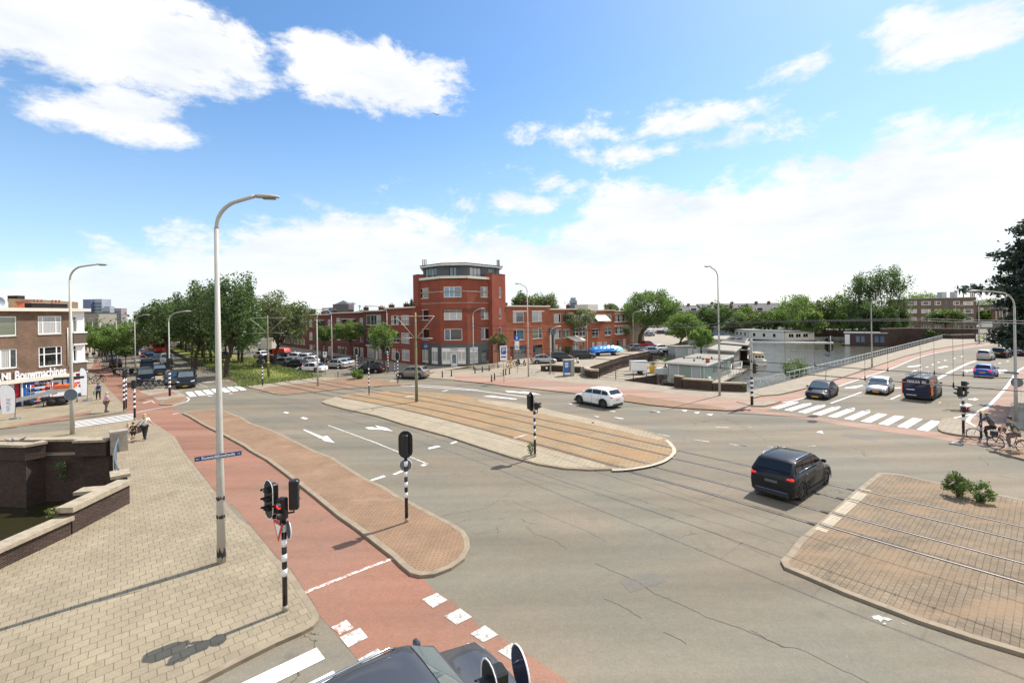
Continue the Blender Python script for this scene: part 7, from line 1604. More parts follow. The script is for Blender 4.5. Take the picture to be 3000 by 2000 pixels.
for i,(cx,ty,x0,x1,d,mt) in enumerate(fb): back_tree(f'{nt[i]} on the far bank behind the houseboats','F',cx,ty,x0,x1,d,-.5,mt,70+i,4200,.6,G5)
gb_ = [(120,445,20,300,182,'leaf_bright'),(220,590,150,330,160,'leaf_bright'),(330,480,240,440,178,'leaf_mid'),(450,455,350,560,172,'leaf_mid'),(560,500,470,660,165,'leaf_bright'),(610,275,530,730,160,'leaf_dark'),(820,215,690,985,160,'leaf_dark'),(690,520,600,800,152,'leaf_dark'),(820,560,730,900,150,'leaf_dark'),(940,560,880,1010,156,'leaf_mid'),(1340,590,1252,1440,158,'leaf_mid'),(1150,448,1035,1280,215,'leaf_bright'),(1680,585,1640,1725,178,'leaf_bright'),(1760,490,1600,1900,250,'leaf_mid')]
nu = ['pale tree left of the tall pair','bright low tree over the wooden houseboat','middle tree left of the tall pair','dense tree left of the tall pair','bright tree at the foot of the tall pair','left one of the tall pair','tallest tree of the far bank','dark tree below the tall pair','dark bush-like tree over the brown houseboat','tree touching the brown apartment block','round tree before the brown apartment block','flat treetop above the brown apartment roof','yellow-green tree by the tan hall','wide treetop behind the tan hall']
for i,(cx,ty,x0,x1,d,mt) in enumerate(gb_): back_tree(nu[i],'G',cx,ty,x0,x1,d,-.5 if i not in (10,11,12,13) else 2.5,mt,90+i,9000 if i == 6 else 4200,.55 if i in (5,6) else .6,G5)
# dark pine at the right edge
t_ = thing('pine_tree','dark pine reaching in at the right edge of the photo','tree',(44.6,36.0,0)); rng = np.random.default_rng(7); pts = []; b = MB(); b.tube([(0,0,0),(.2,0,6),(0,.1,16.6)],[.35,.28,.08],9)
for z,r in ((4.2,2.6),(5.0,4.2),(5.8,4.7),(6.6,3.4),(7.5,3.2),(8.4,4.4),(9.2,5.7),(10.1,5.0),(11,4.6),(12,4.1),(13,3.6),(14,2.9),(15,2.1),(16,1.3),(16.7,.6)):
    for k in range(9):
        a = 2*math.pi*k/9+z*1.7; rr_ = r*rng.uniform(.75,1.1); tip = np.array([rr_*math.cos(a),rr_*math.sin(a),z+rng.uniform(-.1,.6)]); b.tube([(0.05,0,z-.3),tuple(tip)],[.06,.02],4,cap=False)
        for f in np.linspace(.3,1,8): c = np.array([0,0,z-.3])*(1-f)+tip*f; pts.append(c+rng.normal(size=(75,3))*np.array([.34,.34,.19]))
b.build('trunk','bark',t_); o = bpy.data.objects.new('crown',leaf_mesh('crown',np.concatenate(pts),.24,'leaf_pine',rng,0,1.5)); ROOT.objects.link(o); o.parent = t_
# bushes and weeds
def bush(label,c,r,h,n,mat='leaf_mid',leaf=.09,seed=1,sx=1,stems=10,group=None,name='bush'):
    t_ = thing(name,label,'plant',c,0,group); rng = np.random.default_rng(seed); nc = 16; p,cl = clump_points(rng,r*sx,r,h*.5,nc,n,.42,.7); p[:,2] += h*.52; p[:,2] = np.maximum(p[:,2],.02); cl[:,2] += h*.5
    o = bpy.data.objects.new('leaves',leaf_mesh('leaves',p,leaf,mat,rng)); ROOT.objects.link(o); o.parent = t_
    b = MB()
    for i in range(min(stems,nc)): b.tube([(0,0,-.02),tuple(cl[i])],[.015,.006],4,cap=False)
    b.build('stems','bark',t_); return t_
q = P('Z8',1120,560,.09); bush('larger green weed bush on the right paved island',(*q,.09),.5,1.0,1500,seed=3,leaf=.085,stems=16); q = P('Z8',1250,590,.09); bush('smaller green weed bush on the right paved island',(*q,.09),.38,.8,800,seed=4,leaf=.085,stems=16)
q = P('C',775,1355,.08); bush('upright green bush at the far side of the paved island',(*q,.08),.75,1.45,1500,seed=5,leaf=.2,mat='leaf_bright'); q = P('Z3',460,1130,.09); bush('thin weed growing at the foot of the island signal pole',(*q,.09),.28,.75,260,seed=6,leaf=.08,mat='leaf_olive')
q = P('F',1265,1275,.08); bush('weed on the low right end of the stepped brick wall',(*q,.1),.5,1.0,500,seed=7,leaf=.12); q = P('Z4',500,600,-1.2); bush('tall shrub growing from the water side of the white railing',(*q,-1.4),1.6,3.0,1600,seed=8,leaf=.2,sx=1.3)
q = P('E',1130,1130,.05); bush('hedge-like bush at the foot of the white-tinged tree',(*q,0),1.6,1.5,1500,seed=9,leaf=.2,mat='leaf_olive'); q = P('D',1160,1330,.05); bush('dark bush against the wall beside the porch of the corner block',(*q,0),1.1,3.2,1600,seed=10,leaf=.22,mat='leaf_dark')
q = P('F',640,800,.05); bush('brownish bush beside the leaning bright tree',(*q,0),2.0,1.6,1500,seed=12,leaf=.22,mat='leaf_olive'); bush('grass tuft growing on the canal parapet step',(-17.15,16.9,.8),.25,.3,260,seed=13,leaf=.12,mat='grass_blade',name='grass_tuft'); bush('ivy hanging on the dark canal wall',(-27.0,27.1,-1.4),.3,1.2,260,seed=14,leaf=.1)
q = P('G',1255,815,0); bush('shrub behind the end of the white railing',(*q,-.5),2,3,900,seed=15,leaf=.35)
# water lilies
b = MB(); rl_ = random.Random(2)
for k in range(26): x,y = rl_.uniform(-24,-19),rl_.uniform(21,25); r = rl_.uniform(.08,.2); b.lathe([(0,0),(r,.005)],(x,y,WATER+.01+k*.0005),n=9)
tag(b.build('water_lilies','leaf_bright'),'water lily leaves floating in the left canal','plants',kind='stuff')
# rough grass along the strip
rng = np.random.default_rng(5); gp = []
def along(a,c,n,w,h=.28):
    f = rng.uniform(0,1,n); x = a[0]+(c[0]-a[0])*f+rng.normal(size=n)*w; y = a[1]+(c[1]-a[1])*f+rng.normal(size=n)*w; gp.append(np.stack([x,y,.1+rng.uniform(0,h,n)],1))
a0_,a1_ = av(ga,.6,.8),av(ga,60,.8); along(a0_,a1_,12000,.4,.3); along(av(gc,1,1),av(gc,50,1.5),6000,.5,.3); along(av(gb,.5,-.8),av(gb,40,-.8),9000,.5,.35); along(ga,gb,5000,.6,.22); along(av(ga,3,5),av(ga,40,5),3000,2.5,.08)
o = bpy.data.objects.new('grass',leaf_mesh('grass',np.concatenate(gp),.17,'grass_blade',rng,.4,1.5)); ROOT.objects.link(o); tag(o,'long rough grass and weeds along the fences of the grass strip','grass',kind='stuff')
for i in range(9):
    s_ = 75+i*16; tree(f'{al[i]} tree of the row closing the shop side of the far avenue',av(o0,s_,1+rt_.uniform(-1,1)),rt_.uniform(6,7.6),1.5,rt_.uniform(4.2,5.4),rt_.choice(['leaf_mid','leaf_bright','leaf_olive']),3600,.5,160+i,.2,group='far trees on the shop side of the avenue')
# distant woods hiding the horizon
pts = []
for i in range(150):
    a = R(-52+i*.70+rng.uniform(-.3,.3)); d = rng.uniform(300,420); c = np.array([d*math.sin(a),d*math.cos(a),0]); h = rng.uniform(6.5,9.5); pts.append(c+np.abs(rng.normal(size=(520,3)))*np.array([1,1,h*.40])*np.array([1,1,1])+rng.normal(size=(520,3))*np.array([7,7,.8]))
o = bpy.data.objects.new('distant_woods',leaf_mesh('distant_woods',np.concatenate(pts),1.5,'leaf_dark',rng)); ROOT.objects.link(o); tag(o,'far-off treetops all along the horizon','woods',kind='stuff')
# ------------------------------------------------------------------ houseboats, boats, far buildings
def deckhouse(label,corners,zf,zr,wall,over=.35,roof='roof_light',fascia='white_paint',name='houseboat',cat='houseboat',hull='hull_black',wins=(),group=None,roofh=.22):
    t_ = thing(name,label,cat,(*corners[0],WATER),0,group)
    b = MB(); b.prism(offset_poly(corners,-.5) if over else corners,WATER-.3,zf,0,bottom=True); b.build('hull',hull,t_,world=True)
    n = len(corners); area = sum(corners[i][0]*corners[(i+1) % n][1]-corners[(i+1) % n][0]*corners[i][1] for i in range(n)); c = corners if area > 0 else corners[::-1]
    b = MB()
    for i in range(n):
        W_ = Wall(c[i],c[(i+1) % n],t_)
        for (k,u0,u1,za,zb,cols,pn) in wins:
            if k == i and u1 < W_.L: W_.window((u0,u1,za,zb),cols,None,pane=pn,frame='white_paint',fw=.06,sill=None,depth=.04)
        W_.wall(zf,zr,wall,'wall',reveal=.08)
    b = MB(); b.prism(offset_poly(c,-over),zr,zr+roofh,0,bottom=True); b.build('roof_edge',fascia,t_,world=True)
    b = MB(); b.prism(offset_poly(c,-over+.08),zr+roofh,zr+roofh+.05,0); b.build('roof',roof,t_,world=True); return t_
zrf = .35
A1,A2,A3 = PT('F',418,965,62)[:2],PT('F',850,985,58.0)[:2],PT('F',1140,870,78)[:2]
h0,h1_,h2_ = P('F',415,960,zrf),P('F',835,985,zrf),P('F',1135,880,zrf); h3_ = (h0[0]+h2_[0]-h1_[0],h0[1]+h2_[1]-h1_[1])
hb = deckhouse('sea-green houseboat with a flat roof directly behind the stepped brick wall',[h0,h1_,h2_,h3_],WATER+.35,zrf,'seagreen',.5)
wf_ = Wall(h0,h1_,hb); L = wf_.L
for u0,u1,mt in ((.07,.30,'pale_grey'),(.67,.89,'pale_grey')): wf_.part('blind',mt,L*u0,L*u1,WATER+1.2,zrf-.15,-.01,.03)
wf_.part('big_pane','seagreen',L*.32,L*.64,WATER+1.3,zrf-.15,-.01,.02); wf_.part('ledge','cream_paint',0,L,WATER+1.05,WATER+1.15,0,.06)
for u in (.0,.055,.305,.655,.9,.985): wf_.part('post','white_paint',L*u,L*u+.09,WATER+.4,zrf,.0,.05)
wr_ = Wall(h1_,h2_,hb); L = wr_.L
wr_.part('window','glass_blue',L*.30,L*.42,zrf-1.5,zrf-.5,0,.03); 
for u in (.52,.62,.72,.80): wr_.part('tall_window','white_paint',L*u,L*u+.9,WATER+.5,zrf-.2,0,.03); wr_.part('tall_pane','glass_mid',L*u+.08,L*u+.82,WATER+.6,zrf-.3,.03,.045)
wr_.part('air_conditioner','white_gloss',1.0,1.9,WATER+.6,WATER+1.4,.05,.45); wr_.part('side_deck','timber_grey',0,L+7,WATER+.15,WATER+.4,0,1.3)
rr2 = random.Random(1)
for x,y in ((605,900),(760,900),(790,898),(822,915),(922,902),(720,930)): q = P('F',x,y,zrf+.3); b = MB(); b.tube([(*q,zrf+.2),(*q,zrf+.62)],.13,8); b.build('roof_vent','slate_grey',hb,world=True)
q = P('F',875,945,zrf+.3); b = MB(); b.tube([(*q,zrf+.2),(*q,zrf+.9)],[.25,.32],10); b.build('chimney_pot','terracotta',hb,world=True)
dk = thing('terrace_deck','white-railed deck at the water side of the sea-green houseboat','deck',(*h2_,WATER)); dq = [P('F',1140,1050,-1.6),P('F',1265,1010,-1.6),P('F',1270,950,-1.6),P('F',1150,985,-1.6)]; b = MB(); b.prism(dq,WATER-.1,WATER+.5,0); b.build('platform','timber_grey',dk,world=True)
for i in range(4):
    a,c = dq[i],dq[(i+1) % 4]; n = max(2,int(math.dist(a,c)/1.2))
    for k in range(n): x,y = lerp(a[0],c[0],k/n),lerp(a[1],c[1],k/n); b = MB(); b.tube([(x,y,WATER+.5),(x,y,WATER+1.5)],.035,5); b.build('rail_post','white_paint',dk,world=True)
    b = MB(); b.tube([(*a,WATER+1.5),(*c,WATER+1.5)],.04,5); b.build('rail','white_paint',dk,world=True)
GH = 'houseboats behind the sea-green one'
def hb_px(label,v,pts,zr,wall,roof='roof_light',fascia='white_paint',wins=(),**k):
    q = [P(v,x,y,zr) for x,y in pts]; q.append((q[0][0]+q[2][0]-q[1][0],q[0][1]+q[2][1]-q[1][1])) if len(q) == 3 else None; return deckhouse(label,q,WATER+.4,zr,wall,.3,roof,fascia,wins=wins,group=GH,**k)
hb_px('grey flat-roofed houseboat just behind the sea-green one','F',[(870,808),(1175,828),(1265,765)],.6,'timber_grey','timber_grey','pale_grey')
hb_px('houseboat with a reddish end wall and a long grey roof','F',[(1020,735),(1330,762),(1352,715)],.9,'hull_brown','roof_light','slate_grey')
hb_px('houseboat whose roof carries tilted solar panels','F',[(1065,690),(1300,722),(1330,680)],1.2,'timber_grey','roof_felt','cream_paint')
hb_px('yellowish houseboat hidden behind the drooping tree','F',[(885,690),(1060,690),(1120,650)],1.3,'cream_paint','timber_grey','pale_grey')
for i,(x,y) in enumerate(((1175,665),(1255,668))): q = P('F',x,y,1.8); b = MB(); b.M = Matrix.Translation((*q,1.75)) @ Matrix.Rotation(R(30),4,'Z') @ Matrix.Rotation(R(-18),4,'X'); b.box((0,0,0),(2.6,1.3,.06)); tag(b.build('solar_panel','glass_blue'),['left','right'][i]+' tilted solar panel on the houseboat roof','solar panel')
pg_ = thing('pergola','wooden pergola porch on the deck between the houseboats','pergola',(*P('F',1290,800,WATER),WATER)); a,c = P('F',1225,805,.1),P('F',1355,800,.1)
for x,y in ((1235,905),(1300,905),(1352,880)): q = P('F',x,y,WATER+.4); b = MB(); b.tube([(*q,WATER),(*q,.1)],.08,5); b.build('post','wood',pg_,world=True)
b = MB(); q = [P('F',1225,812,.1),P('F',1358,808,.1),P('F',1360,785,.1),P('F',1240,785,.1)]; b.prism(q,.1,.25,0,bottom=True); b.build('canopy','timber_grey',pg_,world=True)
q = P('F',1210,920,WATER+.5); bush('round grey-green shrub on the houseboat deck',(*q,WATER+.4),1.3,2.2,1500,seed=20,leaf=.18,mat='leaf_olive')
# far houseboats in a row along the far bank
GF = 'long houseboats along the far bank'
fp = [P('F',865,640,WATER),P('F',1060,650,WATER),P('F',1340,690,WATER),P('F',1740,712,WATER),P('G',245,855,WATER)]
mts = ['pale_blue_grey','cream_paint','boat_white','cream_paint']; lbs = ['small pale blue-grey houseboat at the left end of the far bank row','cream houseboat with dark windows in the far bank row','long white houseboat in the middle of the far bank row','cream timber houseboat with a glazed veranda at the right of the far bank row']
for i in range(4):
    a,c = Vector(fp[i]),Vector(fp[i+1]); d = (c-a).normalized(); a = a+d*.6; n = Vector((-d.y,d.x))*6.5; L = (c-a).length
    wn = tuple((0,u,u+(1.8 if i != 2 else 1.2),-1.3,.0,(.5,) if i % 2 else (),'glass_dark') for u in np.arange(1.5,L-2,4.2 if i != 3 else 2.6))
    deckhouse(lbs[i],[tuple(a),tuple(c),tuple(c+n),tuple(a+n)],WATER+.5,.75 if i < 3 else .6,mts[i],.25,'slate_grey' if i > 1 else 'roof_light','pale_grey' if i < 3 else 'wood',wins=wn,group=GF)
a,c = Vector(P('G',497,888,WATER)),Vector(P('G',852,896,WATER)); d = (c-a).normalized(); n = Vector((-d.y,d.x))*6; br = deckhouse('dark brown houseboat with a white end door beside the quay wall',[tuple(a),tuple(c),tuple(c+n),tuple(a+n)],WATER+.3,.9,'hull_brown',.2,'slate_grey','pale_grey'); W_ = Wall(a,c,br); W_.part('white_door','white_paint',.1,W_.L*.13,WATER+.3,.6,0,.06)
for u in (.28,.40,.72,.85): W_.part('window','glass_blue',W_.L*u,W_.L*u+.9,-1.7,.1,0,.03)
# motor boat
q = P('F',1500,985,WATER); mb2 = thing('motor_boat','white cabin cruiser with a tan canvas top moored behind the houseboats','boat',(q[0],q[1]+2.6,WATER),R(84)); b = MB(); rg = []
for x,w_,zk,zs in ((-2.8,1.15,.05,1.05),(-1.5,1.35,-.1,1.05),(0,1.4,-.1,1.15),(1.6,1.1,0,1.35),(2.7,.45,.3,1.6),(3.1,.04,.7,1.7)): rg.append([(x,-w_,zs),(x,-w_*.8,zk+.1),(x,0,zk-.2),(x,w_*.8,zk+.1),(x,w_,zs),(x,0,zs+.04)])
b.add([p for r_ in rg for p in r_],[(i*6+k,i*6+(k+1) % 6,(i+1)*6+(k+1) % 6,(i+1)*6+k) for i in range(5) for k in range(6)]+[tuple(range(6))],0,False); b.build('hull','boat_white',mb2)
b = MB(); b.box((-.7,0,1.6),(2.9,2.1,.9),bev=.15); b.build('cabin','boat_white',mb2); b = MB(); b.box((-.9,0,2.3),(2.5,2.0,.6),bev=.25); b.build('canvas_top','tan_canvas',mb2)
for y in (-.62,0,.62): b = MB(); b.box((-2.17,y,1.75),(.03,.5,.4)); b.build('cabin_window','glass_dark',mb2)
for s_ in (-1,1): b = MB(); b.tube([(-1.2,s_*1.5,.9),(-1.2,s_*1.5,.2)],.14,8); b.build('fender','black',mb2)
# sheds and planters at the lower quay
q = P('F',515,880,-.6); sd = thing('shed','small white shed between the bicycles and the houseboat','shed',(*P('F',610,900,LQ),LQ),R(15)); b = MB(); b.box((0,1.2,1.2),(4.2,2.6,2.4),bev=.03); b.build('wall','pale_grey',sd); b = MB(); b.box((0,1.2,2.45),(4.6,3.0,.12),bev=.03); b.build('roof','roof_light',sd); b = MB(); b.box((1.2,-.12,1.0),(.9,.05,1.9)); b.build('door','white_paint',sd)
q = P('F',245,1062,LQ); pl = thing('planter','yellow square planter with a yucca beside the box trailer','planter',(*q,LQ)); b = MB(); b.add([(-.35,-.35,0),(.35,-.35,0),(.35,.35,0),(-.35,.35,0),(-.48,-.48,1.0),(.48,-.48,1.0),(.48,.48,1.0),(-.48,.48,1.0)],[(3,2,1,0),(4,5,6,7),(0,1,5,4),(1,2,6,5),(2,3,7,6),(3,0,4,7)]); b.build('pot','yellow',pl)
def palm(parent,z,n,L,mat='leaf_bright',seed=1):
    r = random.Random(seed); b = MB()
    for i in range(n):
        a = r.uniform(0,6.28); e = r.uniform(.2,1.3); c,s_ = math.cos(a),math.sin(a); p1 = (L*.5*c*math.cos(e),L*.5*s_*math.cos(e),z+L*.5*math.sin(e)+.1); p2 = (L*c,L*s_,z+L*(math.sin(e)-.35)); w_ = .05; b.add([(0,0,z),(p1[0]-s_*w_,p1[1]+c*w_,p1[2]),(p2[0],p2[1],p2[2]),(p1[0]+s_*w_,p1[1]-c*w_,p1[2])],[(0,1,2,3)])
    return b.build('fronds',mat,parent)
palm(pl,1.0,46,1.15,'leaf_olive'); q = P('F',388,1020,LQ+.3); pm = thing('potted_palm','palm with a short trunk in a dark pot above the white garden boxes','plant',(*q,LQ)); b = MB(); b.lathe([(.2,0),(.32,.7),(.28,.7),(0,.62)],n=12); b.build('pot','hull_brown',pm); b = MB(); b.tube([(0,0,.6),(.05,0,1.35)],[.12,.09],7); b.build('trunk','bark',pm); palm(pm,1.35,50,1.3,'leaf_bright',2)
for i,(x,y) in enumerate(((320,1090),(365,1085))): q = P('F',x,y,LQ); b = MB(); b.box((*q,LQ+.55),(1.1,.9,1.0),0,R(10),.04); tag(b.build('garden_box','pale_grey'),['left','right'][i]+' pale slatted box beside the sea-green houseboat','box')
# --- far buildings
bb = bthing('apartment_building','long brown brick apartment block of four storeys at the right beyond the bridge',PT('G',955,755,176)[:2]); Wb = Wall(PT('G',1000,755,176)[:2],PT('G',1600,755,170)[:2],bb)
for y0,y1 in ((520,552),(586,620),(653,687)):
    for x0,x1 in ((1024,1102),(1138,1217),(1250,1304),(1405,1460),(1488,1574)): Wb.window(Wb.rect('G',x0,y0,x1,y1),(.2,.8) if x1-x0 > 70 else (.3,),None,pane=rr2.choice(['glass_dark','glass_mid','glass_dark','curtain']),fw=.18,sill='concrete')
for x0,x1 in ((1024,1080),(1140,1220),(1240,1300),(1410,1580)): Wb.window(Wb.rect('G',x0,722,x1,754),(.25,.5,.75),None,pane='glass_mid',fw=.15,frame='pale_grey')
Wb.window(Wb.rect('G',1335,515,1372,585),(),None,pane='glass_dark',frame='slate_grey'); zt = Wb.uz('G',1300,494)[1]; Wb.wall(0,zt,'brick_far'); shell(bb,Wb,12,zt,'brick_far',cornice='pale_grey')
Wq = Wall(PT('G',948,755,180)[:2],PT('G',1000,755,176.5)[:2],bb)
for y0 in (522,588,654): Wq.window(Wq.rect('G',958,y0,990,y0+30),(.5,),None,pane='glass_mid',fw=.15)
Wq.wall(0,zt,'brick_far','wing_wall')
for x,y,w_ in ((1310,445,.9),(1408,455,.5)): q = PT('G',x,480,176); b = MB(); b.box((q[0],q[1],zt+1.2),(w_*2,2,2.4)); b.build('roof_unit','pale_grey',bb,world=True)
for x,t0 in ((1490,385),(1552,370),(1566,372),(1580,370)): q = PT('G',x,470,176); zz = PT('G',x,t0,176)[2]; b = MB(); b.tube([(q[0],q[1],zt),(q[0],q[1],zz)],.18,6); b.box((q[0],q[1]-.3,zz-1.8),(.7,.4,3.2)); b.build('antenna_mast','steel',bb,world=True)
b2 = bthing('apartment_building','lower brown block wing behind the tall far lamp',PT('G',1600,755,182)[:2]); W2_ = Wall(PT('G',1600,755,180)[:2],PT('G',1800,755,190)[:2],b2)
for y0 in (575,630): W2_.window(W2_.rect('G',1632,y0,1662,y0+26),(.5,),None,pane='glass_mid',fw=.15)
W2_.wall(0,W2_.uz('G',1650,556)[1],'brick_far'); shell(b2,W2_,10,W2_.uz('G',1650,556)[1],'brick_far',cornice='roof_felt',over=.5)
hl = bthing('hall','tan brick hall with a grey pyramid roof and tall narrow windows',PT('G',1722,735,170)[:2]); Wh = Wall(PT('G',1722,735,170)[:2],PT('G',1990,735,158)[:2],hl); ze = Wh.uz('G',1800,586)[1]
for x0,x1 in ((1757,1770),(1788,1800),(1808,1820)): Wh.window(Wh.rect('G',x0,600,x1,675),(.5,),.5,pane='glass_mid',fw=.2)
Wh.wall(0,ze,'brick_tan'); A_,B_,n_ = Wh.A,Wh.B,-Wh.n*18
b = MB(); a1,b1,c1,d1 = A_-Wh.d*.8+Wh.n*.8,B_+Wh.n*.8,B_+n_,A_+n_; ap = (A_+B_)/2+n_/2; b.add([(*a1,ze),(*b1,ze),(*c1,ze),(*d1,ze),(ap.x-3,ap.y,ze+9),(ap.x+8,ap.y-2,ze+9)],[(0,1,5,4),(1,2,5),(2,3,4,5),(3,0,4),(3,2,1,0)]); b.build('roof','roof_tile_grey',hl,world=True)
b = MB(); b.prism([tuple(A_),tuple(A_+n_),tuple(A_+n_+Wh.d*.3),tuple(A_+Wh.d*.3)],0,ze-.02); b.build('side_wall','brick_tan',hl,world=True); Wh.part('low_annex','concrete',Wh.L*.35,Wh.L,0,3.2,.1,5)
# far roofs behind the bank trees
def roofhouse(label,v,x0,x1,yr,ye,d,dorm=0,group='grey-roofed rows behind the far bank trees'):
    p0,p1 = PT(v,x0,ye,d),PT(v,x1,ye,d); zr = PT(v,(x0+x1)/2,yr,d)[2]; ze = p0[2]; t_ = bthing('terraced_house',label,p0,'house',group); W_ = Wall(p0[:2],p1[:2],t_); L = W_.L
    for k in range(int(L/5)): W_.window((1+k*5,3.4+k*5,ze-2.2,ze-.7),(.5,),None,pane='glass_dark',fw=.15)
    W_.wall(0,ze,'brick_far'); q = [W_.pt(0,ze,.5),W_.pt(L,ze,.5),W_.pt(L,zr,-6),W_.pt(0,zr,-6),W_.pt(0,ze,-12),W_.pt(L,ze,-12)]; b = MB(); b.add(q,[(0,1,2,3),(3,2,5,4)]); b.build('roof','roof_tile_grey',t_,world=True)
    for k in range(dorm): u = L*(k+.5)/dorm; b = MB(); W_.slab(u-1.8,u+1.8,ze+.5,ze+2.1,-3.5,-.6,b); b.build('dormer','white_paint',t_,world=True); W_.part('dormer_window','glass_dark',u-1.5,u+1.5,ze+.8,ze+1.9,-.62,-.57)
    for k in range(2): q = W_.pt(L*(.3+.4*k),0,-6); chimney(t_,q[0],q[1],zr-.3,1.4,.9,1.2)
    return t_
roofhouse('left grey-roofed row over the pale far bank trees','F',480,800,290,370,250,2); roofhouse('long grey-roofed row in the middle, partly behind the tall bank trees','F',800,1390,268,330,265,3); roofhouse('right grey-roofed row with two white dormers','F',1390,1760,262,360,250,2)
# towers on the skyline
GT = 'towers on the skyline'
def tower(label,v,x0,x1,yt,d,mt,cap=None,rows=0):
    p0,p1 = PT(v,x0,yt,d),PT(v,x1,yt,d); t_ = bthing('tower_block',label,p0,'tower',GT); w_ = p1[0]-p0[0]; b = MB(); b.box(((p0[0]+p1[0])/2,d+w_/2,p0[2]/2),(w_,w_,p0[2]),0); b.build('shaft',mt,t_,world=True)
    for k in range(rows): b = MB(); b.box(((p0[0]+p1[0])/2,d-.4,p0[2]*(.35+.6*k/rows)),(w_*.86,.6,p0[2]*.6/rows*.55)); b.build('window_band','glass_tower',t_,world=True)
    if cap: b = MB(); b.box(((p0[0]+p1[0])/2,d+w_/2,p0[2]+cap/2),(w_*.7,w_*.7,cap)); b.build('cap',mt,t_,world=True)
    return t_
tower('dark violet tower slab on the left skyline','A',952,1045,106,900,'tower_blue'); tower('glass and grey tower joined to the violet one','A',1045,1168,103,905,'tower_grey',rows=5); tower('lower curved glass tower right of the grey one','A',1172,1262,203,900,'tower_grey',3,rows=3); tower('small blue block beside the curved tower','A',1262,1298,255,950,'tower_blue'); tower('brownish tower standing alone on the left skyline','A',1312,1390,208,800,'tower_brown',rows=4); tower('short spire-topped tower over the avenue trees','A',1608,1630,232,900,'tower_grey',6); tower('pale block behind the chimneys of the corner shop','A',528,600,130,700,'tower_grey')
tower('left one of the three blue-grey towers behind the terraces','C',224,308,272,800,'tower_brown',rows=3); tower('middle blue glass tower behind the terraces','C',328,412,266,800,'tower_blue',rows=3); tower('right lower tower of the three behind the terraces','C',414,480,285,820,'tower_brown'); tower('low dark block beside the three towers','C',480,530,312,820,'tower_blue'); tower('grey high-rise standing over the orange terrace roofs','E',1152,1256,312,420,'tower_grey',2.5,rows=6)
sp = bthing('church_tower','dark pointed church tower behind the dark red terrace',PT('C',557,300,500),'tower'); p = PT('C',557,215,500); tp = PT('C',557,155,500); b = MB(); b.box((p[0],500,p[2]/2),(17,17,p[2])); b.build('shaft','tower_dark',sp,world=True); b = MB(); s_ = 7; b.add([(p[0]-s_,500-s_,p[2]),(p[0]+s_,500-s_,p[2]),(p[0]+s_,500+s_,p[2]),(p[0]-s_,500+s_,p[2]),(p[0],500,tp[2])],[(0,1,4),(1,2,4),(2,3,4),(3,0,4)]); b.build('spire','tower_dark',sp,world=True)
for lb,x,yt,x0,x1 in (('crane with a long jib beside the church tower',695,185,600,740),('small crane between the two larger ones',803,225,785,822)):
    cr_ = bthing('tower_crane',lb,PT('C',x,300,600),'crane','cranes on the skyline'); a,m_,c = PT('C',x0,yt+22,600),PT('C',x,yt,600),PT('C',x1,yt+22,600); b = MB(); b.tube([(m_[0],600,0),m_],.8,5); b.build('mast','tower_grey',cr_,world=True); b = MB(); b.tube([a,c],.6,4); b.tube([a,m_,c],.3,4); b.build('jib','tower_grey',cr_,world=True)
# filler roofs of the town between street level and the skyline
for i,(v,x0,x1,yt,d,mt,lb) in enumerate((('A',960,1130,265,260,'concrete','pale flat-roofed block just right of the corner shop'),('B',740,1060,950,140,'pale_grey','pale low shop building glimpsed between the avenue trunks'),('F',800,885,505,215,'pale_blue_grey','small pale building left of the far houseboats'),('G',480,620,640,195,'brick_tan','tan building glimpsed between the far bank trunks'))):
    p0,p1 = PT(v,x0,yt,d),PT(v,x1,yt,d); t_ = bthing('low_building',lb,p0); b = MB(); w_ = p1[0]-p0[0]; b.box(((p0[0]+p1[0])/2,d+6,p0[2]/2),(w_,12,p0[2])); b.build('wall',mt,t_,world=True); b = MB(); b.box(((p0[0]+p1[0])/2,d+6,p0[2]+.15),(w_+.6,12.6,.3)); b.build('roof','roof_felt',t_,world=True)
    for k in range(3): b = MB(); b.box((p0[0]+w_*(k+.5)/3,d-.04,p0[2]*.55),(w_*.22,.06,1.3)); b.build('window','glass_mid',t_,world=True)
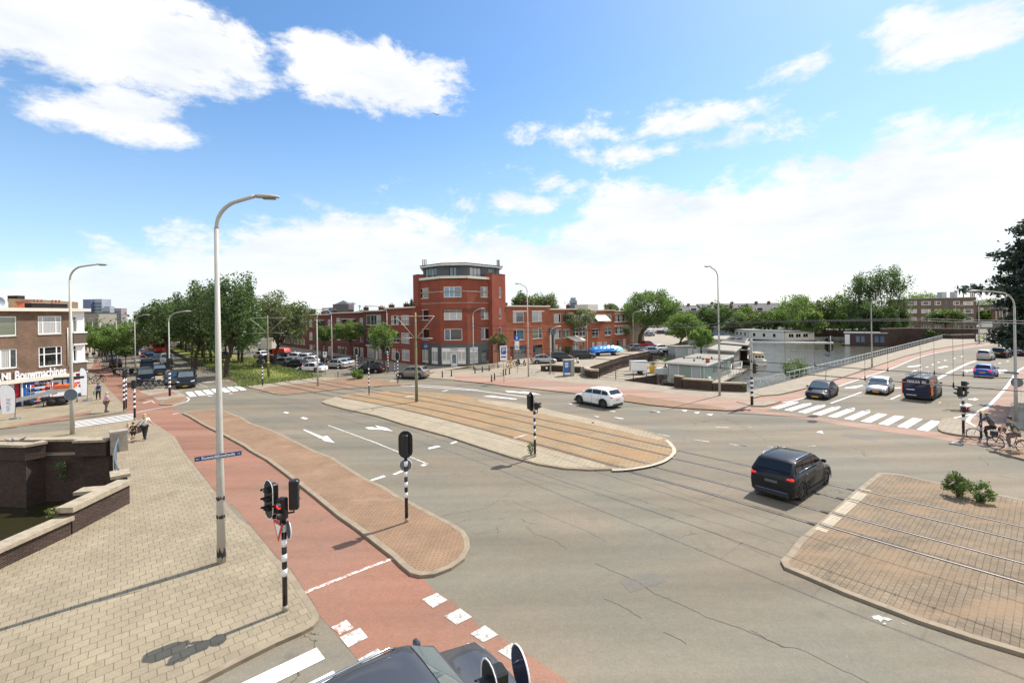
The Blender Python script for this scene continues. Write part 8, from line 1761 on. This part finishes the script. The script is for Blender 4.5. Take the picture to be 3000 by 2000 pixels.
# ------------------------------------------------------------------ bicycles, scooters, people
def bike(label,col='black',group=None,L=.55,basket=False,kind='bicycle',wr=.34):
    t_ = thing('bicycle',label,'bicycle',(0,0,0),0,group)
    for x in (-L,L):
        b = MB(); b.lathe([(wr+.018*math.cos(a),.018*math.sin(a)) for a in (0,1.57,3.14,4.71)],(x,0,wr+.018),axis='y',n=26,close=True); wh = b.build('wheel','tyre',t_)
        b = MB(); b.lathe([(wr-.03,-.012),(wr-.012,0),(wr-.03,.012)],(x,0,wr+.018),axis='y',n=26)
        for k in range(12): a = k*math.pi/6; b.tube([(x,0,wr+.018),(x+(wr-.03)*math.cos(a),0,wr+.018+(wr-.03)*math.sin(a))],.0025,3,cap=False)
        b.build('rim','rim',wh)
        b = MB(); pts = [(x+(wr+.05)*math.cos(a),0,wr+.02+(wr+.05)*math.sin(a)) for a in [R(20+k*18) for k in range(8)]]; b.tube(pts,.02,4); b.build('mudguard',col,t_)
    b = MB(); bb = (-.12,0,.30); hd = (L-.17,0,.86); st_ = (-.24,0,.80); w0 = wr+.02
    for p in ([bb,st_,(-.27,0,.93)],[st_,(hd[0]+.02,0,.78)],[bb,hd],[(L,0,w0),hd,(L-.2,0,1.02)],[bb,(-L,0,w0),st_]): b.tube(p,.018,6)
    b.build('frame',col,t_)
    b = MB(); b.tube(smooth_line([(L-.36,-.28,1.04),(L-.24,-.2,1.09),(L-.2,0,1.05),(L-.24,.2,1.09),(L-.36,.28,1.04)],3),.013,5); b.build('handlebar','steel',t_)
    b = MB(); b.box((-.3,0,.96),(.27,.15,.06),bev=.025); b.build('saddle','black',t_)
    b = MB(); b.box((-L-.02,0,.76),(.4,.14,.02)); b.tube([(-L,0,w0),(-L-.12,0,.75)],.008,4); b.build('luggage_rack','black',t_)
    b = MB(); b.lathe([(0,.03),(.09,.03),(.09,.04),(0,.04)],bb,axis='y',n=14); b.tube([(bb[0],-.1,bb[2]),(bb[0]+.14,-.1,bb[2]-.08)],.012,4); b.tube([(bb[0],.1,bb[2]),(bb[0]-.14,.1,bb[2]+.08)],.012,4); b.build('pedals','steel',t_)
    if basket: b = MB(); b.box((L+.05,0,.92),(.32,.36,.26),bev=.02); b.build('basket','plastic_black',t_)
    return t_
bk0,bk1 = bike('','black'),bike('','pale_grey',basket=True); ub2 = set(); rb_ = random.Random(9)
def bikes(grp,items):
    for i,(v,x,y,hd,lb,z) in enumerate(items):
        pr_ = bk0 if i % 2 == 0 else bk1; o = pr_ if pr_.name not in ub2 else copy_tree(pr_); ub2.add(pr_.name); put(o,v,x,y,hd,lb,grp,z=z); o.rotation_euler[0] = R(rb_.uniform(-9,9))
bikes('bicycles heaped beside the dark people carrier',[('Z1',1410,462,10,'black bicycle at the left of the heap beside the people carrier',.01),('Z1',1445,470,25,'pale bicycle second in the heap beside the people carrier',.01),('Z1',1475,462,-15,'black bicycle in the middle of the heap',.01),('Z1',1510,465,15,'pale bicycle right of the middle of the heap',.01),('Z1',1540,462,0,'black bicycle at the right end of the heap',.01)])
bikes('bicycles before the shop corner',[('Z1',900,395,60,'left bicycle of the three parked by the shop corner',.08),('Z1',940,412,70,'middle bicycle of the three parked by the shop corner',.08),('Z1',975,405,80,'right bicycle of the three parked by the shop corner',.08),('Z1',1070,275,30,'lone bicycle against the tree trunk on the shop side',.03),('Z1',1040,235,60,'bicycle beside the second tree on the shop side',.03)])
bikes('bicycles near the corner block',[('D',1370,1385,0,'bicycle left of the yellow post',.06),('D',1400,1380,10,'bicycle standing behind the yellow post',.06),('C',740,1118,10,'bicycle before the loggia house',.06),('C',800,1125,170,'bicycle leaning by the wall left of the shop lintel',.06),('C',850,1128,5,'third bicycle before the red terrace',.06)])
bikes('bicycles on the lower quay',[('F',270,935,20,'bicycle behind the box trailer',LQ),('F',400,905,60,'bicycle in the group by the shed',LQ),('F',470,905,0,'bicycle nearest to the shed',LQ),('F',375,895,80,'pale bicycle left of the group by the shed',LQ),('B',925,1140,0,'bicycle by the far pavement corner',.05)])
def scooter(label,col):
    t_ = thing('motor_scooter',label,'scooter',(0,0,0))
    for x in (-.62,.62): b = MB(); b.lathe([(.12,-.06),(.23,-.06),(.26,0),(.23,.06),(.12,.06)],(x,0,.26),axis='y',n=18); b.build('wheel','tyre',t_)
    b = MB(); b.extr([(-.85,.45),(-.8,.72),(-.2,.70),(-.1,.30),(.35,.28),(.48,.85),(.62,.88),(.58,.5),(.8,.38),(.5,.42),(.38,.2),(-.6,.22)],'y',-.17,.17); b.build('body',col,t_)
    b = MB(); b.box((-.45,0,.77),(.7,.28,.12),bev=.05); b.build('seat','black',t_); b = MB(); b.tube([(.5,-.33,1.02),(.52,0,.95),(.5,.33,1.02)],.02,6); b.build('handlebar','black',t_); b = MB(); b.box((.64,0,.82),(.08,.16,.12),bev=.03); b.build('headlight','headlight',t_); return t_
s0_,s1_ = scooter('','plastic_black'),scooter('','boat_white'); us = set()
for i,(v,x,y,hd,lb,z) in enumerate((('Z1',1175,325,10,'black motor scooter at the left of the pair under the slender tree',.03),('Z1',1215,328,20,'white motor scooter under the slender tree',.03),('Z1',1265,318,170,'black scooter with raised screen right of the white one',.03),('Z1',980,200,40,'scooter by the first trunks of the shop side',.03),('Z1',950,140,40,'scooter farther back on the shop side',.03),('E',1235,1270,-60,'black and white scooter parked between two black cars on the quay',.02),('D',1475,1375,5,'low black scooter before the dark shop glazing',.06),('B',1400,1135,0,'white scooter before the far end of the red terrace',.06),('C',455,1075,20,'dark scooter near the middle lamp of the red terrace',.06))):
    pr_ = s0_ if i % 2 == 0 else s1_; o = pr_ if pr_.name not in us else copy_tree(pr_); us.add(pr_.name); put(o,v,x,y,hd,lb,'parked motor scooters',z=z)

def skin(name,nodes,edges,mat,parent,sub=1,root='pelvis'):
    ks = list(nodes); me = bpy.data.meshes.new(name); me.from_pydata([nodes[k][0] for k in ks],[(ks.index(a),ks.index(c)) for a,c in edges],[]); o = bpy.data.objects.new(name,me); ROOT.objects.link(o)
    md = o.modifiers.new('s','SKIN'); md.use_smooth_shade = True; lay = me.skin_vertices[0].data if me.skin_vertices else None
    if lay is None: bm = bmesh.new(); bm.from_mesh(me); bm.verts.layers.skin.verify(); bm.to_mesh(me); bm.free(); lay = me.skin_vertices[0].data
    for i,k in enumerate(ks):
        r = nodes[k][1]; lay[i].radius = r if hasattr(r,'__len__') else (r,r); lay[i].use_root = (k == root)
    if sub: s_ = o.modifiers.new('u','SUBSURF'); s_.levels = s_.render_levels = sub
    bpy.context.view_layer.update(); dg = bpy.context.evaluated_depsgraph_get(); m2 = bpy.data.meshes.new_from_object(o.evaluated_get(dg)); o.modifiers.clear(); o.data = m2; m2.name = name
    m2.materials.clear(); m2.materials.append(M[mat]); o.parent = parent; return o
def person(label,v,x,y,hd,h=1.72,pose='walk',top='cloth_white',legs='cloth_black',hair='hair_brown',shoes='cloth_black',short=False,shorts=False,fat=1.0,long=False,z=.09,skinm='skin',arms=None,world=None,hat=None,dress=False):
    q = world or P(v,x,y,z); t_ = thing('person',label,'person',(*q[:2],z),R(hd)); s = h/1.75; J = {}
    def N(k,p,r): J[k] = (tuple(c*s for c in p),(r[0]*s,r[1]*s) if hasattr(r,'__len__') else r*s)
    sw = .22 if pose == 'walk' else .03
    if pose == 'ride': base,lean = (-.26,0,1.02),.25
    else: base,lean = (0,0,.95),.03
    bx,bz = base[0],base[2]
    N('pelvis',base,(.11*fat,.125*fat)); N('spine',(bx+lean*.4,0,bz+.2),(.105*fat,.13*fat)); N('chest',(bx+lean*.8,0,bz+.4),(.115*fat,.15)); N('neck',(bx+lean+.01,0,bz+.54),.052); N('jaw',(bx+lean+.045,0,bz+.61),(.07,.06)); N('skull',(bx+lean+.03,0,bz+.71),(.095,.078)); N('crown',(bx+lean+.02,0,bz+.76),(.06,.055))
    E_ = [('pelvis','spine'),('spine','chest'),('chest','neck'),('neck','jaw'),('jaw','skull'),('skull','crown')]
    for k,sd in (('l',1),('r',-1)):
        f = sw*(1 if k == 'l' else -1); N('sh'+k,(bx+lean*.85,sd*.175,bz+.46),.058*fat); N('hip'+k,(bx+.01,sd*.095*fat,bz-.07),.088*fat)
        if pose == 'ride':
            el,wr__ = (bx+lean+.28,sd*.27,bz+.24),(.30,sd*.27,1.10); kn = (.10,sd*.13,.74 if k == 'l' else .88); an_ = (-.02 if k == 'l' else .0,sd*.13,.26 if k == 'l' else .42)
        else:
            a_ = (arms or {}).get(k); el = (bx-f*.5,sd*.23,bz+.18) if not a_ else a_[0]; wr__ = (bx-f*1.0+.05,sd*.24,bz-.06) if not a_ else a_[1]
            kn = (bx+f*.85+.03,sd*.10,.50); an_ = (f*1.35-(.06 if f < 0 else 0),sd*.09,.09 if f >= 0 else .15)
        N('el'+k,el,.04*fat); N('wr'+k,wr__,.027); d = (Vector(wr__)-Vector(el)).normalized(); pm = Vector(wr__)+d*.06; N('palm'+k,tuple(pm),(.018,.034)); N('kn'+k,kn,.058*fat); N('an'+k,an_,.038); N('toe'+k,(an_[0]+.15,an_[1],an_[2]-.05),.032)
        E_ += [('chest','sh'+k),('sh'+k,'el'+k),('el'+k,'wr'+k),('wr'+k,'palm'+k),('pelvis','hip'+k),('hip'+k,'kn'+k),('kn'+k,'an'+k),('an'+k,'toe'+k)]
        side = Vector((d.z,0,-d.x)).normalized() if abs(d.y) < .9 else Vector((1,0,0)); curl = Vector((0,-sd*.4,0))
        for i,(o_,ln) in enumerate(((-.027,.066),(-.009,.076),(.009,.072),(.027,.058))):
            p1 = pm+side*o_*1.1+d*.035; p2 = p1+d*ln*.55; p3 = p2+(d+curl).normalized()*ln*.45
            for m_,p_ in enumerate((p1,p2,p3)): N(f'f{i}{m_}{k}',tuple(p_),(.0095,.0085,.0075)[m_])
            E_ += [('palm'+k,f'f{i}0{k}'),(f'f{i}0{k}',f'f{i}1{k}'),(f'f{i}1{k}',f'f{i}2{k}')]
        t1 = Vector(wr__)+d*.03+side*.04; N('t1'+k,tuple(t1),.011); N('t2'+k,tuple(t1+(d*.8+side*.5).normalized()*.045),.009); E_ += [('wr'+k,'t1'+k),('t1'+k,'t2'+k)]
    skin('body',J,E_,skinm,t_)
    def sub_(name,keys,mat,gr,extra=(),drop=()):
        nn_ = {k: (J[k][0],(J[k][1][0]*gr+.008,J[k][1][1]*gr+.008) if hasattr(J[k][1],'__len__') else J[k][1]*gr+.008) for k in keys}
        for k,p,r in extra: nn_[k] = (p,r)
        ee = [(a,c) for a,c in E_ if a in nn_ and c in nn_]+[e for e in drop]; return skin(name,nn_,ee,mat,t_,1,keys[0])
    up = ['pelvis','spine','chest','shl','shr']; ex = []; ed = []
    for k in 'lr':
        if short: m_ = Vector(J['sh'+k][0]).lerp(Vector(J['el'+k][0]),.62); ex.append(('sl'+k,tuple(m_),.06*s*fat)); ed.append(('sh'+k,'sl'+k))
        else: up += ['el'+k,'wr'+k]
    sub_('shirt',up,top,1.22,ex,ed)
    lw = ['pelvis','hipl','hipr']+([] if shorts or dress else ['knl','knr','anl','anr']); ex,ed = [],[]
    if shorts or dress:
        for k in 'lr': m_ = Vector(J['hip'+k][0]).lerp(Vector(J['kn'+k][0]),.72); ex.append(('st'+k,tuple(m_),(.1 if dress else .085)*s*fat)); ed.append(('hip'+k,'st'+k))
    sub_('dress_skirt' if dress else 'trousers',lw,top if dress else legs,1.12,ex,ed)
    for k in 'lr': a,c = Vector(J['an'+k][0]),Vector(J['toe'+k][0]); b = MB(); b.M = Matrix.Translation((a+c)/2-Vector((0.01,0,.012))); b.box((0,0,0),(.27*s,.1*s,.09*s),bev=.03*s); b.build('shoe',shoes,t_)
    hc = Vector(J['skull'][0]); b = MB(); b.M = Matrix.Translation(hc) @ Matrix.Rotation(R(-22),4,'Y'); rr_ = .108*s; b.lathe([(rr_*math.cos(a)*1.0,rr_*math.sin(a)*1.12) for a in [R(-12+k*17) for k in range(7)]],(-.012*s,0,.012*s),n=14)
    if long: b.M = Matrix.Translation(hc); b.lathe([(.07*s,.03*s),(.10*s,-.05*s),(.115*s,-.2*s),(.09*s,-.36*s),(.02*s,-.40*s)],(-.055*s,0,0),n=12)
    b.build('hair',hair,t_)
    b = MB(); b.box((hc.x+.097*s,0,hc.z-.035*s),(.03*s,.022*s,.035*s),bev=.008*s); b.build('nose',skinm,t_)
    for sd in (-1,1): b = MB(); b.lathe([(0,-.003),(.011*s,0),(0,.012)],(hc.x+.082*s,sd*.032*s,hc.z-.005*s),axis='x',n=8); b.build('eye','cloth_black',t_); b = MB(); b.box((hc.x-.0,sd*.088*s,hc.z-.02*s),(.03*s,.014*s,.05*s),bev=.005*s); b.build('ear',skinm,t_)
    b = MB(); b.box((hc.x+.088*s,0,hc.z-.075*s),(.01,.04*s,.008)); b.build('mouth','sign_red',t_)
    if hat: b = MB(); b.lathe([(0,.115*s),(.08*s,.1*s),(.115*s,.04*s),(.12*s,.03*s),(.20*s,.015*s)],(hc.x,0,hc.z+.01),n=16); b.build('hat',hat,t_)
    return t_,J
pw,J = person('woman with long blond hair in a white shirt walking away with two children','Z1',1425,966,118,1.70,'walk','cloth_white','cloth_black','hair_blond',short=True,fat=1.15,long=True,z=.1,arms={'l': ((0,.36,1.12),(.05,.46,.93)),'r': ((-.05,-.38,1.14),(-.05,-.56,1.0))})
b = MB(); b.tube([(.0,-.17,1.42),(-.19,.0,1.22),(-.14,.2,1.0)],.014,5); b.build('bag_strap','cloth_black',pw)
wq = P('Z1',1358,945,.1); hb_ = thing('shopping_bag','black shopping bag carried between the woman and the boy','bag',(*wq,.42)); b = MB(); b.add([(-.12,-.16,0),(.12,-.16,0),(.12,.16,0),(-.12,.16,0),(-.09,-.22,.42),(.09,-.22,.42),(.09,.22,.42),(-.09,.22,.42)],[(3,2,1,0),(4,5,6,7),(0,1,5,4),(1,2,6,5),(2,3,7,6),(3,0,4,7)]); b.build('sack','cloth_black',hb_); b = MB(); b.tube(smooth_line([(0,-.15,.4),(0,-.06,.62),(0,.06,.62),(0,.15,.4)],3),.012,5); b.build('handle','cloth_black',hb_)
kb,J = person('boy in a black football shirt with the green number 21 on its back','Z1',1312,994,115,1.32,'stand','cloth_black','cloth_black','hair_brown',shoes='cloth_black',short=True,shorts=True,z=.1)
add_text('shirt_number','21',.17,'lime_print',kb,(-.142,0,.98),(R(90),0,R(-90)),.002,.006)
person('small girl with long fair hair in a pale dress beside the boy','Z1',1262,970,115,1.14,'stand','cloth_palepink','cloth_palepink','hair_blond',shoes='cloth_white',short=True,dress=True,long=True,z=.1)
person('grey-haired man in a pink shirt and khaki trousers waiting by the zebra crossing','Z1',1045,698,60,1.76,'stand','cloth_pink','cloth_khaki','hair_grey',fat=1.25,short=True,z=.09,arms={'l': ((.12,.26,1.12),(.24,.12,1.0)),'r': ((.1,-.27,1.12),(.24,-.12,1.0))})
pb2,J = person('woman in a light blue shirt walking away with a green carrier bag','Z1',968,574,140,1.70,'walk','cloth_lightblue','cloth_black','hair_brown',fat=1.1,z=.09); b = MB(); b.box((-.17,0,1.28),(.14,.3,.4),bev=.05); b.build('backpack','cloth_navy',pb2)
q = P('Z1',936,552,.1); hb2 = thing('carrier_bag','green carrier bag held by the woman in light blue','bag',(*q,.38)); b = MB(); b.box((0,0,.24),(.16,.36,.46),bev=.05); b.build('sack','bag_green',hb2)
person('person in a red shirt walking on the far bridge footpath','G',1733,828,60,1.75,'walk','cloth_red','cloth_navy','hair_black',short=True,z=.1)
# the two waiting cyclists and one far cyclist
def cyclist(v,x,y,hd,lb,lp,big=1.0,**k):
    q = P(v,x,y,.02); c,s_ = math.cos(R(hd)),math.sin(R(hd)); o = (q[0]-c*.55,q[1]-s_*.55); bkx = bike(lb,k.pop('col','pale_grey'),basket=k.pop('basket',False)); place(bkx,(*o,.02),R(hd)); return person(lp,None,0,0,hd,pose='ride',world=o,z=.02,**k)
c1,J = cyclist('S',2853.7,1288.7,131,'light grey city bicycle of the first waiting cyclist','waiting cyclist in a dark checked shirt and a light cap',top='cloth_plaid',legs='cloth_black',hair='hair_black',skinm='skin_dark',shoes='cloth_white',hat='cloth_tan',h=1.72)
b = MB(); b.box((-.62,0,.86),(.34,.4,.3),bev=.08); b.build('pannier','plastic_black',c1)
c2,J = cyclist('S',2917,1316,131,'dark green bicycle of the cyclist at the right edge','bare-headed cyclist in a dark green shirt at the right edge',col='iron_green',top='cloth_green',legs='cloth_khaki',hair='hair_black',shoes='cloth_white',short=True,h=1.86,basket=True)
cyclist('Z1',858,190,-48,'bicycle of the far rider on the red cycle path','distant cyclist in dark clothes on the red path by the shop',top='cloth_black',legs='cloth_black',hair='hair_black',h=1.75)
